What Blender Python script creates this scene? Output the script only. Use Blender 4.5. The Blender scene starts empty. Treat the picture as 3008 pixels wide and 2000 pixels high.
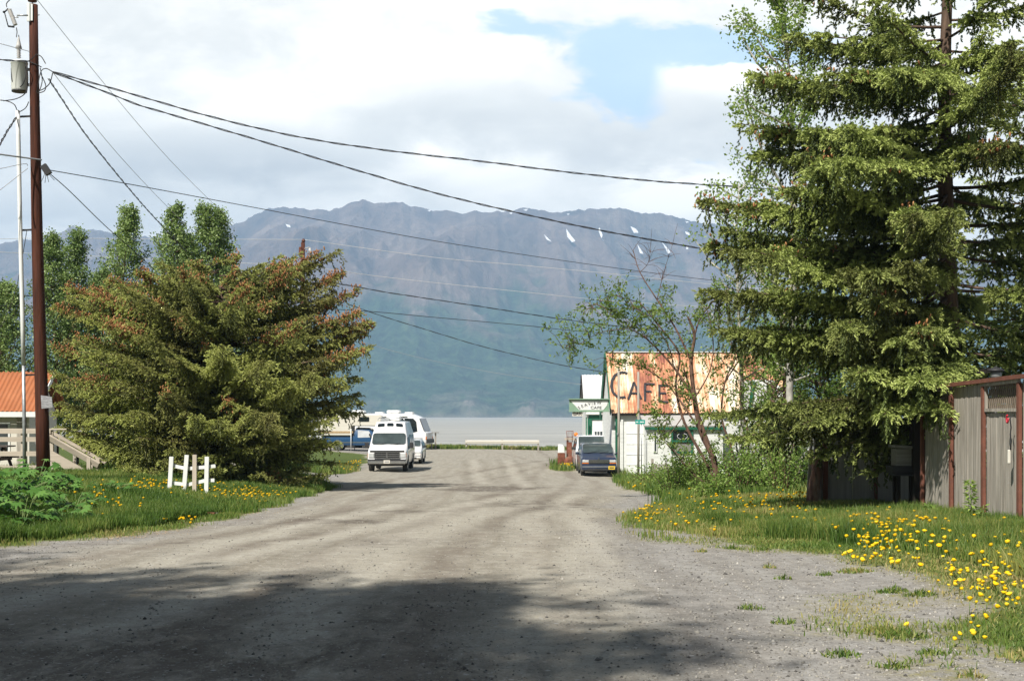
import bpy, math, random
import numpy as np
from mathutils import Vector, Matrix

# ------------------------------------------------------------------ basics
F, HY, CX, ZC = 3900.0, 1216.0, 1504.0, 1.65      # focal length in photo pixels, horizon row, centre column, eye height
random.seed(7)
RNG = np.random.default_rng(7)
C = bpy.context.scene.collection
R = math.radians

def P(px, py, Y):
    return Vector(((px - CX) / F * Y, Y, ZC - (py - HY) / F * Y))

# ------------------------------------------------------------------ noise (numpy)
def _hash(ix, iy, seed):
    h = (ix * 374761393 + iy * 668265263 + seed * 974634777) & 0xFFFFFFFF
    h = ((h ^ (h >> 13)) * 1274126177) & 0xFFFFFFFF
    return ((h ^ (h >> 16)) & 0xFFFF) / 65535.0

def vnoise(x, y, seed=0):
    x = np.asarray(x, float); y = np.asarray(y, float)
    ix = np.floor(x).astype(np.int64); iy = np.floor(y).astype(np.int64)
    fx = x - ix; fy = y - iy
    fx = fx * fx * (3 - 2 * fx); fy = fy * fy * (3 - 2 * fy)
    a = _hash(ix, iy, seed); b = _hash(ix + 1, iy, seed); c = _hash(ix, iy + 1, seed); d = _hash(ix + 1, iy + 1, seed)
    return (a * (1 - fx) + b * fx) * (1 - fy) + (c * (1 - fx) + d * fx) * fy

def fbm(x, y, seed=0, octv=5, gain=.5):
    t = 0; a = 1; n = 0
    for o in range(octv):
        t = t + a * vnoise(x * 2 ** o, y * 2 ** o, seed + o); n += a; a *= gain
    return t / n

def ridged(x, y, seed=0, octv=5, gain=.5):
    t = 0; a = 1; n = 0
    for o in range(octv):
        v = 1 - np.abs(2 * vnoise(x * 2 ** o, y * 2 ** o, seed + o) - 1)
        t = t + a * v * v; n += a; a *= gain
    return t / n

def sstep(a, b, x):
    t = np.clip((np.asarray(x, float) - a) / (b - a), 0, 1)
    return t * t * (3 - 2 * t)

# ------------------------------------------------------------------ ground height
def road_z(y):
    y = np.asarray(y, float)
    return np.interp(y, [-100, 12, 16, 66, 118, 134, 200, 400], [0.1, 0.0, -.06, -1.41, -1.45, -7.6, -8.5, -12])

def ground_z(x, y):
    x = np.asarray(x, float); y = np.asarray(y, float)
    z = road_z(y) - .019 * np.clip(x, -14, 12) * sstep(30, 60, y) * (1 - sstep(119, 130, y))
    bank_l = .42 * sstep(0, 6, -5.5 - x) * (1 - sstep(44, 52, y))
    bank_r = .14 * sstep(0, 2.5, x - 3.2) * (1 - sstep(50, 60, y))
    crown = -.10 * sstep(1.5, 6, np.abs(x + 1)) * (1 - sstep(60, 80, y)) * 0
    bumps = (fbm(x * .35, y * .35, 3, 3) - .5) * .10 * (1 - sstep(119, 125, y)) + (fbm(x * 1.7, y * 1.7, 31, 3) - .5) * .03
    return z + bank_l + bank_r + crown + bumps

def gz(x, y):
    return float(ground_z(x, y))

def GP(px, py):
    Y = 30.0
    for _ in range(34):
        X = (px - CX) / F * Y
        Y2 = (ZC - gz(X, Y)) * F / (py - HY)
        Y = .5 * Y + .5 * min(Y2, 400)
    X = (px - CX) / F * Y
    return Vector((X, Y, gz(X, Y)))

# ------------------------------------------------------------------ objects
def thing(name, label, cat, loc=(0, 0, 0), rotz=0, group=None):
    o = bpy.data.objects.new(name, None); C.objects.link(o)
    o.empty_display_size = .2
    o.location = loc; o.rotation_euler = (0, 0, rotz)
    o['label'] = label; o['category'] = cat
    if group: o['group'] = group
    return o

def tag(o, label, cat, group=None, kind=None):
    o['label'] = label; o['category'] = cat
    if group: o['group'] = group
    if kind: o['kind'] = kind
    return o

def link_mesh(name, me, mats, parent=None, loc=None):
    for m in (mats if isinstance(mats, (list, tuple)) else [mats]): me.materials.append(m)
    o = bpy.data.objects.new(name, me); C.objects.link(o)
    if parent is not None: o.parent = parent
    if loc is not None: o.location = loc
    return o

def np_mesh(name, V, Fc, mats, parent=None, attrs=None, smooth=False, origin=None, mi=None):
    """big mesh from arrays; every face has the same number of corners. V in world coordinates; origin becomes the object's location"""
    V = np.asarray(V, np.float32); Fc = np.asarray(Fc, np.int32)
    if origin is None: origin = parent.location if parent is not None else (0, 0, 0)
    V = V - np.asarray(origin, np.float32)
    me = bpy.data.meshes.new(name); k = Fc.shape[1]
    me.vertices.add(len(V)); me.vertices.foreach_set('co', V.ravel())
    me.loops.add(Fc.size); me.loops.foreach_set('vertex_index', Fc.ravel())
    me.polygons.add(len(Fc))
    me.polygons.foreach_set('loop_start', np.arange(0, Fc.size, k, dtype=np.int32))
    me.polygons.foreach_set('loop_total', np.full(len(Fc), k, np.int32))
    if smooth: me.polygons.foreach_set('use_smooth', np.ones(len(Fc), bool))
    if mi is not None: me.polygons.foreach_set('material_index', np.asarray(mi, np.int32))
    for an, av in (attrs or {}).items():
        a = me.attributes.new(an, 'FLOAT', 'POINT'); a.data.foreach_set('value', np.asarray(av, np.float32))
    me.update(calc_edges=True); me.validate()
    o = link_mesh(name, me, mats, parent)
    if parent is None: o.location = origin
    return o

class MB:
    def __init__(s): s.v = []; s.f = []; s.m = []; s.sm = []
    def add(s, vs, fs, mi=0, smooth=False):
        b = len(s.v); s.v += [Vector(v) for v in vs]
        for f in fs: s.f.append([b + i for i in f]); s.m.append(mi); s.sm.append(smooth)
        return s
    def box(s, c, d, rz=0, mi=0, M=None):
        c = Vector(c); hx, hy, hz = d[0] / 2, d[1] / 2, d[2] / 2
        M = M or Matrix.Rotation(rz, 3, 'Z')
        vs = [c + M @ Vector((sx * hx, sy * hy, sz * hz)) for sz in (-1, 1) for sy in (-1, 1) for sx in (-1, 1)]
        return s.add(vs, [(0, 2, 3, 1), (4, 5, 7, 6), (0, 1, 5, 4), (2, 6, 7, 3), (0, 4, 6, 2), (1, 3, 7, 5)], mi)
    def beam(s, p0, p1, w, h, mi=0, up=(0, 0, 1)):
        p0 = Vector(p0); p1 = Vector(p1); d = (p1 - p0).normalized(); u = Vector(up)
        sx = d.cross(u)
        if sx.length < 1e-4: sx = d.cross(Vector((0, 1, 0)))
        sx.normalize(); uz = sx.cross(d).normalized()
        vs = [p + sx * a * w / 2 + uz * b * h / 2 for p in (p0, p1) for a, b in ((-1, -1), (1, -1), (1, 1), (-1, 1))]
        return s.add(vs, [(0, 1, 2, 3), (7, 6, 5, 4), (0, 4, 5, 1), (1, 5, 6, 2), (2, 6, 7, 3), (3, 7, 4, 0)], mi)
    def tube(s, pts, rad, n=8, mi=0, cap=True):
        pts = [Vector(p) for p in pts]; k = len(pts)
        rr = rad if isinstance(rad, (list, tuple)) else [rad] * k
        vs = []; fs = []
        ref = Vector((0, 0, 1)); d0 = (pts[1] - pts[0]).normalized()
        if abs(d0.dot(ref)) > .9: ref = Vector((1, 0, 0))
        for i, p in enumerate(pts):
            d = (pts[min(i + 1, k - 1)] - pts[max(i - 1, 0)]).normalized()
            a = (ref - d * d.dot(ref))
            a.normalize(); b = d.cross(a); ref = a
            for j in range(n):
                t = 2 * math.pi * j / n
                vs.append(p + (a * math.cos(t) + b * math.sin(t)) * rr[i])
        for i in range(k - 1):
            for j in range(n):
                fs.append((i * n + j, i * n + (j + 1) % n, (i + 1) * n + (j + 1) % n, (i + 1) * n + j))
        s.add(vs, fs, mi, True)
        if cap:
            b = len(s.v) - len(vs)
            s.f.append([b + j for j in range(n)][::-1]); s.m.append(mi); s.sm.append(False)
            s.f.append([b + (k - 1) * n + j for j in range(n)]); s.m.append(mi); s.sm.append(False)
        return s
    def lathe(s, prof, o=(0, 0, 0), axis=(0, 0, 1), n=20, mi=0, smooth=True):
        o = Vector(o); ax = Vector(axis).normalized()
        q = Vector((0, 0, 1)).rotation_difference(ax).to_matrix()
        vs = []; fs = []
        for r, z in prof:
            for j in range(n):
                t = 2 * math.pi * j / n
                vs.append(o + q @ Vector((r * math.cos(t), r * math.sin(t), z)))
        for i in range(len(prof) - 1):
            for j in range(n):
                fs.append((i * n + j, i * n + (j + 1) % n, (i + 1) * n + (j + 1) % n, (i + 1) * n + j))
        s.add(vs, fs, mi, smooth)
        b = len(s.v) - len(vs)
        if prof[0][0] > 1e-4: s.f.append([b + j for j in range(n)][::-1]); s.m.append(mi); s.sm.append(False)
        if prof[-1][0] > 1e-4: s.f.append([b + (len(prof) - 1) * n + j for j in range(n)]); s.m.append(mi); s.sm.append(False)
        return s
    def prism(s, poly, o, ux, uy, depth, mi=0):
        """polygon (2-D) on the plane o + a*ux + b*uy, extruded by the vector depth"""
        o = Vector(o); ux = Vector(ux); uy = Vector(uy); dp = Vector(depth); k = len(poly)
        vs = [o + ux * a + uy * b for a, b in poly] + [o + ux * a + uy * b + dp for a, b in poly]
        fs = [list(range(k))[::-1], [k + i for i in range(k)]] + [(i, (i + 1) % k, k + (i + 1) % k, k + i) for i in range(k)]
        return s.add(vs, fs, mi)
    def build(s, name, mats, parent=None, world=False, bevel=0, fix=True):
        if world and parent is not None:
            M = Matrix.Translation(parent.location) @ Matrix.Rotation(parent.rotation_euler.z, 4, 'Z')
            Mi = M.inverted(); vs = [Mi @ v for v in s.v]
        else: vs = s.v
        me = bpy.data.meshes.new(name)
        me.from_pydata([tuple(v) for v in vs], [], s.f)
        for p, m, sm in zip(me.polygons, s.m, s.sm): p.material_index = m; p.use_smooth = sm
        me.update()
        if fix:
            import bmesh
            bm = bmesh.new(); bm.from_mesh(me); bmesh.ops.recalc_face_normals(bm, faces=bm.faces); bm.to_mesh(me); bm.free()
        o = link_mesh(name, me, mats, parent)
        if bevel:
            b = o.modifiers.new('bevel', 'BEVEL'); b.width = bevel; b.segments = 1; b.limit_method = 'ANGLE'
        return o

# ------------------------------------------------------------------ materials
class NT:
    def __init__(s, tree): s.t = tree; s.n = tree.nodes; s.l = tree.links
    def new(s, typ, **kw):
        n = s.n.new(typ)
        for k, v in kw.items(): setattr(n, k, v)
        return n
    def put(s, sock, v):
        if isinstance(v, bpy.types.NodeSocket): s.l.new(v, sock)
        elif v is not None:
            if sock.type == 'RGBA' and len(v) == 3: v = (*v, 1)
            sock.default_value = v
    def math(s, op, a, b=None, c=None, clamp=False):
        n = s.new('ShaderNodeMath', operation=op, use_clamp=clamp)
        s.put(n.inputs[0], a)
        if b is not None: s.put(n.inputs[1], b)
        if c is not None: s.put(n.inputs[2], c)
        return n.outputs[0]
    def mix(s, f, a, b, blend='MIX'):
        n = s.new('ShaderNodeMix', data_type='RGBA', blend_type=blend)
        s.put(n.inputs[0], f); s.put(n.inputs[6], a); s.put(n.inputs[7], b)
        return n.outputs[2]
    def noise(s, vec, scale, detail=4, rough=.55, dist=0, dim='3D'):
        n = s.new('ShaderNodeTexNoise', noise_dimensions=dim)
        if vec is not None: s.l.new(vec, n.inputs['Vector'])
        n.inputs['Scale'].default_value = scale; n.inputs['Detail'].default_value = detail
        n.inputs['Roughness'].default_value = rough; n.inputs['Distortion'].default_value = dist
        return n.outputs['Fac']
    def voro(s, vec, scale, feat='F1', out='Distance', rnd=1.0):
        n = s.new('ShaderNodeTexVoronoi', feature=feat)
        if vec is not None: s.l.new(vec, n.inputs['Vector'])
        n.inputs['Scale'].default_value = scale; n.inputs['Randomness'].default_value = rnd
        return n.outputs[out]
    def ramp(s, f, stops, interp='LINEAR'):
        n = s.new('ShaderNodeValToRGB'); r = n.color_ramp; r.interpolation = interp
        while len(r.elements) < len(stops): r.elements.new(.5)
        for e, (p, c) in zip(r.elements, stops):
            e.position = p; e.color = (*c, 1) if len(c) == 3 else c
        s.put(n.inputs[0], f)
        return n.outputs[0]
    def rng(s, f, a, b, c=0., d=1., smooth=False):
        n = s.new('ShaderNodeMapRange', interpolation_type='SMOOTHSTEP' if smooth else 'LINEAR')
        s.put(n.inputs[0], f)
        for i, v in zip((1, 2, 3, 4), (a, b, c, d)): n.inputs[i].default_value = v
        return n.outputs[0]
    def obj(s): return s.new('ShaderNodeTexCoord').outputs['Object']
    def mapping(s, vec, scale=(1, 1, 1), loc=(0, 0, 0), rot=(0, 0, 0)):
        n = s.new('ShaderNodeMapping'); s.l.new(vec, n.inputs[0])
        n.inputs['Scale'].default_value = scale; n.inputs['Location'].default_value = loc; n.inputs['Rotation'].default_value = rot
        return n.outputs[0]
    def attr(s, name): return s.new('ShaderNodeAttribute', attribute_name=name).outputs['Fac']
    def bump(s, h, strength=.4, dist=.02):
        n = s.new('ShaderNodeBump'); s.put(n.inputs['Height'], h)
        n.inputs['Strength'].default_value = strength; n.inputs['Distance'].default_value = dist
        return n.outputs[0]

def new_mat(name):
    m = bpy.data.materials.new(name); m.use_nodes = True
    nt = NT(m.node_tree); b = m.node_tree.nodes['Principled BSDF']
    return m, nt, b

def spec(b, v): b.inputs['Specular IOR Level'].default_value = v

def mat(name, col, rough=.6, metal=0., var=.12, vscale=3., stretch=(1, 1, 1), dirt=None, dirt_amt=.4, bump=0, bscale=40., spc=.4, coat=0):
    m, nt, b = new_mat(name)
    o = nt.mapping(nt.obj(), stretch)
    f = nt.noise(o, vscale, 6, .62)
    lo = tuple(max(0, c * (1 - 1.8 * var)) for c in col); hi = tuple(min(1, c * (1 + 1.8 * var)) for c in col)
    c = nt.ramp(f, [(.25, lo), (.75, hi)])
    if dirt:
        g = nt.rng(nt.noise(o, vscale * .6, 7, .7), .48, .68, 0, dirt_amt)
        c = nt.mix(g, c, dirt)
    nt.put(b.inputs['Base Color'], c)
    b.inputs['Roughness'].default_value = rough; b.inputs['Metallic'].default_value = metal; spec(b, spc)
    if coat: b.inputs['Coat Weight'].default_value = coat; b.inputs['Coat Roughness'].default_value = .08
    if bump:
        nt.put(b.inputs['Normal'], nt.bump(nt.noise(o, bscale, 4), bump, .01))
    return m

def wood(name, col, dark, rough=.8, axis='Z', scale=1., amt=.9):
    m, nt, b = new_mat(name)
    st = {'Z': (14, 14, .7), 'X': (.7, 14, 14), 'Y': (14, .7, 14)}[axis]
    o = nt.mapping(nt.obj(), tuple(v * scale for v in st))
    f = nt.noise(o, 1.6, 6, .65)
    g = nt.noise(nt.obj(), 1.1, 5, .6)
    c = nt.ramp(f, [(.3, dark), (.62, col), (.8, tuple(min(1, v * 1.25) for v in col))])
    c = nt.mix(nt.rng(g, .35, .7, 0, .5), c, tuple(v * .72 for v in col))
    nt.put(b.inputs['Base Color'], c); b.inputs['Roughness'].default_value = rough; spec(b, .2)
    nt.put(b.inputs['Normal'], nt.bump(f, .5, .006))
    return m

def leaf_mat(name, stops, transl=.3, rough=.5, attr='tint'):
    m, nt, b = new_mat(name)
    c = nt.ramp(nt.attr(attr), stops)
    nt.put(b.inputs['Base Color'], c); b.inputs['Roughness'].default_value = rough; spec(b, .25)
    if transl:
        tr = nt.new('ShaderNodeBsdfTranslucent'); nt.put(tr.inputs['Color'], nt.mix(1, c, (1.25, 1.35, .75), 'MULTIPLY'))
        mx = nt.new('ShaderNodeMixShader'); mx.inputs[0].default_value = transl
        nt.l.new(b.outputs[0], mx.inputs[1]); nt.l.new(tr.outputs[0], mx.inputs[2])
        nt.l.new(mx.outputs[0], m.node_tree.nodes['Material Output'].inputs['Surface'])
    return m

M = {}
M['white'] = mat('white_paint', (.78, .79, .77), .5, var=.04, dirt=(.5, .5, .47), dirt_amt=.22)
M['white_old'] = mat('old_white_boards', (.72, .73, .70), .65, var=.06, vscale=2, stretch=(.4, 1, 4), dirt=(.45, .45, .42), dirt_amt=.3)
M['van_white'] = mat('white_car_paint', (.80, .80, .80), .25, var=.02, spc=.5, coat=.6, dirt=(.55, .53, .5), dirt_amt=.15)
M['cream'] = mat('cream_siding', (.66, .63, .55), .6, var=.05, stretch=(.3, .3, 5), vscale=3)
M['green'] = mat('dark_green_trim', (.015, .11, .06), .5, var=.15)
M['lightgreen'] = mat('faded_green_paint', (.22, .34, .235), .6, var=.1)
M['blue_paint'] = mat('navy_car_paint', (.022, .032, .065), .28, var=.06, spc=.5, coat=.7, dirt=(.10, .10, .11), dirt_amt=.25)
M['truck_blue'] = mat('blue_truck_paint', (.022, .075, .17), .3, var=.05, coat=.5)
M['glass'] = mat('dark_car_glass', (.012, .018, .02), .06, var=.1, spc=.8)
M['windshield'] = mat('greenish_windshield_glass', (.050, .066, .066), .04, var=.3, vscale=1.2, spc=.6)
M['glass_grey'] = mat('window_glass', (.05, .06, .065), .08, var=.2, spc=.7)
M['curtain'] = mat('grey_curtain', (.22, .21, .19), .7, var=.12, stretch=(12, 1, 1))
M['chrome'] = mat('dull_chrome', (.55, .56, .57), .25, .9, var=.06)
M['dark_plastic'] = mat('dark_plastic', (.03, .03, .032), .55, var=.15)
M['rubber'] = mat('tyre_rubber', (.035, .034, .032), .85, var=.2, dirt=(.12, .11, .1))
M['lamp_clear'] = mat('headlight_lens', (.62, .64, .64), .12, .2, var=.08, spc=.8)
M['amber'] = mat('amber_lens', (.75, .20, .02), .2, var=.1)
M['grey_metal'] = mat('grey_metal', (.36, .37, .38), .5, .4, var=.1)
M['galv'] = mat('galvanised_steel', (.42, .44, .45), .45, .6, var=.15, vscale=8)
M['transf'] = mat('transformer_grey', (.74, .76, .72), .45, 0, var=.04)
M['black'] = mat('black_rubber_cable', (.025, .025, .027), .6, var=.1)
M['wire_grey'] = mat('aluminium_wire', (.42, .42, .43), .5, .3, var=.08)
M['wire_light'] = mat('bright_wire', (.70, .71, .72), .5, .1, var=.05)
M['porcelain'] = mat('grey_porcelain', (.45, .44, .42), .3, var=.1)
M['brown_porc'] = mat('brown_porcelain', (.10, .035, .02), .3, var=.15)
M['pole'] = wood('creosote_pole_wood', (.105, .036, .020), (.018, .009, .007), .8, 'Z', .8)
M['grey_wood'] = wood('weathered_grey_boards', (.45, .41, .35), (.17, .155, .13), .85, 'Z')
M['grey_wood_x'] = wood('weathered_grey_rail', (.34, .33, .31), (.18, .17, .16), .85, 'X')
M['ply'] = wood('weathered_plywood', (.46, .44, .40), (.26, .24, .21), .85, 'Z', .45)
M['dark_wood'] = wood('dark_stained_wood', (.03, .024, .02), (.012, .01, .009), .8, 'Z')
M['rust_paint'] = mat('rust_red_trim', (.17, .066, .042), .8, var=.18, vscale=6)
M['deck'] = wood('bleached_deck_lumber', (.56, .49, .40), (.40, .34, .27), .8, 'X', .5)
M['deck_z'] = wood('bleached_deck_posts', (.56, .49, .40), (.42, .36, .29), .8, 'Z', .5)
M['table_wood'] = wood('dark_picnic_table', (.12, .10, .09), (.05, .045, .04), .8, 'X')
M['rust'] = mat('rusty_iron', (.17, .055, .03), .85, var=.4, vscale=5, dirt=(.32, .22, .16), dirt_amt=.4, bump=.4)
M['bark'] = mat('brown_bark', (.10, .065, .045), .9, var=.4, vscale=4, stretch=(4, 4, .7), bump=.7, bscale=12)
M['bark_red'] = mat('reddish_willow_bark', (.13, .075, .052), .85, var=.35, vscale=4, stretch=(4, 4, .7), bump=.5, bscale=14)
M['bark_pale'] = mat('pale_birch_bark', (.42, .40, .36), .85, var=.35, vscale=5, stretch=(1, 1, .5), bump=.3)
M['stump'] = mat('torn_red_bark', (.20, .10, .07), .9, var=.55, vscale=5, stretch=(3, 3, .6), bump=1, bscale=9, dirt=(.45, .38, .32), dirt_amt=.7)
M['grey_twig'] = mat('bare_grey_twigs', (.30, .28, .26), .9, var=.2)
M['orange_roof'] = mat('orange_metal_roof', (.37, .13, .052), .5, var=.07, vscale=2, dirt=(.6, .35, .2), dirt_amt=.12)
M['white_metal'] = mat('white_metal_roof', (.74, .75, .75), .45, .1, var=.04)
M['grey_roof'] = mat('grey_roll_roofing', (.42, .41, .39), .9, var=.1, vscale=4)
M['ink'] = mat('black_lettering_paint', (.03, .03, .035), .7, var=.3, vscale=8)
M['sign_teal'] = mat('green_street_sign', (.0, .30, .24), .45, var=.05)
M['yellow_plate'] = mat('yellow_plate', (.75, .52, .06), .5, var=.12, vscale=20)
M['grey_sign'] = mat('faded_grey_sign', (.30, .30, .31), .7, var=.3, vscale=12, stretch=(1, 1, 4))
M['lat'] = wood('brown_lattice_wood', (.20, .165, .125), (.09, .07, .05), .85, 'Z')
M['red'] = mat('red_plastic', (.5, .03, .05), .4, var=.1)
M['straw'] = mat('dry_straw', (.42, .30, .17), .9, var=.25, vscale=14)
# ------------------------------------------------------------------ camera, sun, sky
scn = bpy.context.scene
cam = bpy.data.cameras.new('camera'); co = bpy.data.objects.new('camera', cam); C.objects.link(co)
co.location = (0, 0, ZC); co.rotation_euler = (R(90), 0, 0)
cam.sensor_width = 36; cam.lens = F / 3008 * 36; cam.shift_y = (HY - 1000) / 3008
cam.clip_start = .1; cam.clip_end = 30000
scn.camera = co

SUN_EL, SUN_AZ = 49.0, 30.0       # sun behind the viewer and to the left
to_sun = Vector((-math.sin(R(SUN_AZ)) * math.cos(R(SUN_EL)), -math.cos(R(SUN_AZ)) * math.cos(R(SUN_EL)), math.sin(R(SUN_EL))))
sun = bpy.data.lights.new('sun', 'SUN'); so = bpy.data.objects.new('sun', sun); C.objects.link(so)
sun.energy = 5.0; sun.angle = R(.8); sun.color = (1, .955, .88)
so.rotation_euler = (-to_sun).to_track_quat('-Z', 'Y').to_euler(); so.location = (-20, -30, 60)

w = bpy.data.worlds.new('World'); scn.world = w; w.use_nodes = True
nt = NT(w.node_tree); bg = nt.n['Background']
sky = nt.new('ShaderNodeTexSky', sky_type='NISHITA'); sky.sun_disc = False
sky.sun_elevation = R(SUN_EL); sky.sun_rotation = math.atan2(to_sun.x, to_sun.y)
sky.air_density = 1.0; sky.dust_density = 1.2; sky.ozone_density = 1.5
d = nt.new('ShaderNodeTexCoord').outputs['Generated']
sep = nt.new('ShaderNodeSeparateXYZ'); nt.l.new(d, sep.inputs[0])
dx, dy, dz = sep.outputs
dyc = nt.math('MAXIMUM', dy, .25)
U = nt.math('ADD', nt.math('MULTIPLY', nt.math('DIVIDE', dx, dyc), 3.9), 1.504)      # cloud layout by heading and elevation
V = nt.math('ADD', nt.math('MULTIPLY', nt.math('DIVIDE', dz, dyc), -3.9), 1.216)
cv = nt.new('ShaderNodeCombineXYZ'); nt.put(cv.inputs[0], U); nt.put(cv.inputs[1], nt.math('MULTIPLY', V, 1.9))
uv = cv.outputs[0]
n_big = nt.noise(uv, 1.25, 7, .58, .6)
n_puff = nt.noise(nt.mapping(uv, loc=(3.1, 7.7, 1)), 3.4, 8, .6, .35)
n_edge = nt.noise(nt.mapping(uv, loc=(9.1, 2.7, 4)), 4.2, 7, .62, .5)
wob = nt.math('MULTIPLY', nt.math('SUBTRACT', n_edge, .5), .16)
Uw = nt.math('ADD', U, wob); Vw = nt.math('ADD', V, nt.math('MULTIPLY', nt.math('SUBTRACT', n_puff, .5), .20))
def blob(cx, cy, rx, ry, amp):
    a = nt.math('DIVIDE', nt.math('SUBTRACT', Uw, cx), rx); b = nt.math('DIVIDE', nt.math('SUBTRACT', Vw, cy), ry)
    q = nt.math('ADD', nt.math('MULTIPLY', a, a), nt.math('MULTIPLY', b, b))
    return nt.math('MULTIPLY', nt.math('EXPONENT', nt.math('MULTIPLY', q, -1)), amp)
def total(bl):
    t = None
    for q in bl:
        x = blob(*q); t = x if t is None else nt.math('ADD', t, x)
    return t
tone = total([(.45, .47, .50, .09, -.24), (.15, .62, .35, .06, -.18), (.95, .50, .28, .06, -.15), (1.35, .33, .35, .06, -.10),
              (2.05, .37, .36, .07, -.14), (1.75, .44, .25, .05, -.12), (.25, .10, .5, .12, -.06),
              (1.15, .17, .55, .10, .05), (2.05, .225, .22, .055, .16), (1.97, .57, .16, .06, .24), (1.35, .49, .24, .055, .20),
              (.75, .34, .35, .06, .10), (.30, .70, .30, .03, .10)])
bright = nt.math('ADD', nt.math('ADD', nt.math('MULTIPLY', nt.math('SUBTRACT', n_big, .5), .38), nt.math('MULTIPLY', nt.math('SUBTRACT', n_puff, .5), .42)),
                 nt.math('ADD', tone, .83))
bright = nt.math('MINIMUM', nt.math('MAXIMUM', bright, .5), 1.02)
ccol = nt.ramp(bright, [(.5, (.44, .46, .49)), (.76, (.66, .68, .70)), (.98, (1.0, 1.0, 1.0))])
blue_m = total([(1.88, .13, .32, .072, 1.0), (2.22, .14, .28, .065, 1.0), (1.82, .27, .14, .095, 1.0), (1.52, .075, .18, .04, .6),
                (2.09, .47, .05, .03, .45), (1.90, .36, .10, .04, .35), (2.25, .30, .06, .03, .4)])
blue_f = nt.rng(nt.math('ADD', blue_m, nt.math('MULTIPLY', nt.math('SUBTRACT', n_edge, .5), .9)), .30, .78, 0, .88, True)
front = nt.mix(blue_f, ccol, None)
# elsewhere: broken cloud with open blue sky
n_back = nt.noise(d, 2.3, 6, .55, .3)
cov = nt.rng(n_back, .50, .66, 0, .75, True)
isfront = nt.math('MULTIPLY', nt.rng(dy, .28, .55, 0, 1, True), nt.rng(dz, .33, .50, 1, 0, True))
K = 10.0                                               # cloud radiance in the sky texture's units (background strength 0.1)
cl_front = nt.mix(1, ccol, (K * 1.36, K * 1.28, K * 1.145), 'MULTIPLY')
cl_back = (K * .20, K * .20, K * .195)
skyc = nt.mix(1, sky.outputs[0], (.30, .285, .265), 'MULTIPLY')
skyf = nt.mix(.60, sky.outputs[0], (K * .72, K * .98, K * 1.30))
f_col = nt.mix(blue_f, cl_front, skyf)
b_col = nt.mix(cov, skyc, cl_back)
nt.put(bg.inputs['Color'], nt.mix(isfront, b_col, f_col)); bg.inputs['Strength'].default_value = .1
nt.n.remove(front.node)

scn.view_settings.view_transform = 'Standard'; scn.view_settings.look = 'None'; scn.view_settings.exposure = .47; scn.view_settings.gamma = 1
scn.cycles.use_denoising = True
scn.cycles.max_bounces = 6; scn.cycles.diffuse_bounces = 3; scn.cycles.glossy_bounces = 3; scn.cycles.transmission_bounces = 3
scn.cycles.volume_bounces = 1; scn.cycles.transparent_max_bounces = 6; scn.cycles.caustics_reflective = False; scn.cycles.caustics_refractive = False
scn.render.resolution_x = 1024; scn.render.resolution_y = 680

# ------------------------------------------------------------------ ground with road, gravel and turf
def world_poly(px): return np.array([tuple(GP(x, y))[:2] for x, y in px])
GL = world_poly([(-600, 1680), (0, 1612), (250, 1588), (420, 1562), (520, 1550), (640, 1529), (750, 1500), (870, 1468), (985, 1434), (950, 1414), (806, 1403), (500, 1395), (0, 1385), (-600, 1380)])
GL2 = world_poly([(700, 1375), (860, 1380), (970, 1396), (1045, 1385), (1082, 1357), (1086, 1336), (960, 1322), (700, 1320)])
GR = world_poly([(1787, 1404), (1869, 1440), (1950, 1462), (1925, 1486), (1880, 1512), (1870, 1530), (1895, 1550), (1990, 1562), (2100, 1588), (2260, 1606), (2389, 1632), (2568, 1672), (2680, 1705), (2760, 1752), (2850, 1845), (2930, 1888), (3050, 1930), (3500, 1990), (3600, 1500), (2900, 1420), (2400, 1400), (2000, 1378), (1830, 1368)])
GS = world_poly([(1818, 1525), (1873, 1580), (1932, 1632), (2010, 1668), (2261, 1640), (2420, 1680), (2380, 1790), (2350, 1880), (2600, 1990), (3050, 2060), (3400, 1990), (2800, 1700), (2300, 1560), (1900, 1530)])
GP3 = world_poly([(1620, 1382), (1690, 1384), (1700, 1360), (1640, 1352), (1618, 1366)])
GE = np.array([(-60, 119.5), (-8.5, 117.6), (-6.5, 114.5), (-3.5, 115.6), (0, 116.2), (4, 116.5), (60, 116.5), (60, 126), (-60, 126)])
def inside(poly, x, y):
    r = np.zeros(np.shape(x), bool); n = len(poly)
    for i in range(n):
        x0, y0 = poly[i]; x1, y1 = poly[(i + 1) % n]
        c = ((y0 > y) != (y1 > y)) & (x < (x1 - x0) * (y - y0) / (y1 - y0 + 1e-12) + x0)
        r ^= c
    return r
def pdist(poly, x, y):
    best = np.full(np.shape(x), 1e9)
    n = len(poly)
    for i in range(n):
        a = poly[i]; b = poly[(i + 1) % n]; ab = b - a; L = ab @ ab + 1e-12
        t = np.clip(((x - a[0]) * ab[0] + (y - a[1]) * ab[1]) / L, 0, 1)
        best = np.minimum(best, np.hypot(x - a[0] - t * ab[0], y - a[1] - t * ab[1]))
    return best
def sdf(poly, x, y): return np.where(inside(poly, x, y), 1, -1) * pdist(poly, x, y)
def grass_cover(x, y):
    g = np.zeros(np.shape(x))
    nz = (fbm(x * .8, y * .8, 55, 4) - .5)
    for pl, wd in ((GL, .35), (GL2, .5), (GR, .55), (GP3, .4), (GE, .6)):
        g = np.maximum(g, sstep(-wd * .6, wd, sdf(pl, x, y) + nz * 1.1))
    sp = sstep(-.4, .4, sdf(GS, x, y)) * sstep(.50, .66, fbm(x * .75 + 7, y * .75, 77, 4)) * .40
    far = sstep(14, 18, np.abs(x)) * (y > 20) * (y < 119)
    return np.maximum(np.maximum(g, sp), far)
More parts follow.
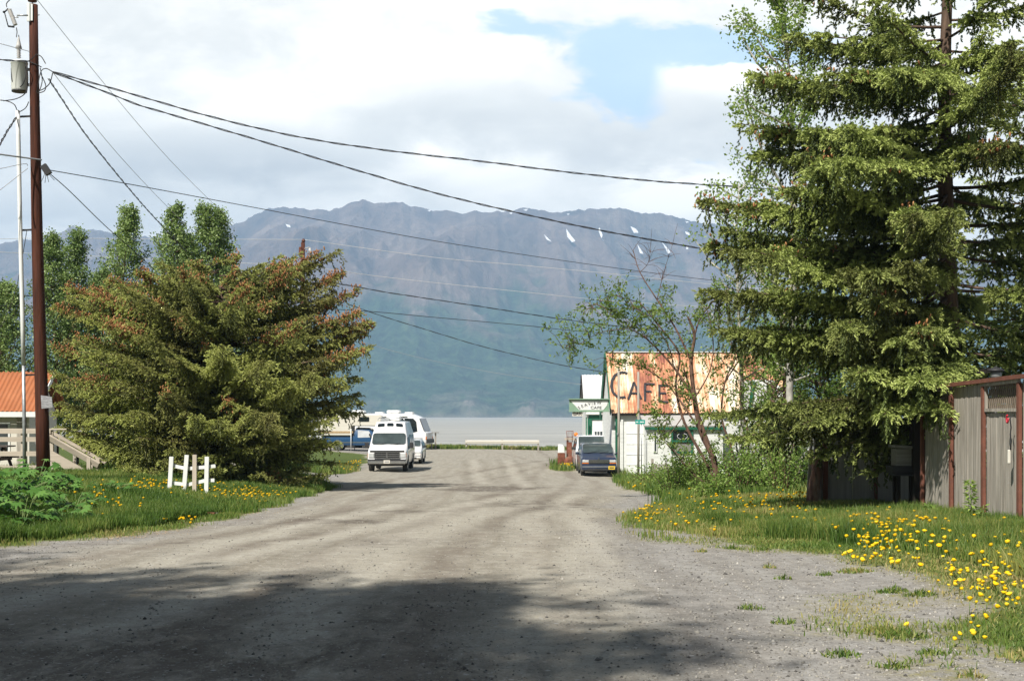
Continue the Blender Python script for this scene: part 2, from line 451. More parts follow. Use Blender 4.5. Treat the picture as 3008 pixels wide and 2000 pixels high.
def axis(parts):
    out = []
    for a, b, st in parts: out += list(np.arange(a, b, st))
    out.append(parts[-1][1]); return np.array(out)
gx = axis([(-3000, -200, 400), (-200, -40, 20), (-40, -18, 1.2), (-18, 14, .22), (14, 40, 1.2), (40, 200, 20), (200, 3000, 400)])
gy = axis([(-120, -10, 8), (-10, 4, 1), (4, 34, .2), (34, 72, .4), (72, 140, 1.2), (140, 420, 20)])
XX, YY = np.meshgrid(gx, gy); ZZ = ground_z(XX, YY)
nx, ny = len(gx), len(gy)
idx = np.arange(nx * ny).reshape(ny, nx)
quads = np.stack([idx[:-1, :-1], idx[:-1, 1:], idx[1:, 1:], idx[1:, :-1]], -1).reshape(-1, 4)
cover = grass_cover(XX, YY)
# packed tan lane against loose grey shoulder
lane = np.array([(-3.0, 4), (-2.6, 9), (-2.4, 15), (-1.9, 22), (-1.2, 32), (-.6, 46), (-.4, 62), (-.3, 90)])
lx = np.interp(YY, lane[:, 1], lane[:, 0])
half = np.interp(YY, [4, 10, 16, 24, 34, 60, 120], [3.4, 3.4, 3.2, 3.0, 3.8, 7, 9])
shoulder = sstep(-.5, .7, np.abs(XX - lx) - half + (fbm(XX * .5, YY * .5, 91, 3) - .5) * 1.6)
# tyre tracks: distance across the lane warped by a slow curve; damp patches
tr = np.zeros_like(XX)
for off, cur, amp in ((-2.2, -.9, 1), (-.9, -.7, .8), (.35, -.25, .9), (1.6, .1, 1), (2.4, .5, .7), (-3.2, -1.4, .8)):
    c = lx + off * half / 3.2 + cur * ((30 - YY) / 20) * np.abs((30 - YY) / 20) + (vnoise(YY * .25, YY * 0 + off, 5) - .5) * .3
    tr += amp * np.exp(-((XX - c) / .24) ** 2) * (.35 + 1.3 * vnoise(YY * .4 + off * 9, XX * .3, 12))
damp_shade = np.zeros_like(XX)
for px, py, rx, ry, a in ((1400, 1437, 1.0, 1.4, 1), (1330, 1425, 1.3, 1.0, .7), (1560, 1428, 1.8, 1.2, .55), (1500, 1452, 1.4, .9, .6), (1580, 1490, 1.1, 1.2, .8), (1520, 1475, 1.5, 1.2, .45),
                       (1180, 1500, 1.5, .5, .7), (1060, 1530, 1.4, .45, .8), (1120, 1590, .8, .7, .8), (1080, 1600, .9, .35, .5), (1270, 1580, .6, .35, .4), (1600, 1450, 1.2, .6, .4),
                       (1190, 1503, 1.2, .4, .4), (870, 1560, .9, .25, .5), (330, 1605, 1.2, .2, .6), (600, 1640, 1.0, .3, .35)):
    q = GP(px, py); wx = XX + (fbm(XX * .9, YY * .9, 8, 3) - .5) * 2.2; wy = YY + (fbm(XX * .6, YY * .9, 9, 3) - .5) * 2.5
    damp_shade = np.maximum(damp_shade, a * np.exp(-((wx - q.x) / rx) ** 2 - ((wy - q.y) / (ry * 1.6)) ** 2))

for px, py, rx, ry, a in ((450, 1930, 2.4, 2.6, .75), (900, 1880, 1.3, 1.6, .6), (1450, 1965, .8, .7, .7), (150, 1850, 1.2, 1.6, .5), (1100, 1800, .9, 1.3, .5), (1440, 1432, 1.6, 1.4, 1), (1250, 1420, 1.5, 1.0, .6), (1560, 1480, 1.3, 1.6, .7)):  # near-road patches: wet gravel, plus darkening painted in to deepen the tree shade
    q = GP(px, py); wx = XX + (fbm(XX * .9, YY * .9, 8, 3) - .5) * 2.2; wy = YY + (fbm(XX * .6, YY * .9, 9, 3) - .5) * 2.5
    damp_shade = np.maximum(damp_shade, a * np.exp(-((wx - q.x) / rx) ** 2 - ((wy - q.y) / ry) ** 2))
# wheel lines of packed pale dust, measured on the ground
pack = np.zeros_like(XX); ruts = np.zeros_like(XX)
for ln_ in ([(1530, 1990), (1545, 1800), (1552, 1686), (1549, 1581), (1581, 1522), (1640, 1485), (1700, 1450)], [(1700, 1990), (1665, 1800), (1660, 1690), (1725, 1600), (1705, 1535), (1665, 1492)], [(1568, 1482), (1372, 1529), (1215, 1594), (1085, 1699), (900, 1860)],
            [(1440, 1490), (1320, 1535), (980, 1633), (588, 1751), (200, 1880)], [(1400, 1470), (1270, 1530), (1130, 1600), (960, 1740), (800, 1900)], [(1480, 1460), (1300, 1500), (900, 1590), (400, 1700), (-100, 1820)], [(1180, 1480), (900, 1540), (500, 1640), (0, 1780)], [(1880, 1990), (1800, 1800), (1780, 1650), (1760, 1560), (1700, 1500)], [(1420, 1420), (1400, 1390), (1390, 1350)], [(1540, 1430), (1510, 1390), (1490, 1350)]):
    w_ = [np.array(tuple(GP(a, b_))[:2]) for a, b_ in ln_]; best = np.full(XX.shape, 1e9)
    wx = XX + (fbm(XX * .6, YY * .6, 18, 3) - .5) * .5
    for a, b_ in zip(w_, w_[1:]):
        ab = b_ - a; t = np.clip(((wx - a[0]) * ab[0] + (YY - a[1]) * ab[1]) / (ab @ ab), 0, 1); best = np.minimum(best, np.hypot(wx - a[0] - t * ab[0], YY - a[1] - t * ab[1]))
    pack = np.maximum(pack, np.exp(-(best / .26) ** 2)); ruts = np.maximum(ruts, np.exp(-((best - .52) / .2) ** 2))
m, nt, b = new_mat('gravel_road_and_turf')
o = nt.obj()
fine = nt.noise(o, 38, 4, .75); mid = nt.noise(o, 6, 6, .68); big = nt.noise(o, .7, 5, .6)
st_d = nt.voro(o, 46); st_c = nt.voro(o, 46, out='Color')
peb_d = nt.voro(o, 17); peb_c = nt.voro(o, 17, out='Color')
streak = nt.noise(nt.mapping(o, (2.6, .16, 1)), 1.4, 6, .7, .4)
lanec = nt.ramp(mid, [(.25, (.245, .225, .185)), (.5, (.345, .322, .268)), (.75, (.455, .43, .365))])
shc = nt.ramp(mid, [(.25, (.20, .192, .18)), (.5, (.30, .288, .268)), (.8, (.41, .395, .37))])
shf = nt.math('ADD', nt.attr('shoulder'), nt.math('MULTIPLY', nt.math('SUBTRACT', big, .5), .9), clamp=True)
c = nt.mix(shf, lanec, shc)
c = nt.mix(nt.rng(streak, .38, .66, 0, .6), c, nt.mix(1, c, (.70, .66, .62), 'MULTIPLY'))
trf = nt.rng(nt.math('MULTIPLY', nt.attr('track'), nt.math('MULTIPLY', nt.rng(fine, .3, .7, .5, 1.3), nt.rng(nt.noise(o, 2.2, 6, .75), .35, .62, .15, 1.35))), .10, .9, 0, .85)
c = nt.mix(trf, c, (.21, .18, .145))
c = nt.mix(nt.rng(nt.math('ADD', nt.math('MULTIPLY', nt.attr('damp_shade'), nt.rng(nt.noise(nt.mapping(o, (1.6, .7, 1)), 2.4, 7, .75, .6), .36, .62, .1, 1.25)), nt.math('MULTIPLY', nt.math('SUBTRACT', mid, .5), .4)), .16, .60, 0, .85), c, (.125, .105, .085))
brk = nt.rng(nt.noise(o, 3.1, 6, .7), .30, .58, .2, 1.1)
c = nt.mix(nt.math('MULTIPLY', nt.attr('ruts'), nt.math('MULTIPLY', brk, .50)), c, nt.mix(1, c, (.60, .57, .53), 'MULTIPLY'))
c = nt.mix(nt.math('MULTIPLY', nt.attr('pack'), nt.math('MULTIPLY', brk, .55)), c, (.47, .44, .37))
sv = nt.new('ShaderNodeSeparateColor'); nt.l.new(peb_c, sv.inputs[0])
sv2 = nt.new('ShaderNodeSeparateColor'); nt.l.new(st_c, sv2.inputs[0])
stone = nt.math('MULTIPLY', nt.rng(sv2.outputs[0], .45, 1, 0, 1), nt.rng(st_d, .25, .45, 1, 0))
c = nt.mix(nt.math('MULTIPLY', stone, .8), c, nt.ramp(sv2.outputs[1], [(0, (.09, .085, .08)), (.55, (.22, .21, .19)), (.85, (.5, .48, .44)), (1, (.62, .6, .56))]))
stone2 = nt.math('MULTIPLY', nt.rng(sv.outputs[0], .52, .9, 0, 1), nt.rng(peb_d, .2, .4, 1, 0))
c = nt.mix(nt.rng(fine, .34, .5, .35, 0), c, nt.mix(1, c, (.45, .43, .41), 'MULTIPLY'))
c = nt.mix(nt.math('MULTIPLY', stone2, .72), c, nt.ramp(sv.outputs[1], [(0, (.10, .09, .085)), (.6, (.26, .25, .23)), (1, (.55, .53, .5))]))
soil = nt.ramp(mid, [(.3, (.05, .07, .02)), (.55, (.09, .125, .03)), (.8, (.16, .165, .055))])
gc = nt.attr('cover')
gf = nt.rng(nt.math('ADD', gc, nt.math('MULTIPLY', nt.math('SUBTRACT', nt.noise(o, 4.5, 6, .75), .5), .8)), .25, .75, 0, 1, True)
c = nt.mix(gf, c, soil)
edge = nt.math('MULTIPLY', nt.rng(gc, .02, .35, 0, 1), nt.rng(gc, .5, .95, 1, 0))
c = nt.mix(nt.math('MULTIPLY', edge, nt.rng(nt.noise(o, 9, 5, .7), .4, .65, 0, .65)), c, (.27, .235, .09))
nt.put(b.inputs['Base Color'], c); b.inputs['Roughness'].default_value = .95; spec(b, .12)
h = nt.math('ADD', nt.math('MULTIPLY', fine, .35), nt.math('ADD', nt.math('MULTIPLY', nt.rng(st_d, 0, .5, 1, 0), .7), nt.math('MULTIPLY', mid, 1.4)))
nt.put(b.inputs['Normal'], nt.bump(h, .55, .02))
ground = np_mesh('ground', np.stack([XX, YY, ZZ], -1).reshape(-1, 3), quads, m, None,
                 {'cover': cover.ravel(), 'shoulder': shoulder.ravel(), 'track': tr.ravel(), 'damp_shade': damp_shade.ravel(), 'pack': pack.ravel(), 'ruts': ruts.ravel()}, True)
tag(ground, 'pale tan gravel road with grey shoulders and turf banks', 'ground', kind='structure')

# ------------------------------------------------------------------ water
WZ = -6.0
m, nt, b = new_mat('silty_inlet_water')
o = nt.obj()
wv = nt.noise(nt.mapping(o, (.12, .45, 1)), 1.2, 6, .65, .3); wv2 = nt.noise(nt.mapping(o, (.006, .035, 1)), 1.0, 7, .7, .4)
nt.put(b.inputs['Base Color'], nt.ramp(wv2, [(.38, (.31, .30, .265)), (.62, (.50, .48, .42))]))
b.inputs['Roughness'].default_value = .35; b.inputs['IOR'].default_value = 1.33
nt.put(b.inputs['Normal'], nt.bump(nt.math('ADD', wv, nt.math('MULTIPLY', wv2, 2)), .9, 1.6))
wa = MB(); wa.add([(-6000, 118, WZ), (6000, 118, WZ), (6000, 3300, WZ), (-6000, 3300, WZ)], [(0, 1, 2, 3)])
tag(wa.build('water', m), 'calm grey silty inlet water below the mountains', 'water', kind='structure')

# ------------------------------------------------------------------ mountains across the inlet
k = 3008 / 2359
RID = np.array([(-900, 640), (-300, 590), (0, 558), (60, 553), (110, 548), (140, 533), (165, 525), (215, 528), (260, 536), (330, 545), (420, 548), (500, 535), (535, 520), (560, 510), (590, 496), (620, 480), (650, 475), (690, 480), (760, 487),
                (800, 475), (835, 462), (860, 467), (880, 472), (905, 466), (925, 463), (950, 475), (1000, 487), (1060, 490), (1110, 487), (1150, 486), (1180, 487), (1205, 480), (1240, 487), (1300, 488), (1360, 485),
                (1410, 480), (1440, 484), (1500, 492), (1560, 500), (1620, 513), (1700, 520), (1740, 528), (1800, 540), (1900, 552), (2000, 565), (2358, 600), (2800, 600), (3400, 640)], float) * k
Y0, Y1, Y2 = 3050.0, 6000.0, 9000.0
mpx = np.arange(-1100, 4100, 5.0)                     # one column of the terrain per heading
tt = np.concatenate([np.linspace(-.04, .12, 30), np.linspace(.125, 1.0, 210), np.linspace(1.02, 1.25, 8)])
PXg, Tg = np.meshgrid(mpx, tt)
ridge_py = np.interp(PXg, RID[:, 0], RID[:, 1]) + (fbm(PXg / 34, PXg * 0, 4, 5, .6) - .5) * 20
Yg = Y0 + (Y1 - Y0) * Tg
Xg = (PXg - CX) / F * Yg
RH = (HY - ridge_py) / F * Y1 + ZC                     # height of the crest above eye level
spur = ridged(Xg / 1500 + .3, Yg / 3600, 21, 5, .52)
gul = ridged(Xg / 420, Yg / 1600, 41, 5, .6)
env = np.clip(Tg, 0, 1) ** 1.12
amp = np.sin(np.pi * np.clip(Tg, 0, 1)) ** .8
Zg = WZ + (RH - WZ) * (env * (.86 + .14 * np.clip(Tg, 0, 1)) + amp * ((spur - .45) * .36 + (gul - .45) * .15)) + (fbm(Xg / 90, Yg / 160, 61, 4) - .5) * 34 * amp
# nothing in front may stand above the crest line
lim = (HY - ridge_py) / F * Yg + ZC - 6 * (1 - np.clip(Tg, 0, 1))
Zg = np.where(Tg < 1, np.minimum(Zg, lim - 4), RH - (Tg - 1) * 900)
bl_h = sum(a_ * np.exp(-((PXg - c_) / w_) ** 2) for c_, w_, a_ in ((1385, 34, 1.0), (1330, 30, .55), (1545, 40, .95), (1615, 36, .6), (1180, 60, .45), (1090, 40, .35), (1700, 60, .4))) * (.35 + 1.3 * fbm(PXg / 11, PXg * 0 + 3, 71, 4, .7))
bluff = sstep(.0, .012, Tg) * (1 - sstep(.02, .05, Tg)) * np.clip(bl_h, 0, 1.1)
Zg = np.where(Tg < 0, WZ - 8, Zg + bluff * 13)
Zg = np.where((Tg >= 0) & (Tg < .006), np.minimum(Zg, WZ + 1.5), Zg)
nr, ncx = PXg.shape
ii = np.arange(nr * ncx).reshape(nr, ncx)
mq = np.stack([ii[:-1, :-1], ii[:-1, 1:], ii[1:, 1:], ii[1:, :-1]], -1).reshape(-1, 4)
bare = sstep(.60, .66, fbm(Xg / 120, Yg / 160, 81, 5)) * (1 - sstep(.08, .22, Tg)) * sstep(-.01, .02, Tg) * .35
bare = np.maximum(bare, bluff * sstep(.35, .6, fbm(Xg / 25, Yg / 25, 82, 4)) * .85)
bare = np.maximum(bare, (1 - sstep(.002, .012, Tg)) * .8)
m, nt, b = new_mat('far_mountain_slopes')
o = nt.obj(); sp3 = nt.new('ShaderNodeSeparateXYZ'); nt.l.new(o, sp3.inputs[0])
nb = nt.noise(o, .0022, 8, .65); nf = nt.noise(o, .022, 8, .75); nff = nt.noise(nt.mapping(o, (1, .5, .35)), .006, 8, .72)
alt = nt.math('ADD', sp3.outputs[2], nt.math('ADD', nt.math('MULTIPLY', nt.math('SUBTRACT', nb, .5), 620), nt.math('MULTIPLY', nt.math('SUBTRACT', nff, .5), 420)))
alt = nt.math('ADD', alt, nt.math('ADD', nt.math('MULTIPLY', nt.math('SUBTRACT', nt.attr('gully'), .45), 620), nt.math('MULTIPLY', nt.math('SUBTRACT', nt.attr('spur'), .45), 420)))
forest = nt.ramp(nf, [(.32, (.006, .020, .010)), (.5, (.036, .080, .036)), (.70, (.11, .165, .07))])
tund = nt.ramp(nff, [(.3, (.075, .050, .042)), (.5, (.18, .125, .10)), (.7, (.34, .26, .21))])
c = nt.mix(nt.rng(alt, 330, 560, 0, 1, True), forest, tund)
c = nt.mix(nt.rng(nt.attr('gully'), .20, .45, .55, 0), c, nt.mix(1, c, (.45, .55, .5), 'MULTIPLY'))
c = nt.mix(nt.math('MULTIPLY', nt.attr('bare'), nt.rng(nf, .35, .6, .3, 1)), c, nt.ramp(nff, [(.3, (.17, .13, .11)), (.7, (.36, .30, .26))]))
nt.put(b.inputs['Base Color'], c); b.inputs['Roughness'].default_value = 1; spec(b, 0)
nt.put(b.inputs['Normal'], nt.bump(nt.math('ADD', nff, nt.math('MULTIPLY', nf, .5)), .9, 40))
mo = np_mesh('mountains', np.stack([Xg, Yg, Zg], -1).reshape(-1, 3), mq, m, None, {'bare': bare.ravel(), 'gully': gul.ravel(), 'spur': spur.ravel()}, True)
tag(mo, 'blue hazy mountain range with brown upper slopes across the inlet', 'mountains', kind='structure')

def mtn_point(px, py):
    """point of the terrain seen at a photo position: walk the column upwards"""
    j = int(np.clip(round((px + 1100) / 5.0), 0, ncx - 1))
    ray = HY - (Zg[:, j] - ZC) * F / Yg[:, j]
    ok = np.where((ray <= py) & (Tg[:, j] > .05))[0]
    i = ok[0] if len(ok) else nr - 15
    return Vector(((px - CX) / F * Yg[i, j], Yg[i, j], Zg[i, j]))
sn = MB()
for pts in ([(1663, 672), (1676, 690), (1690, 708), (1680, 712), (1666, 694)], [(1761, 668), (1770, 690), (1768, 700), (1784, 722), (1780, 730), (1774, 732), (1776, 712), (1764, 694), (1758, 676)],
            [(1852, 665), (1868, 672), (1876, 684), (1862, 684)], [(1872, 718), (1882, 732), (1890, 746), (1880, 744)], [(1945, 712), (1962, 730), (1970, 742), (1962, 746), (1956, 732)],
            [(1598, 688), (1612, 702), (1620, 710), (1606, 704)], [(838, 658), (852, 662), (854, 668), (844, 666)], [(2012, 680), (2024, 684), (2027, 692), (2016, 688)], [(2016, 725), (2022, 726), (2021, 732), (2016, 732)], [(1256, 618), (1266, 616), (1262, 622)], [(1495, 626), (1508, 622), (1502, 629)], [(1666, 628), (1674, 628), (1668, 632)],
            [(2012, 650), (2024, 652), (2018, 655)], [(1538, 616), (1552, 614), (1545, 620)]):
    cx = sum(p[0] for p in pts) / len(pts); cy = sum(p[1] for p in pts) / len(pts)
    q = mtn_point(cx, cy)
    vs = [P(a, b, q.y * .982 - (b - cy) * 2.2) for a, b in pts]
    n = len(vs); back = [v + Vector((0, 2.5, -.8)) for v in vs]
    sn.add(vs + back, [list(range(n))] + [(i, (i + 1) % n, n + (i + 1) % n, n + i) for i in range(n)] + [[n + i for i in range(n)][::-1]])
m_snow = mat('old_snow', (.86, .87, .88), .8, var=.02)
tag(sn.build('snow', m_snow), 'white patches of old snow high on the mountainside', 'snow', kind='stuff')

# ------------------------------------------------------------------ air
m = bpy.data.materials.new('pale_air'); m.use_nodes = True; t = m.node_tree; t.nodes.clear()
pv = t.nodes.new('ShaderNodeVolumePrincipled'); ou = t.nodes.new('ShaderNodeOutputMaterial'); t.links.new(pv.outputs[0], ou.inputs['Volume'])
pv.inputs['Color'].default_value = (.45, .69, 1.0, 1); pv.inputs['Density'].default_value = 1.55e-4; pv.inputs['Anisotropy'].default_value = 0
hz = MB(); hz.box((0, 3350, 475), (15000, 7100, 1050))
hz = hz.build('haze', m); hz['kind'] = 'stuff'; hz['label'] = 'thin blue haze in the air over the inlet'
hz.location.z = 0
# ------------------------------------------------------------------ plants
def unit(a): return a / (np.linalg.norm(a, axis=-1, keepdims=True) + 1e-9)

def frames(D):
    D = unit(D); ref = np.tile(np.array([0, 0, 1.0]), (len(D), 1))
    ref[np.abs(D[:, 2]) > .92] = (1, 0, 0)
    A = unit(np.cross(D, ref)); B = np.cross(A, D)
    return A, B, D

def stamp(Tv, Tf, pos, A, B, D, sx, sl):
    """copies of a small template (axis z) at many places, merged into vertex and face arrays"""
    n = len(pos); k = len(Tv)
    V = pos[:, None, :] + A[:, None, :] * (Tv[None, :, 0:1] * sx[:, None, None]) + B[:, None, :] * (Tv[None, :, 1:2] * sx[:, None, None]) + D[:, None, :] * (Tv[None, :, 2:3] * sl[:, None, None])
    Fc = (Tf[None] + (np.arange(n) * k)[:, None, None]).reshape(-1, Tf.shape[1])
    return V.reshape(-1, 3), Fc

# a spruce shoot: three crossed, slightly bent lozenges with ragged sides
def shoot_template():
    V = []; Fs = []
    for a in (0, 60, 120):
        c, s_ = math.cos(R(a)), math.sin(R(a)); b = len(V)
        V += [(0, 0, -.05), (c * .5, s_ * .5, .55), (0, 0, 1.0), (-c * .5, -s_ * .5, .38)]
        Fs.append((b, b + 1, b + 2, b + 3))
    return np.array(V), np.array(Fs)
def needle_template():
    """a bottle-brush shoot: single needles standing off the twig"""
    V = []; Fs = []; rs = np.random.default_rng(3)
    for i in range(9):
        t = i / 9 * .92; a = i * 2.4; r = .5 * (1 - .25 * t) * rs.uniform(.8, 1.2)
        c, s_ = math.cos(a), math.sin(a); tx, ty = -s_ * .07, c * .07; b = len(V)
        V += [(tx, ty, t - .02), (-tx, -ty, t + .05), (c * r, s_ * r, t + .26)]
        Fs.append((b, b + 1, b + 2))
    b = len(V); V += [(.06, 0, 0), (-.06, 0, 0), (0, .03, 1.05)]; Fs.append((b, b + 1, b + 2))
    b = len(V); V += [(0, .06, 0), (0, -.06, 0), (.03, 0, 1.05)]; Fs.append((b, b + 1, b + 2))
    return np.array(V), np.array(Fs)
def brush_template():
    """a shoot with its needles in six narrow tufts swept forward round the twig, and a slim core"""
    V = []; Fs = []; rs = np.random.default_rng(5)
    for i in range(6):
        a = i * 2.4; z0 = .02 + .10 * i; c, s_ = math.cos(a), math.sin(a); tx, ty = -s_, c; b = len(V)
        rr = .5 * rs.uniform(.8, 1.15); w_ = .16
        V += [(0, 0, z0), (c * rr * .55 + tx * w_, s_ * rr * .55 + ty * w_, z0 + .26), (c * rr, s_ * rr, z0 + .52), (c * rr * .55 - tx * w_, s_ * rr * .55 - ty * w_, z0 + .26)]
        Fs.append((b, b + 1, b + 2, b + 3))
    for a in (20, 110):
        c, s_ = math.cos(R(a)) * .2, math.sin(R(a)) * .2; b = len(V)
        V += [(0, 0, 0), (c, s_, .5), (0, 0, 1.05), (-c, -s_, .5)]; Fs.append((b, b + 1, b + 2, b + 3))
    return np.array(V), np.array(Fs)
SH_V, SH_F = brush_template()
CONE_V = np.array([(0, 0, 0), (.5, 0, .3), (0, .5, .3), (-.5, 0, .3), (0, -.5, .3), (.38, 0, .75), (0, .38, .75), (-.38, 0, .75), (0, -.38, .75), (0, 0, 1.)])
CONE_F = np.array([(0, 2, 1), (0, 3, 2), (0, 4, 3), (0, 1, 4), (1, 2, 6), (1, 6, 5), (2, 3, 7), (2, 7, 6), (3, 4, 8), (3, 8, 7), (4, 1, 5), (4, 5, 8), (5, 6, 9), (6, 7, 9), (7, 8, 9), (8, 5, 9)])

def spruce(name, label, base, trunk_h, trunk_r, branches, mats, seed=1, step=.075, twig_gap=.12, shoot=.13, wid=.055, cone_rule=None, hang=.4, lean=(0, 0), group=None, olive=0., twig_len=.30):
    """branches: list of (start, end, sag, dryness); every branch carries flat sprays of twigs with needle shoots, hanging twigs below, cones near the tip"""
    rs = np.random.default_rng(seed)
    t = thing(name, label, 'tree', base, 0, group)
    tb = MB(); pts = []; rad = []
    for i in range(9):
        f = i / 8
        pts.append(Vector(base) + Vector((lean[0] * f + .06 * math.sin(f * 9), lean[1] * f, trunk_h * f - .15))); rad.append(trunk_r * (1 - f) ** .8 + .02)
    rad[0] *= 1.35
    tb.tube(pts, rad, 12); tb.build('trunk', mats['bark'], t, world=True)
    lm = MB(); pos = []; dr = []; tint = []; ln = []; cp = []; cd = []
    Z = np.array([0, 0, 1.0])
    for p0, p1, sag, dry in branches:
        bflag = rs.random()
        p0 = np.array(p0, float); p1 = np.array(p1, float); L = np.linalg.norm(p1 - p0)
        nseg = 10; f = np.linspace(0, 1, nseg)
        side = np.cross(p1 - p0, Z); side /= np.linalg.norm(side) + 1e-9
        wv = rs.normal(0, .05 * L) * np.sin(f * 3.1)
        path = p0 + (p1 - p0) * f[:, None] - Z * (sag * L * np.sin(np.pi * f) * (1 - .4 * f))[:, None] + side * wv[:, None]
        lm.tube(path[:], [.008 * L * (1 - q) + .007 for q in f], 5)
        tan = np.gradient(path, axis=0); tan = unit(tan)
        m_ = max(4, int(L / twig_gap))
        s = rs.uniform(.12, 1, m_) ** .8
        for si in s:
            p = np.array([np.interp(si, f, path[:, a]) for a in range(3)]); tg = np.array([np.interp(si, f, tan[:, a]) for a in range(3)])
            sd = np.cross(tg, Z); sd /= np.linalg.norm(sd) + 1e-9
            for sg in (-1, 1):
                tl = twig_len * L * (1.05 - si) ** .55 * rs.uniform(.45, 1.1); tl = float(np.clip(tl, .16, 1.05))
                d = tg * rs.uniform(.45, .9) + sd * sg * rs.uniform(.5, 1) + Z * rs.normal(-.06, .13); d /= np.linalg.norm(d)
                kk = max(2, int(tl / step)); u = (np.arange(kk) + rs.uniform(0, 1, kk)) / kk
                q = p + d * (u * tl)[:, None] - Z * (.30 * tl * u ** 2)[:, None]
                pos.append(q); dd = d * .75 + rs.normal(0, .42, (kk, 3)) - Z * (.25 * u)[:, None]; dr.append(dd)
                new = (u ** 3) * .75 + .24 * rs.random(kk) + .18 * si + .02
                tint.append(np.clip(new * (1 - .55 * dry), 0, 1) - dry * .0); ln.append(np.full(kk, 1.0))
            if rs.random() < hang:                                 # hanging twig
                tl = rs.uniform(.18, .6) * min(1, L / 3); kk = max(2, int(tl / step)); u = (np.arange(kk) + .5) / kk
                d = -Z + tg * rs.uniform(-.2, .5) + rs.normal(0, .18, 3); d /= np.linalg.norm(d)
                pos.append(p + d * (u * tl)[:, None]); dr.append(d * .9 + rs.normal(0, .35, (kk, 3)))
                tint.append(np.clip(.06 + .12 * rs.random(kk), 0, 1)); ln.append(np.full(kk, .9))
            if cone_rule is not None:
                nc = cone_rule(si, p, L, rs, bflag)
                for _ in range(nc):
                    cp.append(p + rs.normal(0, .085, 3) + Z * rs.uniform(-.06, .13)); cd.append(-Z + rs.normal(0, .35, 3))
        kk = int(L / step * 1.2); u = rs.uniform(.25, 1, kk)
        q = np.stack([np.interp(u, f, path[:, a]) for a in range(3)], -1); tg = np.stack([np.interp(u, f, tan[:, a]) for a in range(3)], -1)
        pos.append(q); dr.append(tg * .7 + rs.normal(0, .5, (kk, 3))); tint.append(np.clip(.25 * rs.random(kk) + .5 * u ** 4, 0, 1)); ln.append(np.full(kk, 1.1))
    lm.build('limbs', mats['bark'], t, world=True, fix=False)
    pos = np.concatenate(pos); dr = np.concatenate(dr); tint = np.concatenate(tint); ln = np.concatenate(ln)
    n = len(pos); A, B, D = frames(dr)
    sl = shoot * ln * rs.uniform(.7, 1.25, n); sx = wid * rs.uniform(.75, 1.3, n)
    V, Fc = stamp(SH_V, SH_F, pos, A, B, D, sx * 2, sl)
    big = (fbm(pos[:, 0] * .9 + pos[:, 2], pos[:, 1] * .9 + pos[:, 2] * .7, seed, 3) - .5) * .35
    tv = np.clip(np.repeat(np.clip(tint + big, 0, 1), len(SH_V)), 0, 1)
    dryv = np.repeat(np.clip((fbm(pos[:, 0] * .5 + 9, pos[:, 2] * .5 + pos[:, 1] * .5, seed + 5, 3) - .5) * 3 + olive, 0, 1), len(SH_V))
    cr = np_mesh('crown', V, Fc, mats['needle'], t, {'tint': tv, 'dry': dryv})
    if cp:
        cp = np.array(cp); A, B, D = frames(np.array(cd)); n = len(cp)
        V, Fc = stamp(CONE_V, CONE_F, cp, A, B, D, .039 * rs.uniform(.8, 1.2, n), .095 * rs.uniform(.75, 1.25, n))
        cn = np_mesh('cones', V, Fc, mats['cone'], t, {'tint': np.repeat(rs.random(n), len(CONE_V))}); cn['kind'] = 'stuff'
    print(name, 'shoots', len(pos), 'cones', len(cp))
    return t

def needle_mat(name, stops, dry_col):
    m, nt, b = new_mat(name)
    c = nt.ramp(nt.attr('tint'), stops)
    c = nt.mix(nt.math('MULTIPLY', nt.attr('dry'), .75), c, dry_col)
    nt.put(b.inputs['Base Color'], c); b.inputs['Roughness'].default_value = .55; spec(b, .25)
    tr = nt.new('ShaderNodeBsdfTranslucent'); nt.put(tr.inputs['Color'], c)
    mx = nt.new('ShaderNodeMixShader'); mx.inputs[0].default_value = .22
    nt.l.new(b.outputs[0], mx.inputs[1]); nt.l.new(tr.outputs[0], mx.inputs[2]); nt.l.new(mx.outputs[0], m.node_tree.nodes['Material Output'].inputs['Surface'])
    return m
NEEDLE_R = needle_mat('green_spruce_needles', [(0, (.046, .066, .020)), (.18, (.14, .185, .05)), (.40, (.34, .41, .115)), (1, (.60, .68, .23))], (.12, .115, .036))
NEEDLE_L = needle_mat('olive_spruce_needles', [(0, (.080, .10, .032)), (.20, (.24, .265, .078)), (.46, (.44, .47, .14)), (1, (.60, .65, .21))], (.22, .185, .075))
CONE = leaf_mat('brown_cones', [(0, (.16, .070, .028)), (.6, (.33, .145, .055)), (1, (.46, .25, .11))], 0, .7)

# ---- right: tall spruce behind the plank fence
def ring_branches(rs, base, z0, z1, n, rad, slope, sag, keep=None):
    out = []
    for i in range(n):
        z = z0 + (z1 - z0) * (i + rs.uniform(-.5, .5)) / n
        a = i * 2.39996 + rs.normal(0, .25); L = rad(z) * rs.uniform(.70, 1.08)
        s0 = slope(z) + rs.normal(0, .07)
        p0 = np.array(base) + (0, 0, z); p1 = p0 + np.array([math.cos(a) * L, math.sin(a) * L, s0 * L])
        if keep is None or keep(p0, p1): out.append((p0, p1, sag + rs.uniform(-.02, .04), rs.random() * .5))
    return out
rs = np.random.default_rng(11)
bx, by = 8.2, 25.0; B0 = Vector((bx, by, gz(bx, by)))
def keep_r(p0, p1):
    z = p1[2]
    if p1[0] > 13: return True
    if z < 2.7 and p1[0] > 6.2 and p1[1] < 24: return False        # clear of the plank fence
    if z < 1.4 and p1[0] > 5.8 and p1[1] < 28: return False
    if z < 3.3 and p1[0] > 7.6 and p1[1] < 22.5: return False
    return True
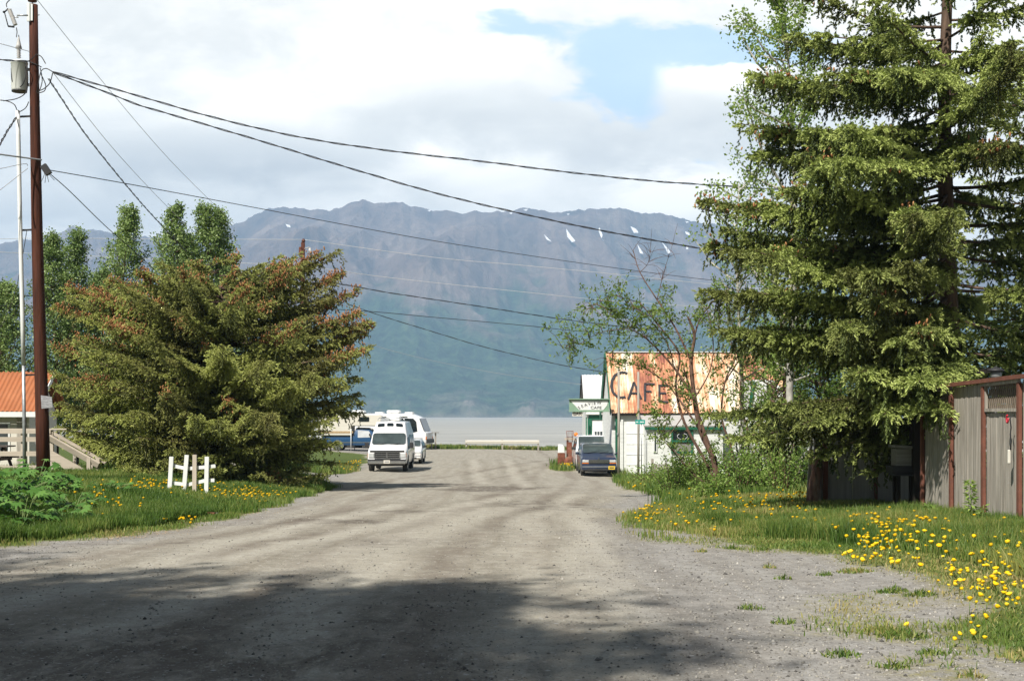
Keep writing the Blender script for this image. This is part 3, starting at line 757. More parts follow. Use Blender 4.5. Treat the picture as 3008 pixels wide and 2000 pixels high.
br = ring_branches(rs, B0, 1.3, 13.0, 88, lambda z: np.interp(z, [1, 3, 3.7, 4.6, 6, 9, 12, 13.5], [2.5, 2.9, 3.9, 4.4, 4.2, 3.2, 1.5, .5]), lambda z: np.interp(z, [1, 3, 6, 9, 13], [-.24, -.10, .04, .16, .45]), .06, keep_r)
# the arms that stand out against the sky, and the low ones over the turf
for px, py, Y, zs in ((2205, 240, 25, 7.9), (2170, 362, 25.4, 7.0), (2210, 455, 26, 6.6), (2068, 590, 24.6, 5.4), (2065, 715, 25.2, 4.9), (2140, 735, 24, 4.8), (2060, 852, 24.5, 4.0), (2105, 965, 24, 3.6),
                      (2180, 1010, 25, 3.2), (2080, 1215, 25, 2.6), (2140, 1285, 24.2, 2.3), (2260, 1190, 23.4, 2.6), (2360, 1245, 23, 2.8), (2560, 1385, 24, 1.5), (2400, 1335, 23.6, 2.0),
                      (2520, 1095, 21.8, 3.4), (2600, 1215, 22, 3.2), (2770, 1205, 21.2, 3.1), (2650, 1000, 21.5, 3.8), (2480, 960, 21.7, 4.0), (2700, 1120, 21.0, 3.5), (2560, 800, 21.3, 4.8), (2440, 470, 21.8, 6.8), (2680, 630, 21.5, 5.8), (2960, 420, 22, 7.0), (2980, 120, 23, 8.2), (2620, 200, 21.8, 8.3),
                      (2330, 100, 24.5, 8.7), (2420, 215, 23, 8.2), (2300, 560, 23.2, 6.0), (2380, 380, 23, 7.2)):
    e = np.array(P(px, py, Y)); br.append((np.array([bx, by, zs]), e, .07, .15))
    for _ in range(2 if py < 1150 else 1):                         # neighbours that fill the arm out
        e2 = e + rs.normal(0, (.45, .5, .14)); br.append((np.array([bx, by, zs + rs.uniform(-.3, .2)]), (np.array([bx, by, zs]) + (e2 - np.array([bx, by, zs])) * rs.uniform(.7, .92)), .07, .2))
def cones_r(s, p, L, rs, bf):
    return int(s > .74 and p[2] > 3.0 and bf < .30 and rs.random() < .22) * rs.integers(3, 7)
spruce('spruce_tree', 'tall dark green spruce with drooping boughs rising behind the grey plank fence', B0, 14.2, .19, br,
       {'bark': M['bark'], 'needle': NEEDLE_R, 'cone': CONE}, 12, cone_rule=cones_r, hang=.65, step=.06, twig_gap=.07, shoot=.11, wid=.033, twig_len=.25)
rs = np.random.default_rng(15)
bx2, by2 = 13.2, 31.0; B1 = Vector((bx2, by2, gz(bx2, by2)))
br = ring_branches(rs, B1, 1.0, 12.2, 120, lambda z: np.interp(z, [1, 3, 7, 12], [4.3, 4.4, 3.4, .6]), lambda z: np.interp(z, [1, 5, 12], [-.2, 0, .35]), .06)
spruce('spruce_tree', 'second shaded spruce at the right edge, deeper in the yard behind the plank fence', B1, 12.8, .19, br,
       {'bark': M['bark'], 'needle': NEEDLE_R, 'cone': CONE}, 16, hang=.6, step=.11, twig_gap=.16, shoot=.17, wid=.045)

# ---- left: broad, flat-topped, cone-laden spruce
rs = np.random.default_rng(21)
bx, by = -9.3, 42.2; B2 = Vector((bx, by, gz(bx, by))); zb = B2.z
Rz = lambda z: np.interp(z, [0, .7, 2, 3.8, 5, 5.9, 6.5, 7.2], [3.1, 3.9, 4.5, 4.9, 4.8, 4.2, 3.2, 2.0])
br = []
for i in range(200):
    ze = rs.uniform(.25, 7.0); a = i * 2.39996 + rs.normal(0, .2); L = Rz(ze) * rs.choice([1, 1, .9, .75, .55]) * rs.uniform(.86, 1.04)
    rise = np.interp(ze, [0, 2, 4, 7], [-.12, .0, .10, .20]) + rs.normal(0, .07)
    zs = np.clip(ze - rise * L, .25, 6.0)
    br.append((np.array([bx, by, zb + zs]), np.array([bx + math.cos(a) * L, by + math.sin(a) * L, zb + ze]), .05, rs.random() * (.3 + .5 * (ze > 4))))
arms = [(205, 873, 42), (195, 838, 43), (155, 1015, 41.5), (306, 940, 40.5), (1055, 918, 42), (975, 878, 42.5), (1090, 1018, 41.5), (976, 758, 43), (1062, 1110, 42), (1052, 850, 42.8), (828, 752, 42), (640, 765, 42), (480, 818, 41),
        (448, 1008, 37.6), (655, 1015, 37.3), (770, 1060, 37.4), (920, 1098, 38), (575, 1222, 37.3), (795, 1212, 37.2), (380, 1245, 39), (250, 1130, 42), (985, 1225, 40), (880, 950, 38.6), (560, 830, 39.5), (720, 850, 39), (880, 800, 41), (400, 860, 40.2),
        (990, 1300, 41), (960, 1390, 40.3), (900, 1400, 39.2), (760, 1390, 38.6), (370, 1300, 39.5), (430, 1385, 38.4), (360, 1370, 39), (180, 1180, 44), (170, 1250, 44.3), (640, 1370, 38), (150, 1090, 43), (160, 1130, 43.6), (165, 1210, 44), (190, 1290, 44.6), (255, 1060, 41.5), (240, 1200, 43.8), (270, 1290, 43.8), (940, 745, 42.6), (900, 770, 42.2), (1010, 800, 42.8), (985, 830, 42), (1040, 985, 42), (1045, 1060, 42), (1060, 1180, 42), (700, 755, 42.4), (560, 775, 42), (350, 850, 42), (270, 850, 42)]
for px, py, Y in arms:
    e = np.array(P(px, py, Y)); L = math.hypot(e[0] - bx, e[1] - by)
    zs = max(zb + .3, e[2] - np.interp(e[2] - zb, [0, 3, 7], [-.05, .12, .30]) * L); br.append((np.array([bx, by, zs]), e, .10, .1))
    for _ in range(2):
        e2 = e + rs.normal(0, (.35, .4, .2)); br.append((np.array([bx, by, zs]), np.array([bx, by, zs]) + (e2 - np.array([bx, by, zs])) * rs.uniform(.72, .95), .09, .2))
def cones_l(s, p, L, rs, bf):
    hi = np.clip((p[2] - zb - 2.0) / 3.8, 0, 1)
    return int(s > .76 and bf < .03 + .46 * hi and rs.random() < .85) * rs.integers(7, 13)
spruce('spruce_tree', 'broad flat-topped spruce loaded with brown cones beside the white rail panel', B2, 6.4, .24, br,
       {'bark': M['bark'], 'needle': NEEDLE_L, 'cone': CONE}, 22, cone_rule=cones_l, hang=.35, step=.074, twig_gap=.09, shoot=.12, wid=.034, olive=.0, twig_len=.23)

# ---- broadleaf trees
LEAF_V = np.array([(0, 0, 0), (.5, .06, .45), (0, 0, 1.0), (-.5, .06, .45)]); LEAF_F = np.array([(0, 1, 2, 3)])
def add_leaves(name, mats, parent, pos, dr, size, wid, seed, lo=0., tints=None):
    rs = np.random.default_rng(seed); n = len(pos)
    A, B, D = frames(dr)
    th = rs.uniform(0, 6.28, n)[:, None]; A2 = A * np.cos(th) + B * np.sin(th); B2_ = np.cross(A2, D)
    V, Fc = stamp(LEAF_V, LEAF_F, pos, A2, B2_, D, wid * rs.uniform(.7, 1.3, n), size * rs.uniform(.7, 1.3, n))
    if tints is None:
        tints = np.clip(rs.random(n) * .7 + (fbm(pos[:, 0] * 1.2, pos[:, 2] * 1.2 + pos[:, 1], seed, 3) - .3) * .8, 0, 1)
    return np_mesh(name, V, Fc, mats, parent, {'tint': np.repeat(tints, 4)})

def broadleaf(name, label, base, h, prof, nlimb, nleaf, size, bark, leafm, seed, tr=.12, up=(.7, 1.3), group=None, spread=.22, lean=(0, 0), first=.12, cat='tree', stem='trunk', top=1.0):
    rs = np.random.default_rng(seed); base = Vector(base)
    t = thing(name, label, cat, base, 0, group)
    bmh = MB(); zz = np.array([0, 0, 1.0])
    pth = [base + Vector((lean[0] * f + .04 * h * math.sin(f * 5 + seed) * f * .5, lean[1] * f + .03 * h * math.cos(f * 4 + seed) * f * .5, h * f - .1)) for f in np.linspace(0, 1, 9)]
    bmh.tube(pth, [tr * (1 - f) ** .9 + .01 for f in np.linspace(0, 1, 9)], 8)
    lv = []; ld = []
    P_ = np.array([tuple(p) for p in pth]); fz = np.linspace(0, 1, 9)
    per = max(1, nleaf // nlimb)
    for i in range(nlimb):
        f0 = first + (top - first) * ((i + rs.random()) / nlimb) ** .9; f0 = min(f0, .985)
        p0 = np.array([np.interp(f0, fz, P_[:, a]) for a in range(3)])
        rad = np.interp(f0, [q[0] for q in prof], [q[1] for q in prof]) * rs.uniform(.6, 1.12)
        a = i * 2.39996 + rs.normal(0, .3); el = rs.uniform(*up)
        d = np.array([math.cos(a), math.sin(a), math.tan(el) * .7]); L = max(.25, rad)
        p1 = p0 + np.array([d[0] * L, d[1] * L, d[2] * L]); mid = (p0 + p1) / 2 + np.array([d[0], d[1], -.4]) * L * .10
        path = np.array([p0, mid, p1])
        bmh.tube([Vector(q) for q in path], [.018 * L + .012, .012 * L + .008, .006], 5, cap=False)
        ncl = rs.integers(4, 8)
        for _ in range(ncl):                                        # leaf clumps on side twigs
            u = rs.uniform(.2, 1.05); c = path[0] * (1 - u) ** 2 + 2 * u * (1 - u) * path[1] + u * u * path[2]
            tw = unit(rs.normal(0, 1, 3) + np.array([d[0], d[1], .5]) * .7); tl = rs.uniform(.2, .55) * max(.6, L * .5)
            bmh.tube([Vector(c), Vector(c + tw * tl)], [.008, .004], 3, cap=False)
            kk = max(2, per // ncl); w_ = rs.uniform(0, 1.1, kk)
            q = c + tw * (w_ * tl)[:, None] + rs.normal(0, spread * (.45 + .3 * L), (kk, 3)) * .55
            lv.append(q); ld.append(rs.normal(0, .8, (kk, 3)) + tw * .4 - zz * .25)
    bmh.build(stem, bark, t, world=True, fix=False)
    lv = np.concatenate(lv); ld = np.concatenate(ld)
    add_leaves('crown' if cat == 'tree' else 'foliage', leafm, t, lv, ld, size, size * .75, seed + 1)
    return t

POP = leaf_mat('poplar_leaves', [(0, (.11, .17, .065)), (.5, (.22, .31, .105)), (1, (.37, .46, .19))], .3, .4)
BIR = leaf_mat('fresh_birch_leaves', [(0, (.11, .18, .045)), (.5, (.21, .30, .070)), (1, (.34, .42, .12))], .4, .45)
WIL = leaf_mat('willow_leaves', [(0, (.085, .14, .035)), (.5, (.165, .25, .055)), (1, (.28, .35, .10))], .35, .5)
COL = [(0, .9), (.15, 1.1), (.5, 1.05), (.75, .72), (.9, .36), (1, .10)]
for px, top, Y, wd, sd, lab in ((165, 690, 60, 1.0, 1, 'slender poplar with a narrow pale top, leftmost of the row behind the cone-laden spruce'),
                                (225, 680, 62, 1.05, 2, 'poplar close right of the leftmost slender one, behind the utility pole'),
                                (362, 608, 60, 1.25, 3, 'tall poplar with a rounded head standing apart by a gap of sky'),
                                (498, 604, 60, 1.30, 4, 'tallest dense poplar in the middle of the row, over the cone-laden spruce'),
                                (600, 602, 61, 1.15, 5, 'poplar with a thin spiky top right of the tallest dense one'),
                                (655, 618, 62, 1.0, 6, 'poplar at the right end of the row, above the rust-brown spruce top'),
                                (560, 690, 63, 1.2, 7, 'lower poplar filling the gap between the tallest dense one and the thin spiky one'),
                                (300, 800, 64, 1.3, 8, 'short dark poplar low between the leftmost pair and the round-headed one'),
                                (8, 835, 56, 1.3, 9, 'poplar cut off by the left edge of the picture above the orange roof')):
    X = (px - CX) / F * Y; b_ = gz(X, Y); h_ = ZC - (top - HY) / F * Y - b_
    broadleaf('poplar_tree', lab, (X, Y, b_), h_, [(p, q * wd * 1.12) for p, q in COL], 130, 16000, .105, M['bark'], POP, 100 + sd, .10, (.6, 1.1), 'poplars behind the left spruce', spread=.32)
broadleaf('birch_tree', 'pale birch with fresh light leaves showing left of the tall spruce top', (6.9, 33, gz(6.9, 33)), 12.5, [(0, .8), (.3, 1.5), (.6, 1.7), (.85, 1.35), (1, .5)], 60, 12500, .085, M['bark_pale'], BIR, 131, .10, (.55, 1.15), spread=.26, first=.22)
broadleaf('birch_tree', 'smaller birch whose leafy twigs poke out over the wire end left of the tall spruce', (5.95, 34.5, gz(5.95, 34.5)), 8.2, [(0, .6), (.3, 1.0), (.6, 1.1), (.9, .9), (1, .4)], 36, 2400, .085, M['bark_pale'], BIR, 133, .07, (.5, 1.1), spread=.26, first=.35)
for x, y, h_, r_, n_, sd, lab in ((8.9, 45, 4.6, 1.2, 5200, 1, 'leafy alder right of the rusty roof, in front of the white gable'), (9.7, 42, 4.9, 1.5, 6500, 2, 'leafy alder beside the boarded grey gable, half behind the tall spruce'), (8.35, 41, 5.6, 1.0, 4200, 3, 'slim alder rising past the right end of the rusty roof'), (10.6, 43, 5.0, 1.6, 6000, 4, 'dark alder deep behind the tall spruce')):
    broadleaf('alder_tree', lab, (x, y, gz(x, y)), h_, [(0, .7), (.4, 1.0 * r_), (.8, .9 * r_), (1, .4)], 44, n_, .085, M['bark_red'], WIL, 140 + sd, .06, (.5, 1.1), 'alders right of the cafe', first=.2)
# bare grey shrub beyond the motorhome
t = thing('bare_shrub', 'leafless grey shrub standing behind the motorhome roof', 'shrub', P(1080, 1318, 117)); rs = np.random.default_rng(3)
sb = MB(); o0 = Vector(t.location)
for i in range(34):
    a = rs.uniform(-1.4, 1.4); hh = rs.uniform(1.8, 3.3); q = o0 + Vector((rs.normal(0, .6), rs.normal(0, .5), 0)); e = q + Vector((math.sin(a) * hh * .55, rs.normal(0, .5), hh))
    m_ = (q + e) / 2 + Vector((rs.normal(0, .2), 0, .2)); sb.tube([q, m_, e], [.045, .032, .016], 4, cap=False)
    for _ in range(2): sb.tube([m_.lerp(e, rs.uniform(0, .8)), e + Vector((rs.normal(0, .3), 0, rs.normal(-.1, .2)))], [.02, .012], 3, cap=False)
sb.build('twigs', M['grey_twig'], t, world=True, fix=False)

# ---- willow in front of the cafe: stems placed by hand, loose leaf sprays
wb = P(2112, 1452, 34); wb.z = gz(wb.x, wb.y)
t = thing('willow_tree', 'leaning many-stemmed willow with reddish bark in front of the rusty roof', 'tree', wb)
stems = [([(2112, 1455), (2095, 1345), (2060, 1270), (2040, 1170), (2030, 1060), (2040, 985), (2020, 930)], .11), ([(2095, 1345), (2062, 1250), (2030, 1150), (2008, 1080)], .07), ([(2040, 1170), (1980, 1080), (1905, 1000), (1850, 965)], .045),
         ([(2110, 1450), (2080, 1370), (2010, 1240), (1985, 1130), (1995, 1040), (1930, 950), (1880, 890)], .055), ([(2060, 1270), (2000, 1180), (1950, 1120), (1880, 1075), (1800, 1060)], .035),
         ([(2030, 1060), (1985, 965), (1930, 880), (1880, 800), (1860, 735)], .035), ([(2040, 985), (2060, 930), (2110, 870), (2150, 845)], .03), ([(1930, 880), (1950, 800), (1975, 720)], .014), ([(1880, 800), (1905, 770), (1912, 715)], .012),
         ([(2120, 1450), (2150, 1330), (2120, 1230), (2130, 1120), (2160, 1050), (2150, 985)], .045), ([(2130, 1120), (2180, 1040), (2200, 960)], .03), ([(2125, 1450), (2180, 1380), (2200, 1290), (2175, 1180), (2180, 1080)], .05),
         ([(2030, 1160), (2010, 1215), (1950, 1290), (1930, 1230), (1930, 1215)], .022), ([(2010, 1350), (1950, 1295), (1945, 1270), (1990, 1170), (2015, 1100)], .018), ([(2110, 1440), (2045, 1400), (1990, 1340), (1950, 1295)], .03),
         ([(2130, 1450), (2190, 1400), (2225, 1300), (2240, 1220)], .04), ([(1905, 1000), (1850, 940), (1800, 915)], .016), ([(1980, 1080), (1960, 1010), (1900, 930), (1830, 880)], .018), ([(1850, 965), (1770, 975), (1700, 1010), (1655, 1025)], .013), ([(1880, 890), (1800, 870), (1740, 900)], .013), ([(2040, 1170), (2085, 1090), (2095, 1000), (2075, 900)], .025)]
sb = MB(); lv = []; ld = []; rs = np.random.default_rng(41)
for si, (pp, r0) in enumerate(stems):
    off = rs.normal(0, .45) if si > 2 else 0
    w_ = [P(a, b, 34 + off * i / len(pp)) for i, (a, b) in enumerate(pp)]
    w_[0] = P(pp[0][0], pp[0][1], 34)
    # smooth
    sm = []
    for i in range(len(w_) - 1):
        p_, q_, r_, s_ = w_[max(i - 1, 0)], w_[i], w_[i + 1], w_[min(i + 2, len(w_) - 1)]
        for u in (0, .25, .5, .75):
            sm.append(.5 * ((2 * q_) + (-p_ + r_) * u + (2 * p_ - 5 * q_ + 4 * r_ - s_) * u * u + (-p_ + 3 * q_ - 3 * r_ + s_) * u ** 3))
    sm.append(w_[-1]); kk = len(sm); allp = (allp if si else []) + sm
    sb.tube(sm, [r0 * (1 - .72 * i / (kk - 1)) * .85 for i in range(kk)], 7 if r0 > .03 else 5)
    for _ in range(int(9 + kk * .8)):
        i = rs.integers(int(kk * .35), kk); q = sm[i]; low = q.z < 1.2
        if r0 > .05 and rs.random() < .5: continue
        d = Vector(unit(rs.normal(0, 1, 3) + np.array([-.3, 0, .45]))); L = rs.uniform(.18, .65); e = q + d * L
        sb.tube([q, q.lerp(e, .5) + Vector((0, 0, .03)), e], [.007, .005, .003], 3, cap=False)
        if q.z > 5.0 and q.x < 4.6: continue                       # the top twigs are bare
        kk2 = rs.integers(8, 24); u = rs.uniform(.3, 1.08, kk2)
        lv.append(np.array(q) + np.array(d) * (u * L)[:, None] + rs.normal(0, .045, (kk2, 3))); ld.append(rs.normal(0, .6, (kk2, 3)) + np.array(d) * .6)
for px, py, n_, sx, sy in ((1700, 995, 160, 38, 32), (1760, 960, 240, 45, 36), (1840, 955, 300, 60, 50), (1790, 905, 160, 50, 25), (1930, 960, 220, 60, 50), (2000, 930, 200, 50, 50), (1830, 1035, 160, 50, 25), (1740, 1090, 25, 12, 14), (1660, 1015, 70, 18, 20), (1940, 1280, 60, 10, 12), (2090, 900, 260, 45, 45), (2060, 1260, 160, 25, 40), (2140, 1130, 80, 22, 30), (2180, 1150, 90, 20, 25), (2170, 1040, 160, 40, 35)):
    for _ in range(max(2, n_ // 18)):
        c = np.array(P(px + rs.normal(0, sx), py + rs.normal(0, sy), 34 + rs.normal(0, .5))); d = unit(rs.normal(0, 1, 3) + np.array([-.2, 0, .1])); kk2 = 20; u = rs.uniform(0, 1, kk2); L = rs.uniform(.2, .5)
        near = min(allp, key=lambda v: (v - Vector(c)).length); md = near.lerp(Vector(c), .55) + Vector((0, 0, .08)); sb.tube([near, md, Vector(c), Vector(c + d * L)], [.010, .007, .005, .003], 3, cap=False)
        lv.append(c + d * (u * L)[:, None] + rs.normal(0, .05, (kk2, 3))); ld.append(rs.normal(0, .6, (kk2, 3)) + d * .6)
sb.build('trunk', M['bark_red'], t, world=True, fix=False)
add_leaves('crown', WIL, t, np.concatenate(lv), np.concatenate(ld), .095, .045, 43)

# ---- shrubs
def shrub(name, label, px, py, Y, w_, h_, n, seed, size=.07, leafm=WIL, group='leafy shrubs around the willow'):
    X = (px - CX) / F * Y; base = Vector((X, Y, gz(X, Y))); rs = np.random.default_rng(seed)
    t = thing(name, label, 'shrub', base, 0, group)
    sb = MB(); lv = []; ld = []; ns = int(16 + 10 * w_)
    for i in range(ns):
        a = rs.uniform(0, 6.28); r_ = rs.uniform(.15, 1) ** .7 * w_ / 2; hh = h_ * (1.05 - .55 * (r_ / (w_ / 2)) ** 2) * rs.uniform(.65, 1.1)
        q = base + Vector((math.cos(a) * r_ * .35, math.sin(a) * r_ * .35, -.03)); e = base + Vector((math.cos(a) * r_, math.sin(a) * r_ * .8, hh)); m_ = q.lerp(e, .5) + Vector((0, 0, .12 * hh))
        sb.tube([q, m_, e], [.014, .009, .004], 4, cap=False)
        kk = n // ns; u = rs.uniform(.12, 1.05, kk)[:, None]
        c = np.array(q) * (1 - u) ** 2 + 2 * u * (1 - u) * np.array(m_) + u * u * np.array(e)
        lv.append(c + rs.normal(0, .085 + .03 * h_, (kk, 3))); ld.append(rs.normal(0, .8, (kk, 3)) + np.array([math.cos(a) * .5, math.sin(a) * .5, .4]))
    sb.build('stems', M['bark_red'], t, world=True, fix=False)
    lv = np.concatenate(lv); lv[:, 2] = np.maximum(lv[:, 2], ground_z(lv[:, 0], lv[:, 1]) + .02)
    add_leaves('foliage', leafm, t, lv, np.concatenate(ld), size, size * .55, seed + 1)
    return t
SHR = leaf_mat('shrub_leaves', [(0, (.11, .185, .042)), (.5, (.21, .32, .070)), (1, (.36, .45, .13))], .35, .5)
for a in ((1985, 1450, 35.5, 1.5, 1.15, 2600, 201, 'low round shrub at the left foot of the leaning willow'), (2045, 1420, 35, 1.3, 1.0, 2400, 202, 'bright shrub between the picket fence and the willow stems'), (2160, 1455, 33.2, 1.5, 1.2, 2600, 203, 'leafy shrub at the right foot of the leaning willow'),
          (2240, 1400, 34, 1.6, 1.9, 3600, 204, 'tall leafy shrub under the lowest left spruce boughs'), (2300, 1430, 32, 1.1, 1.5, 2400, 205, 'light green shrub just left of the torn bark slab'), (2060, 1350, 38, 1.8, 1.5, 3000, 206, 'yellow-green shrub behind the grey planks below the cafe window'), (2105, 1480, 31.5, 1.0, .5, 1300, 207, 'dark knee-high shrub on the turf before the willow foot'), (2320, 1370, 36, 1.8, 2.2, 3600, 208, 'shaded shrub behind the torn bark slab'), (1945, 1400, 44, 2.2, .8, 2200, 209, 'low weedy shrub in front of the grey planks by the cafe')):
    shrub('leafy_shrub', a[7], *a[:7], leafm=SHR)
# ------------------------------------------------------------------ buildings, fences, signs
def text_mesh(body, size, extrude=.004):
    cu = bpy.data.curves.new('text_outline', 'FONT'); cu.body = body; cu.size = size; cu.extrude = extrude; cu.align_x = 'CENTER'; cu.align_y = 'CENTER'
    ob = bpy.data.objects.new('text_outline', cu); C.objects.link(ob)
    dg = bpy.context.evaluated_depsgraph_get(); me = bpy.data.meshes.new_from_object(ob.evaluated_get(dg))
    bpy.data.objects.remove(ob); bpy.data.curves.remove(cu)
    return me
def letters(mb, body, size, o, ux, uy, nrm, mi=0, sx=1.0, ex=.006):
    me = text_mesh(body, size, ex); o = Vector(o); ux = Vector(ux); uy = Vector(uy); nrm = Vector(nrm)
    mb.add([o + ux * v.co.x * sx + uy * v.co.y + nrm * v.co.z for v in me.vertices], [list(p.vertices) for p in me.polygons], mi)
    bpy.data.meshes.remove(me)

def corrugated(mb, p00, p10, p11, p01, n, amp, nrm, mi=0):
    """sheet p00-p10 (eave) to p01-p11 (ridge) with n waves along the eave"""
    p00, p10, p11, p01, nrm = map(Vector, (p00, p10, p11, p01, nrm)); k = n * 4; vs = []
    for row in (0, 1):
        a, b = (p00, p10) if row == 0 else (p01, p11)
        for i in range(k + 1): vs.append(a.lerp(b, i / k) + nrm * amp * math.cos(i * math.pi / 2))
    return mb.add(vs, [(i, i + 1, k + 2 + i, k + 1 + i) for i in range(k)], mi, True)

# ---- cafe
def rust_roof_mat():
    m, nt, b = new_mat('rusted_corrugated_iron')
    o = nt.obj(); 
    strk = nt.noise(nt.mapping(o, (7, .5, .35)), 1.3, 8, .72); sheet = nt.noise(nt.mapping(o, (1.25, .22, .16)), .9, 5, .65)
    blot = nt.noise(o, 1.1, 6, .65); vw = nt.new('ShaderNodeTexWave', wave_type='BANDS', bands_direction='X'); nt.l.new(o, vw.inputs[0]); vw.inputs['Scale'].default_value = 4.2; vw.inputs['Distortion'].default_value = .6
    f = nt.math('ADD', nt.math('MULTIPLY', strk, .5), nt.math('ADD', nt.math('MULTIPLY', sheet, 1.0), nt.math('MULTIPLY', blot, .5)))
    f = nt.rng(f, .70, 1.30, 0, 1)
    f = nt.math('ADD', f, nt.math('MULTIPLY', nt.math('SUBTRACT', vw.outputs['Fac'], .5), .14))
    c = nt.ramp(f, [(.24, (.78, .71, .60)), (.38, (.73, .53, .35)), (.52, (.58, .29, .15)), (.68, (.38, .15, .09)), (.85, (.24, .09, .065))])
    nt.put(b.inputs['Base Color'], c); b.inputs['Roughness'].default_value = .75; spec(b, .25)
    return m
M['rust_roof'] = rust_roof_mat()
CO = Vector((5.19, 69.6, -1.62))
cafe = thing('cafe', 'old white cafe with a rusty corrugated roof lettered CAFE and green trim', 'cafe', CO, R(2.0))
Le, We, Ev, Rd, Dp = 9.55, 5.3, 3.33, 6.62, 2.68
mb = MB(); g = .07
mb.prism([(.25, 0), (We - .25, 0), (We - .25, Ev - .1), (We / 2, Rd - .25), (.25, Ev - .1)], (g, 0, 0), (0, 1, 0), (0, 0, 1), (Le - 2 * g, 0, 0))
mb.build('wall', M['white_old'], cafe)
mb = MB(); nrm = Vector((0, -(Rd - Ev), Dp)).normalized(); corrugated(mb, (0, 0, Ev), (Le, 0, Ev), (Le, Dp, Rd), (0, Dp, Rd), 62, .022, nrm)
nr2 = Vector((0, (Rd - Ev), Dp)).normalized(); corrugated(mb, (Le, We, Ev), (0, We, Ev), (0, Dp, Rd), (Le, Dp, Rd), 62, .022, nr2)
roof = mb.build('roof', M['rust_roof'], cafe, fix=False)
mb = MB(); mb.box((Le / 2, Dp, Rd + .03), (Le, .22, .05)); mb.build('ridge_cap', M['white_metal'], cafe)
mb = MB(); mb.beam((-.03, We + .05, Ev - .22), (-.03, Dp + .05, Rd - .20), .06, .50); mb.build('barge_board', M['green'], cafe)
mb = MB(); mb.beam((-.03, -.03, Ev - .06), (-.03, Dp, Rd - .07), .05, .16); mb.build('barge_board', M['green'], cafe)
mb = MB(); mb.beam((Le + .04, 0, Ev - .05), (Le + .04, Dp, Rd - .05), .08, .3); mb.build('barge_board', M['green'], cafe)
mb = MB(); mb.box((Le / 2, .11, Ev - .09), (Le - .1, .18, .10)); mb.build('eave', M['dark_wood'], cafe)
# painted letters: strokes lying on the slope (a along the eave, b up the slope, metres)
sl = Vector((0, Dp, Rd - Ev)).normalized(); LB = MB()
def roof_stroke(p, q, w_):
    a = Vector((p[0], 0, Ev)) + sl * p[1] + nrm * .055; b_ = Vector((q[0], 0, Ev)) + sl * q[1] + nrm * .055
    LB.beam(a, b_, w_, .02, up=nrm)
def rp(px, py):                                        # letter layout measured along the eave and up the slope
    b_ = (1216 - py) / 3900 * 70.9 / sl.z; return ((px - 1504) / 3900 * (69.7 + b_ * sl.y) - 5.19, b_)
for a, b_ in ((((1900, 1128)), (1872, 1177)), ((1876, 1128), (1898, 1177))): pass
for st in ([(1845, 1101), (1835, 1097), (1822, 1099), (1808, 1107), (1800, 1122), (1797, 1140), (1801, 1157), (1812, 1169), (1825, 1173), (1838, 1171)],
           [(1846, 1178), (1864, 1127), (1884, 1177)], [(1853, 1160), (1876, 1160)], [(1895, 1183), (1897, 1130)], [(1895, 1132), (1925, 1133)], [(1895, 1154), (1915, 1155)],
           [(1937, 1185), (1939, 1135)], [(1937, 1137), (1963, 1138)], [(1937, 1160), (1958, 1160)], [(1935, 1184), (1963, 1186)]):
    for p, q in zip(st, st[1:]): roof_stroke(rp(*p), rp(*q), .135 if len(st) > 4 else .11)
LB.build('lettering', M['ink'], cafe)
# front wall: corner boards, big white door, low lean-to with its window
mb = MB(); mb.box((.33, .20, Ev / 2), (.16, .10, Ev - .3)); mb.build('corner_board', M['green'], cafe)
mb = MB(); mb.box((.60, .21, Ev / 2), (.12, .08, Ev - .3)); mb.build('corner_board', M['white_old'], cafe)
mb = MB(); mb.box((1.35, .20, 1.45), (1.05, .07, 2.7))
for z in (.6, 1.15, 1.7, 2.25): mb.box((1.35, .155, z), (1.05, .02, .03))
mb.build('door', M['white'], cafe)
lx0, lx1, ly = 1.72, 5.62, -1.45
mb = MB(); mb.prism([(0, 0), (.25 - ly, 0), (.25 - ly, 3.16), (0, 2.66)], (lx0, ly, 0), (0, 1, 0), (0, 0, 1), (lx1 - lx0, 0, 0)); lean = mb.build('lean_to', M['white_old'], cafe)
mb = MB(); mb.beam(((lx0 + lx1) / 2, ly - .16, 2.64), ((lx0 + lx1) / 2, .22, 3.24), lx1 - lx0 + .35, .07); mb.build('lean_to_roof', M['grey_roof'], cafe)
mb = MB(); mb.box(((lx0 + lx1) / 2, ly - .15, 2.54), (lx1 - lx0 + .3, .05, .14)); mb.build('fascia', M['green'], cafe)
wx = 3.50
mb = MB(); fr = .09
for dx_, dz_, w_, h_ in ((0, .56, 1.12, fr), (0, -.56, 1.12, fr), (0, .02, 1.12, .10), (-.515, 0, fr, 1.12), (.515, 0, fr, 1.12)): mb.box((wx + dx_, ly - .045, 1.86 + dz_), (w_, .10 - .01 * (w_ < .2), h_ - .003))
win = mb.build('window_frame', M['green'], cafe)
mb = MB(); mb.box((wx, ly - .012, 2.13), (.95, .02, .48)); gp = mb.build('pane', M['glass'], win)
mb = MB(); mb.box((wx, ly - .012, 1.59), (.95, .02, .46)); mb.build('pane', M['curtain'], win)
mb = MB(); mb.tube([Vector((wx + .02 + .26 * math.cos(t) * (1 + .1 * math.sin(t)), ly - .035, 2.12 + .15 * math.sin(t))) for t in np.linspace(2.2, 7.6, 22)], .014, 5); mb.build('ring_sign', M['wire_light'], win)
mb = MB(); mb.box((2.12, ly - .03, 1.85), (.20, .06, 1.1)); nw = mb.build('window_frame', M['white'], cafe)
mb = MB(); mb.box((2.12, ly - .063, 1.85), (.09, .02, .96)); mb.build('pane', M['glass_grey'], nw)
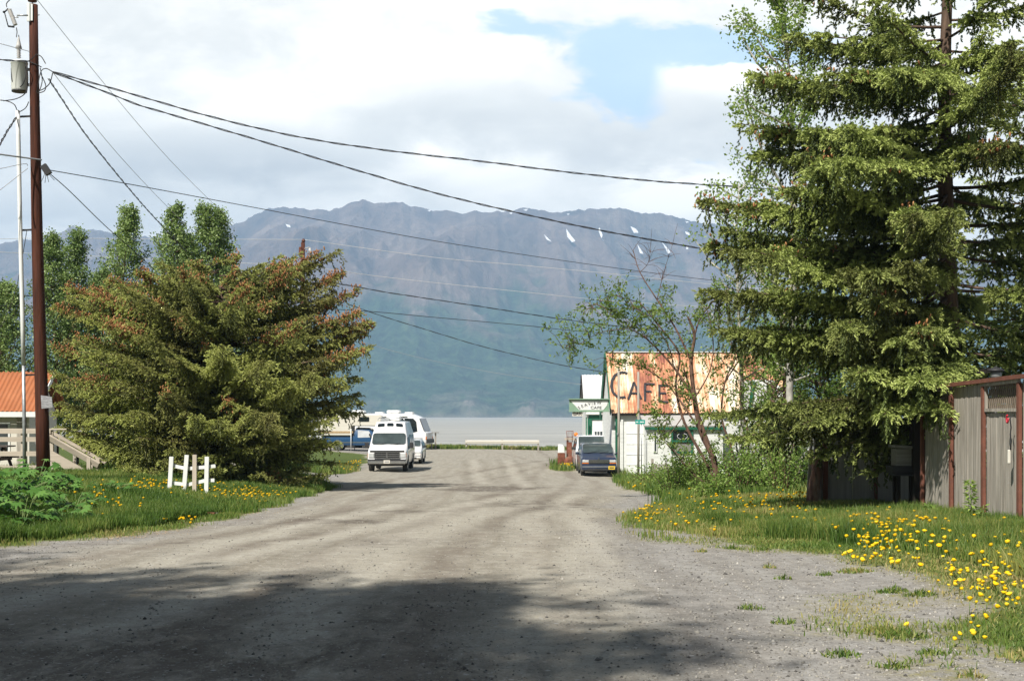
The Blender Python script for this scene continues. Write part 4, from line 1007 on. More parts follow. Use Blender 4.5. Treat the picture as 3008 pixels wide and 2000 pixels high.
mb = MB(); mb.lathe([(.10, 0), (.10, .45), (.17, .47), (.15, .56), (.02, .62)], (5.35, -.7, 2.9)); mb.build('roof_vent', M['galv'], cafe)
mb = MB()
for i in range(34): mb.box((1.75 + i * .125, -2.3, .42), (.07, .02, .62 + .05 * math.sin(i * 1.7)))
for z in (.28, .58): mb.box((3.85, -2.27, z), (4.3, .03, .06))
tag(mb.build('picket_fence', M['white'], None), 'low white picket fence along the foot of the cafe wall', 'fence'); bpy.data.objects['picket_fence'].location = CO

# ---- annex with white metal roof, porch front
AO = Vector((4.20, 76.6, -1.62))
ann = thing('annex', 'small white annex with a white metal roof behind the hanging cafe sign', 'building', AO)
mb = MB(); mb.prism([(0, 0), (4.4, 0), (4.4, 3.55), (2.2, 5.4), (0, 3.55)], (.08, 0, 0), (0, 1, 0), (0, 0, 1), (2.6, 0, 0)); mb.build('wall', M['white_old'], ann)
mb = MB(); n1 = Vector((0, -1.95, 2.3)).normalized(); corrugated(mb, (-.06, -.15, 3.58), (2.75, -.15, 3.58), (2.75, 2.2, 5.6), (-.06, 2.2, 5.6), 14, .02, n1); corrugated(mb, (2.75, 4.55, 3.58), (-.06, 4.55, 3.58), (-.06, 2.2, 5.6), (2.75, 2.2, 5.6), 14, .02, Vector((0, 1.95, 2.3)).normalized())
mb.build('roof', M['white_metal'], ann, fix=False)
mb = MB(); mb.beam((-.09, -.12, 3.46), (-.09, 2.2, 5.5), .05, .2); mb.beam((-.09, 4.5, 3.46), (-.09, 2.25, 5.5), .05, .2); mb.build('barge_board', M['dark_wood'], ann)
mb = MB(); mb.box((.28, -.05, 1.5), (.26, .09, 3.0)); mb.box((1.16, -.06, 1.5), (.12, .09, 3.0)); mb.box((.72, -.05, 3.08), (1.02, .10, .26)); fr_ = mb.build('door_frame', M['green'], ann)
mb = MB(); mb.box((.76, -.03, 1.45), (.68, .05, 2.85)); dr_ = mb.build('door', M['white'], ann)
mb = MB()
for i in range(3):
    for j in range(4): mb.box((.62 + i * .16, -.062, 1.35 + j * .27), (.12, .02, .22))
mb.build('pane', M['glass_grey'], dr_)
mb = MB(); mb.box((.06, -.5, 1.55), (.07, .07, 3.1)); mb.build('porch_post', M['green'], ann)
mb = MB(); mb.box((1.34, -.9, 1.55), (.09, .09, 3.1)); mb.beam((1.34, -.9, 2.75), (1.0, -.9, 3.05), .06, .06); mb.build('porch_post', M['white'], ann)
mb = MB(); mb.box((1.62, -.7, 1.3), (.20, .08, 2.6)); mb.build('porch_post', M['green'], ann)
mb = MB(); mb.box((1.2, -.12, 3.28), (2.3, .3, .07)); mb.build('porch_roof', M['white_old'], ann)

# ---- hanging sign of the cafe
SO = P(1672, 1207, 69.25)
sg = thing('hanging_sign', 'green and white sign reading SEAVIEW CAFE projecting from the cafe corner', 'sign', SO)
W_, H_ = 117 / 3900 * 69.25, 34 / 3900 * 69.25
mb = MB(); mb.prism([(0, .02), (W_, -.02), (W_, H_), (0, H_)], (0, 0, 0), (1, 0, 0), (0, 0, 1), (0, .12, 0)); mb.build('board', M['lightgreen'], sg)
mb = MB(); mb.prism([(.06, H_ - .06), (.52, .05), (W_ - .30, .05), (W_ - .10, H_ - .30), (W_ - .05, H_ - .06)], (0, -.012, 0), (1, 0, 0), (0, 0, 1), (0, .02, 0)); mb.build('panel', M['white'], sg)
mb = MB(); mb.box((W_ / 2, -.02, H_ + .02), (W_ + .06, .2, .05)); mb.box((W_ / 2, -.02, -.02), (W_ + .06, .2, .05)); mb.build('frame', M['lightgreen'], sg)
mb = MB()
for ch, x_, z_, rr in (('S', .52, .16, .50), ('E', .68, .24, .42), ('A', .86, .31, .32), ('V', 1.05, .37, .2), ('I', 1.19, .40, .1), ('E', 1.33, .41, .0), ('W', 1.55, .415, -.05)):
    letters(mb, ch, .235, (x_, -.02, z_), (math.cos(rr), 0, math.sin(rr)), (-math.sin(rr), 0, math.cos(rr)), (0, -1, 0))
letters(mb, 'CAFE', .20, (1.40, -.02, .17), (1, 0, 0), (0, 0, 1), (0, -1, 0), sx=1.25)
mb.build('lettering', M['ink'], sg)
so_ = P(1681, 1222.5, 69.24); bs = thing('bar_sign', 'small cream sign reading BAR hung below the cafe sign', 'sign', so_)
mb = MB(); mb.box((.27, 0, .125), (.54, .05, .25)); mb.build('board', M['cream'], bs)
mb = MB(); letters(mb, 'BAR', .26, (.27, -.03, .125), (1, 0, 0), (0, 0, 1), (0, -1, 0), sx=.95); mb.build('lettering', M['ink'], bs)
for x_ in (.1, .48):
    mb = MB(); mb.box((x_, 0, .27), (.02, .02, .05)); mb.build('hanger', M['dark_plastic'], bs)

# ---- poles and the street sign before the cafe
def pole(name, label, px, top, Y, r, m_, cat='post'):
    b_ = P(px, 1300, Y); b_.z = gz(b_.x, b_.y); t = thing(name, label, cat, b_, 0)
    h_ = ZC - (top - HY) / F * Y - b_.z
    mb = MB(); mb.tube([(0, 0, -.2), (.01, 0, h_ * .5), (0, 0, h_)], [r, r * .95, r * .8], 10); mb.build('shaft', m_, t); return t, h_
t, h_ = pole('wooden_post', 'grey weathered post left of the white cafe door, reaching over the C', 1817, 1078, 65.7, .065, M['grey_wood'])
mb = MB(); mb.box((-.06, -.09, 2.2), (.06, .05, .12)); mb.build('bracket', M['galv'], t)
t, h_ = pole('wooden_post', 'brownish weathered post behind the green street sign, reaching up between A and F', 1875, 1092, 63.4, .06, M['grey_wood'])
mb = MB(); mb.box((.05, -.10, 2.9), (.05, .06, .3)); mb.build('bracket', M['galv'], t)
t, h_ = pole('street_sign', 'small teal green street name sign on a thin steel pipe before the cafe', 1884, 1236, 62.8, .03, M['galv'], 'sign')
mb = MB(); mb.box((-.06, -.04, h_ - .05), (.46, .015, .2)); bl = mb.build('blade', M['sign_teal'], t)
mb = MB(); mb.box((-.20, -.052, h_ - .05), (.10, .006, .05)); mb.box((.02, -.052, h_ - .05), (.20, .006, .05)); mb.build('legend', M['white'], bl)

# ---- grey plank fence scrap by the minivan
fo = P(1895, 1390, 59); fo.z = gz(fo.x, fo.y); t = thing('plank_fence', 'low leaning scrap of weathered grey planks in weeds below the cafe window', 'fence', fo)
rs = np.random.default_rng(5); mb = MB()
for i in range(16):
    x_ = .42 + i * .098; hh = .80 - .12 * math.sin(i * .9) * (i > 3) - .02 * i; mb.box((x_, .02 * math.sin(i), hh / 2 - .1), (.09, .025, hh + .2), M=Matrix.Rotation(rs.normal(0, .03), 3, 'Y'))
mb.build('planks', M['grey_wood'], t)
mb = MB(); mb.box((.33, .05, .45), (.11, .10, 1.1)); mb.build('fence_post', M['grey_wood'], t)
mb = MB(); mb.box((-.02, 0, .3), (.05, .05, .8)); mb.beam((-.02, 0, .62), (.33, 0, .58), .05, .05); mb.build('gate_frame', M['galv'], t)
fo2 = P(1985, 1392, 58); fo2.z = gz(fo2.x, fo2.y); t = thing('plank_fence', 'gappy grey slats half buried in leaves, right of the leaning plank scrap', 'fence', fo2); mb = MB()
for i in range(9): mb.box((i * .21, 0, .42), (.10, .025, .95 + .12 * math.sin(i * 2.1)), M=Matrix.Rotation(rs.normal(0, .05), 3, 'Y'))
mb.build('planks', M['grey_wood'], t); mb = MB(); mb.box((.85, .03, .55), (2.0, .04, .08)); mb.build('rail', M['grey_wood_x'], t)

# ---- white gabled shed and boarded wall right of the cafe
so_ = P(2203, 1300, 62); so_.z = gz(so_.x, so_.y)
sh = thing('shed', 'white gabled shed with a brown shutter glimpsed right of the rusty roof', 'building', so_)
mb = MB(); mb.prism([(0, 0), (2.6, 0), (2.6, 3.1), (1.1, 4.75), (.12, 4.75), (0, 3.1)], (0, 0, 0), (1, 0, 0), (0, 0, 1), (0, 3.0, 0)); mb.build('wall', M['white'], sh)
mb = MB(); mb.beam((-.06, -.06, 3.0), (.14, -.06, 4.7), .08, .14); mb.build('barge_board', M['green'], sh)
mb = MB(); mb.box((1.0, -.03, 4.0), (.42, .06, 1.15)); mb.build('shutter', M['dark_wood'], sh)
mb = MB(); mb.beam((-.3, 1.45, 2.62), (2.9, 1.45, 3.05), 3.2, .08); mb.build('porch_roof', M['white_metal'], sh)
so_ = P(2278, 1290, 58); so_.z = gz(so_.x, so_.y)
bw = thing('boarded_shed', 'grey board-sided shed wall with a pale sill seen between alder leaves', 'building', so_)
mb = MB()
for i in range(10): mb.box((.06 + i * .12, 0, 1.9), (.112, .04, 3.8))
mb.box((.6, 1.0, 1.9), (1.2, 1.9, 3.78)); mb.build('wall', M['grey_wood'], bw)
mb = MB(); mb.box((.45, -.08, 2.72), (1.0, .14, .08)); mb.build('sill', M['grey_wood_x'], bw)
mb = MB(); mb.box((.95, -.05, 3.1), (.4, .05, .65)); mb.build('pane', M['white'], bw)

# ---- rusty relics at the corner
def place(px, Y): q = P(px, 1300, Y); q.z = gz(q.x, q.y); return q
t = thing('fuel_pump', 'rusty square fuel pump with a rounded white top by the parked white van', 'fuel pump', place(1649, 78)); rs = np.random.default_rng(6)
mb = MB(); mb.box((0, 0, .42), (.44, .36, .84)); mb.build('cabinet', M['rust'], t, bevel=.02)
mb = MB(); mb.prism([(-.2, 0), (.2, 0), (.18, .34), (.08, .50), (-.2, .52)], (0, -.15, .84), (1, 0, 0), (0, 0, 1), (0, .3, 0)); mb.build('head', M['white'], t, bevel=.03)
mb = MB(); mb.box((0, -.185, .5), (.28, .02, .3)); mb.build('panel', M['rust'], t)
t = thing('winch', 'rusty iron winch with a round drum between the fuel pump and the white van', 'winch', place(1675, 77.4))
mb = MB(); mb.box((-.02, 0, .75), (.24, .22, 1.5)); mb.beam((-.25, 0, 0), (0, 0, .9), .1, .1); mb.build('standard', M['rust'], t, bevel=.01)
mb = MB(); mb.lathe([(.06, -.12), (.33, -.12), (.33, -.08), (.18, -.07), (.18, .10), (.33, .12), (.33, .16), (.06, .16)], (-.02, -.22, .36), (0, 1, 0), 20); mb.build('drum', M['rust'], t)
mb = MB(); mb.box((.27, -.2, .18), (.42, .25, .2)); mb.build('crate', M['white_old'], t)
t = thing('cage_frame', 'open rusted wire frame standing on top of the winch', 'frame', t.location + Vector((-.02, 0, 1.5)))
mb = MB()
for a, b_ in ((-.15, -.12), (.15, -.12), (.15, .12), (-.15, .12)): mb.tube([(a, b_, 0), (a * 1.25, b_, .66)], .017, 5)
for z in (.3, .64):
    w_ = .15 * (1 + .25 * z / .66); mb.tube([(-w_, -.12, z), (w_, -.12, z), (w_, .12, z), (-w_, .12, z), (-w_, -.12, z)], .015, 5)
for i in range(3): mb.tube([(-.08 + i * .08, -.12, 0), (-.1 + i * .1, -.12, .64)], .009, 4)
mb.build('wires', M['rust'], t)
q = P(1702, 1289, 78.4); t = thing('timber_beam', 'long tan timber lying level behind the parked white van', 'timber', (q.x, q.y, q.z)); mb = MB(); mb.box((0, 0, 0), (1.75, .2, .13)); mb.build('beam', M['deck'], t)
mb = MB(); mb.box((-.7, .02, -.75), (.12, .12, 1.36)); mb.build('post', M['rust'], t); mb = MB(); mb.box((.7, .02, -.75), (.12, .12, 1.36)); mb.build('post', M['rust'], t)
q = P(1692, 1277, 78.4); t = thing('lantern', 'small orange lamp globe perched on the tan timber', 'lamp', (q.x, q.y, q.z - .18)); mb = MB(); mb.lathe([(.02, .07), (.11, .12), (.13, .22), (.08, .30), (.01, .33)], (0, 0, 0)); mb.build('globe', M['amber'], t); mb = MB(); mb.lathe([(.05, -.04), (.04, .08)], (0, 0, 0)); mb.build('base', M['dark_plastic'], t)

# ---- guard rail at the end of the road
q0 = P(1367, 1300, 116); L_ = 6.45; t = thing('guard_rail', 'short white steel guard rail across the end of the road above the water', 'guard rail', (q0.x, 116, gz(q0.x, 116)))
prof = [(-.03, .44), (.03, .49), (.03, .55), (-.04, .59), (.03, .63), (.03, .69), (-.03, .74)]
mb = MB(); vs = [(x_, -.05 - a, z) for x_ in (0, L_) for a, z in prof] + [(x_, -.02 - a, z) for x_ in (0, L_) for a, z in prof]; n_ = len(prof)
mb.add(vs, [(i, i + 1, n_ + i + 1, n_ + i) for i in range(n_ - 1)] + [(2 * n_ + i, 3 * n_ + i, 3 * n_ + i + 1, 2 * n_ + i + 1) for i in range(n_ - 1)]); mb.build('rail', M['cream'], t)
for x_ in (.08, L_ / 2, L_ - .08):
    mb = MB(); mb.box((x_, .08, .3), (.15, .18, 1.0)); mb.build('post', M['grey_wood'], t)
q0 = P(1267, 1300, 113); t = thing('cleaning_table', 'small grey wooden table on posts at the water edge right of the motorhome', 'table', (q0.x, 113, gz(q0.x, 113)))
mb = MB(); mb.box((.25, 0, 1.42), (.75, .5, .07)); mb.build('top', M['grey_wood_x'], t)
for x_ in (.02, .36):
    mb = MB(); mb.box((x_, 0, .66), (.12, .12, 1.45)); mb.build('leg', M['grey_wood'], t)

# ---- orange-roofed house and its deck on the left
HO = Vector((-30.0, 48.6, -.55)); hs = thing('house', 'cream house with an orange metal roof behind the deck at the left edge', 'house', HO)
hl = 12.55
mb = MB(); mb.prism([(.35, 0), (3.3, 0), (3.3, 2.2), (1.8, 3.6), (.35, 2.2)], (0, 0, 0), (0, 1, 0), (0, 0, 1), (hl - .35, 0, 0)); mb.build('wall', M['cream'], hs)
n1 = Vector((0, -1.5, 1.8)).normalized(); mb = MB(); corrugated(mb, (-.2, 0, 2.30), (hl, 0, 2.30), (hl + .06, 1.8, 3.80), (-.2, 1.8, 3.80), 74, .03, n1); corrugated(mb, (hl, 3.6, 2.30), (-.2, 3.6, 2.30), (-.2, 1.8, 3.80), (hl + .06, 1.8, 3.80), 74, .03, Vector((0, 1.5, 1.8)).normalized())
mb.build('roof', M['orange_roof'], hs, fix=False)
mb = MB(); mb.box((hl / 2, -.02, 2.19), (hl + .1, .05, .19)); mb.build('fascia', M['white'], hs)
mb = MB(); mb.beam((hl + .02, 0, 2.2), (hl + .08, 1.8, 3.70), .04, .16); mb.build('barge_board', M['white'], hs)
mb = MB(); mb.box((hl - .62, .32, 1.05), (.34, .06, 2.1)); mb.build('corner_board', M['grey_wood'], hs)
mb = MB(); mb.box((hl - 1.5, .335, 1.35), (.9, .03, 1.1)); wf = mb.build('window_frame', M['white'], hs); mb = MB(); mb.box((hl - 1.5, .315, 1.35), (.74, .02, .94)); mb.build('pane', M['glass_grey'], wf)
DY = 42.0
def D(px, py, Y=DY): return P(px, py, Y)
dk = thing('deck', 'bleached lumber deck with board railing and a stair down to the right', 'deck', (D(150, 1395).x, DY, gz(D(150, 1395).x, DY)))
x0 = D(-330, 1300).x; x1 = D(150, 1300).x
for i, (ya, yb) in enumerate(((1262, 1273), (1283, 1297), (1325, 1339), (1368, 1382))):
    za = D(0, ya).z; zb_ = D(0, yb).z; mb = MB(); mb.box(((x0 + x1) / 2, DY - .03, (za + zb_) / 2), (x1 - x0, .045, za - zb_)); mb.build('rail', M['deck'], dk, world=True)
zc_ = D(0, 1262).z; mb = MB(); mb.box(((x0 + x1 + .5) / 2, DY + .03, zc_ + .02), (x1 - x0 + .5, .16, .04)); mb.build('cap_rail', M['deck'], dk, world=True)
for px in (-250, -90, 66, 150):
    a = D(px, 1262); mb = MB(); mb.box((a.x, DY + .04, (a.z + gz(a.x, DY)) / 2 - .05), (.10, .09, a.z - gz(a.x, DY) + .06)); mb.build('post', M['deck_z'], dk, world=True)
fl = D(0, 1376).z; mb = MB()
for i in range(20): mb.box(((x0 + x1) / 2, DY + .12 + i * .15, fl - .03), (x1 - x0, .14, .04))
mb.build('floor', M['deck'], dk, world=True)
fY = DY + 3.1; a0 = P(160, 1266, fY); a1 = P(228, 1264, fY)
mb = MB(); mb.box(((a0.x + a1.x - .5) / 2, fY, a0.z), (a1.x - a0.x + .9, .16, .05)); mb.box(((a0.x + a1.x - .5) / 2, fY, a0.z - .36), (a1.x - a0.x + .8, .04, .15)); mb.build('back_rail', M['grey_wood_x'], dk, world=True)
mb = MB(); mb.box((a1.x - .1, fY + .02, (a0.z + gz(a1.x, fY)) / 2), (.1, .1, a0.z - gz(a1.x, fY))); mb.build('post', M['grey_wood'], dk, world=True)
st = thing('stair', 'slanting lumber stair rails running down right from the deck', 'stairs', (D(250, 1395).x, DY, gz(D(250, 1395).x, DY)))
mb = MB(); mb.beam(D(138, 1281, DY - .1), D(290, 1366, DY - .1), .10, .17, up=(0, -.35, 1)); mb.build('handrail', M['deck'], st, world=True)
mb = MB(); mb.beam(D(157, 1272, DY + 1.2), D(312, 1359, DY + 1.2), .10, .09); mb.build('handrail', M['deck'], st, world=True)
mb = MB(); mb.beam(D(140, 1332, DY - .06), D(254, 1398, DY - .06), .05, .30); mb.build('stringer', M['deck'], st, world=True)
mb = MB(); mb.beam(D(140, 1332, DY + 1.2), D(254, 1394, DY + 1.2), .05, .28); mb.build('stringer', M['deck'], st, world=True)
for px, pt, Y_ in ((261, 1349, DY - .13), (288, 1352, DY - .02), (152, 1290, DY - .02), (268, 1338, DY + 1.24)):
    a = P(px, pt, Y_); b_ = gz(a.x, Y_); mb = MB(); mb.box((a.x, Y_, (a.z + b_) / 2), (.115, .09, a.z - b_ + .1)); mb.build('post', M['deck_z'], st, world=True)
for i in range(4):
    a = P(160 + i * 26, 1345 + i * 15, DY + .55); mb = MB(); mb.box((a.x, DY + .55, a.z), (.28, 1.1, .04)); mb.build('step', M['deck'], st, world=True)
t = thing('picnic_table', 'dark picnic table on the deck at the left edge', 'table', (D(-10, 1376).x, DY + 1.3, fl))
mb = MB(); zt = P(0, 1310, DY + 1.3).z; xr = P(34, 1310, DY + 1.3).x
for i in range(5): mb.box((xr - .9, DY + 1.0 + i * .15, zt), (1.8, .14, .045))
mb.build('table_top', M['table_wood'], t, world=True)
zb2 = P(0, 1345, DY + .7).z
for yy in (DY + .62, DY + 1.95):
    mb = MB(); mb.box((xr - .95, yy, zb2), (1.8, .28, .05)); mb.build('bench', M['table_wood'], t, world=True)
for dx_ in (-1.5, -.25):
    mb = MB(); mb.beam((xr + dx_, DY + .65, fl), (xr + dx_, DY + 1.25, zt - .03), .09, .05); mb.beam((xr + dx_, DY + 1.95, fl), (xr + dx_, DY + 1.35, zt - .03), .09, .05); mb.box((xr + dx_, DY + 1.3, zb2 - .05), (.05, 1.3, .09)); mb.build('leg', M['table_wood'], t, world=True)

# ---- white rail panel in the turf
wf_ = P(560, 1445, 33); wf_.z = gz(wf_.x, wf_.y); t = thing('rail_panel', 'stray white fence panel of four posts and two rails standing in dandelions', 'fence', wf_)
posts = [((497, 1448), (504, 1341), 'white'), ((539, 1446), (549, 1336), 'white'), ((571, 1443), (572, 1335), 'deck_z'), ((606, 1437), (608, 1341), 'white')]
for (ax, ay), (bx_, by_), mt in posts:
    a = P(ax, ay + 14, 33); b_ = P(bx_, by_, 33.0); a.y += .0; mb = MB(); mb.beam(a, b_, .10, .06, up=(0, -1, 0)); pt = mb.build('post', M[mt], t, world=True)
    if mt == 'deck_z': pt['label'] = 'bare unpainted post'
for (xs) in ([(506, 1367), (549, 1376), (607, 1371), (633, 1368)], [(506, 1418), (552, 1423), (606, 1410), (630, 1410)]):
    mb = MB()
    for (ax, ay), (bx_, by_) in zip(xs, xs[1:]): mb.beam(P(ax, ay, 33.06), P(bx_, by_, 33.06), .03, .085)
    mb.build('rail', M['white'], t, world=True)
q = GP(575, 1512); t = thing('plank', 'weathered split plank lying at the left grass edge', 'plank', q, R(-22)); mb = MB(); mb.beam((-.42, 0, .05), (.5, -.02, .04), .12, .03); mb.build('board', M['deck'], t)
mb = MB(); mb.beam((.05, -.07, .065), (.52, -.10, .055), .05, .03); mb.build('splinter', M['rust_paint'], t)

# ---- right: tall plank fence with lattice tops
fence_pts = [(7.42, 15.0), (7.36, 16.3), (7.30, 17.6), (7.24, 18.9), (7.19, 20.2), (7.13, 21.5), (7.08, 22.85)]
FT = [2.20, 2.19, 2.18, 2.16, 2.13, 2.10, 2.06]
fn = thing('plank_fence', 'tall weathered grey plank fence with lattice tops and rust-red posts', 'fence', (7.24, 18.9, gz(7.24, 18.9)))
for i, (x_, y_) in enumerate(fence_pts):
    mb = MB(); b_ = gz(x_, y_) - .2; mb.box((x_ - .02, y_, (FT[i] + b_) / 2 - .03), (.05, .085, FT[i] - b_ - .06)); mb.build('post', M['rust_paint'], fn, world=True)
for i in range(6):
    (xa, ya), (xb, yb) = fence_pts[i], fence_pts[i + 1]; a = Vector((xa, ya, 0)); b_ = Vector((xb, yb, 0)); dv = (b_ - a); L_ = dv.length; dv.normalize(); nv = Vector((-1, 0, 0))
    ta, tb_ = FT[i], FT[i + 1]; lat = i in (1, 3, 5)
    mb = MB(); mb.beam(Vector((xa - .03, ya, ta + .02)), Vector((xb - .03, yb, tb_ + .02)), .10, .06); mb.build('cap_rail', M['rust_paint'], fn, world=True)
    rs = np.random.default_rng(40 + i); mb = MB(); nb_ = 13; rot = math.atan2(dv.y, dv.x)
    for j in range(nb_):
        u = (j + .5) / nb_ * (L_ - .10) + .05; p = a + dv * u; top = ta + (tb_ - ta) * u / L_ - (.47 if lat else .02); bot = gz(p.x, p.y) - .05 + rs.uniform(0, .05)
        mb.box((p.x + .025 + rs.uniform(-.004, .004), p.y, (top + bot) / 2), ((L_ - .1) / nb_ - .004, .022, top - bot), rz=rot)
    mb.build('boards', M['grey_wood'], fn, world=True)
    if lat:
        zb_ = ta - .45; mb = MB(); h_ = .40
        for j in range(17):
            u = .08 + j * (L_ - .16) / 16
            p = a + dv * u; mb.beam((p.x + .035, p.y - .03, zb_ + .02), (p.x + .035, p.y + .10, zb_ + h_), .03, .012, up=(1, 0, 0))
            mb.beam((p.x + .050, p.y + .05, zb_ + .02), (p.x + .050, p.y - .06, zb_ + h_), .026, .012, up=(1, 0, 0))
        mb.build('lattice', M['lat'], fn, world=True)
        mb = MB(); pa = a + dv * .05; pb = b_ - dv * .05
        mb.beam((pa.x, pa.y, zb_), (pb.x, pb.y, zb_), .05, .05); mb.beam((pa.x, pa.y, ta - .035), (pb.x, pb.y, tb_ - .035), .05, .05)
        for p in (pa, pb): mb.beam((p.x, p.y, zb_ + .025), (p.x, p.y, ta - .06), .05, .04, up=(1, 0, 0))
        mb.build('lattice_frame', M['grey_wood'], fn, world=True)
# cord and hook on the fence
q = Vector((7.12, 18.93, 1.56)); t = thing('extension_cable', 'pale plug hanging from a red hook and black cord on the fence post', 'cord', q)
mb = MB(); mb.tube([(0, 0, .06), (-.02, 0, .02), (0, .01, -.10), (.0, .04, -.2), (0, .02, -.32), (0, .03, -.42)], .010, 6); mb.build('cord', M['black'], t)
mb = MB(); mb.tube([Vector((-.02, .10 + .035 * math.sin(a_), .02 + .055 * math.cos(a_))) for a_ in np.linspace(0, 5, 10)], .013, 6); mb.build('hook', M['red'], t)
mb = MB(); mb.box((-.01, .06, -.52), (.04, .05, .2)); mb.build('plug', M['cream'], t, bevel=.01)
q = P(2925, 1112, 22); t = thing('garden_lamp', 'small capped lamp on a post rising behind the plank fence', 'lamp', (q.x, q.y, gz(q.x, q.y)))
hz_ = q.z - t.location.z; mb = MB(); mb.tube([(0, 0, 0), (0, 0, hz_)], .03, 8); mb.build('post', M['dark_plastic'], t)
mb = MB(); mb.lathe([(.05, 0), (.09, .03), (.09, .10), (.07, .12)], (0, 0, hz_)); mb.build('lamp_glass', M['grey_metal'], t)
mb = MB(); mb.lathe([(.14, 0), (.13, .03), (.08, .05), (.03, .07), (.005, .09)], (0, 0, hz_ + .12)); mb.build('lamp_cap', M['dark_plastic'], t)

# ---- plywood fence, dark shed edge, box on a stand, bark slab
pf = [(6.25, 27.2), (7.0, 27.3), (7.95, 27.4), (8.75, 27.5)]
t = thing('plywood_fence', 'stained grey plywood fence with a rust-red batten under the spruce boughs', 'fence', (6.25, 27.2, gz(6.25, 27.2)))
for i in range(3):
    (xa, ya), (xb, yb) = pf[i], pf[i + 1]; b_ = gz(xa, ya) - .1; mb = MB(); mb.beam((xa + .005, ya, b_ + .95), (xb - .005, yb, b_ + .95), .02, 1.9); mb.build('panel', M['ply'], t, world=True)
for i, x_ in enumerate((6.42, 7.48)):
    mb = MB(); mb.box((x_, 27.17 + .1 * (x_ - 6.25), gz(x_, 27) + .8), (.07 + .03 * (i == 0), .04, 1.6)); mb.build('batten', M['rust_paint'], t, world=True)
mb = MB(); mb.box((6.2, 27.1, gz(6.2, 27) + .8), (.08, .08, 1.8)); mb.box((6.08, 27.1, gz(6.2, 27) + .8), (.06, .03, 1.7), M=Matrix.Rotation(.06, 3, 'Y')); mb.build('post', M['grey_wood'], t, world=True)
ds = thing('shed', 'black open-sided shed in the shade between the plank fence and the plywood', 'building', (7.75, 25.2, gz(7.75, 25.2)))
mb = MB(); mb.box((7.13, 23.35, 1.0), (.16, .16, 2.3)); mb.build('post', M['dark_wood'], ds, world=True)
mb = MB()
for j in range(7): mb.box((7.30 + j * .18, 24.1, .95), (.172, .03, 2.5))
mb.build('wall', M['dark_wood'], ds, world=True)
mb = MB(); mb.beam((7.1, 25.0, 2.2), (8.7, 25.0, 2.45), 2.2, .08); mb.build('roof', M['dark_wood'], ds, world=True)
q = place(2655, 23.6); t = thing('box_stand', 'weathered grey plank box on a dark stand beside the black shed post', 'box', q)
mb = MB(); mb.box((0, 0, 1.02), (.36, .34, .30)); mb.build('box', M['grey_wood_x'], t); mb = MB(); mb.box((0, -.02, 1.20), (.44, .42, .05), M=Matrix.Rotation(.06, 3, 'Y')); mb.build('lid', M['grey_wood_x'], t)
mb = MB(); mb.box((-.02, 0, .80), (.48, .40, .13)); mb.box((-.03, -.05, .71), (.40, .44, .03)); mb.build('tray', M['dark_plastic'], t)
for a, b_ in ((-.13, -.12), (.16, -.12), (-.13, .12), (.16, .12)):
    mb = MB(); mb.beam((a, b_, -.05), (a, b_, .72), .06, .06, up=(1, 0, 0)); mb.build('leg', M['dark_wood'], t)
q = place(2385, 26.4); t = thing('bark_slab', 'torn reddish bark slab leaning at the left end of the plywood fence', 'log', q); rs = np.random.default_rng(8)
mb = MB(); prof = []
for i in range(9):
    f = i / 8; prof.append([(math.cos(a_) * (.145 - .04 * f) * (1 + .18 * rs.normal()) + .16 * f, math.sin(a_) * (.13 - .02 * f) * (1 + .15 * rs.normal()), -.1 + 1.25 * f + .05 * rs.normal() * (i == 8)) for a_ in np.linspace(0, 2 * math.pi, 11)[:-1]])
vs = [p for row in prof for p in row]; mb.add(vs, [(i * 10 + j, i * 10 + (j + 1) % 10, i * 10 + 10 + (j + 1) % 10, i * 10 + 10 + j) for i in range(8) for j in range(10)] + [[80 + j for j in range(10)]], 0, True); mb.build('bark', M['stump'], t)
# ------------------------------------------------------------------ vehicles (front towards -y, ground z = 0)
def loft(secs, name, m_, parent, sub=False):
    """secs: (y, half outline from the bottom centre to the top centre)"""
    mb = MB(); n = len(secs[0][1]); ring = []
    for y, pts in secs:
        full = [(x, z) for x, z in pts] + [(-x, z) for x, z in pts[-2:0:-1]]
        ring.append([Vector((x, y, z)) for x, z in full])
    k = len(ring[0]); vs = [v for r_ in ring for v in r_]; fs = []
    for i in range(len(ring) - 1):
        for j in range(k): fs.append((i * k + j, i * k + (j + 1) % k, (i + 1) * k + (j + 1) % k, (i + 1) * k + j))
    fs.append(list(range(k))[::-1]); fs.append([(len(ring) - 1) * k + j for j in range(k)])
    mb.add(vs, fs, 0, True)
    o = mb.build(name, m_, parent, bevel=.035)
    o.modifiers['bevel'].segments = 3; o.modifiers['bevel'].angle_limit = R(24)
    o.data.set_sharp_from_angle(angle=R(38))
    return o
def lerp2(a, b, t): return (a[0] + (b[0] - a[0]) * t, a[1] + (b[1] - a[1]) * t)
def side_pt(s0, s1, j, t, u, sg, off):
    y0, p0 = s0; y1, p1 = s1; a = lerp2(p0[j], p0[j + 1], u); b = lerp2(p1[j], p1[j + 1], u); x, z = lerp2(a, b, t)
    return Vector((sg * (x + off), y0 + (y1 - y0) * t, z))
def panel(mb, quad, th=.012, mi=0):
    q = [Vector(v) for v in quad]; n = (q[1] - q[0]).cross(q[2] - q[0]).normalized() * th
    mb.add([v - n for v in q] + [v + n for v in q], [(0, 1, 2, 3), (7, 6, 5, 4), (0, 4, 5, 1), (1, 5, 6, 2), (2, 6, 7, 3), (3, 7, 4, 0)], mi)
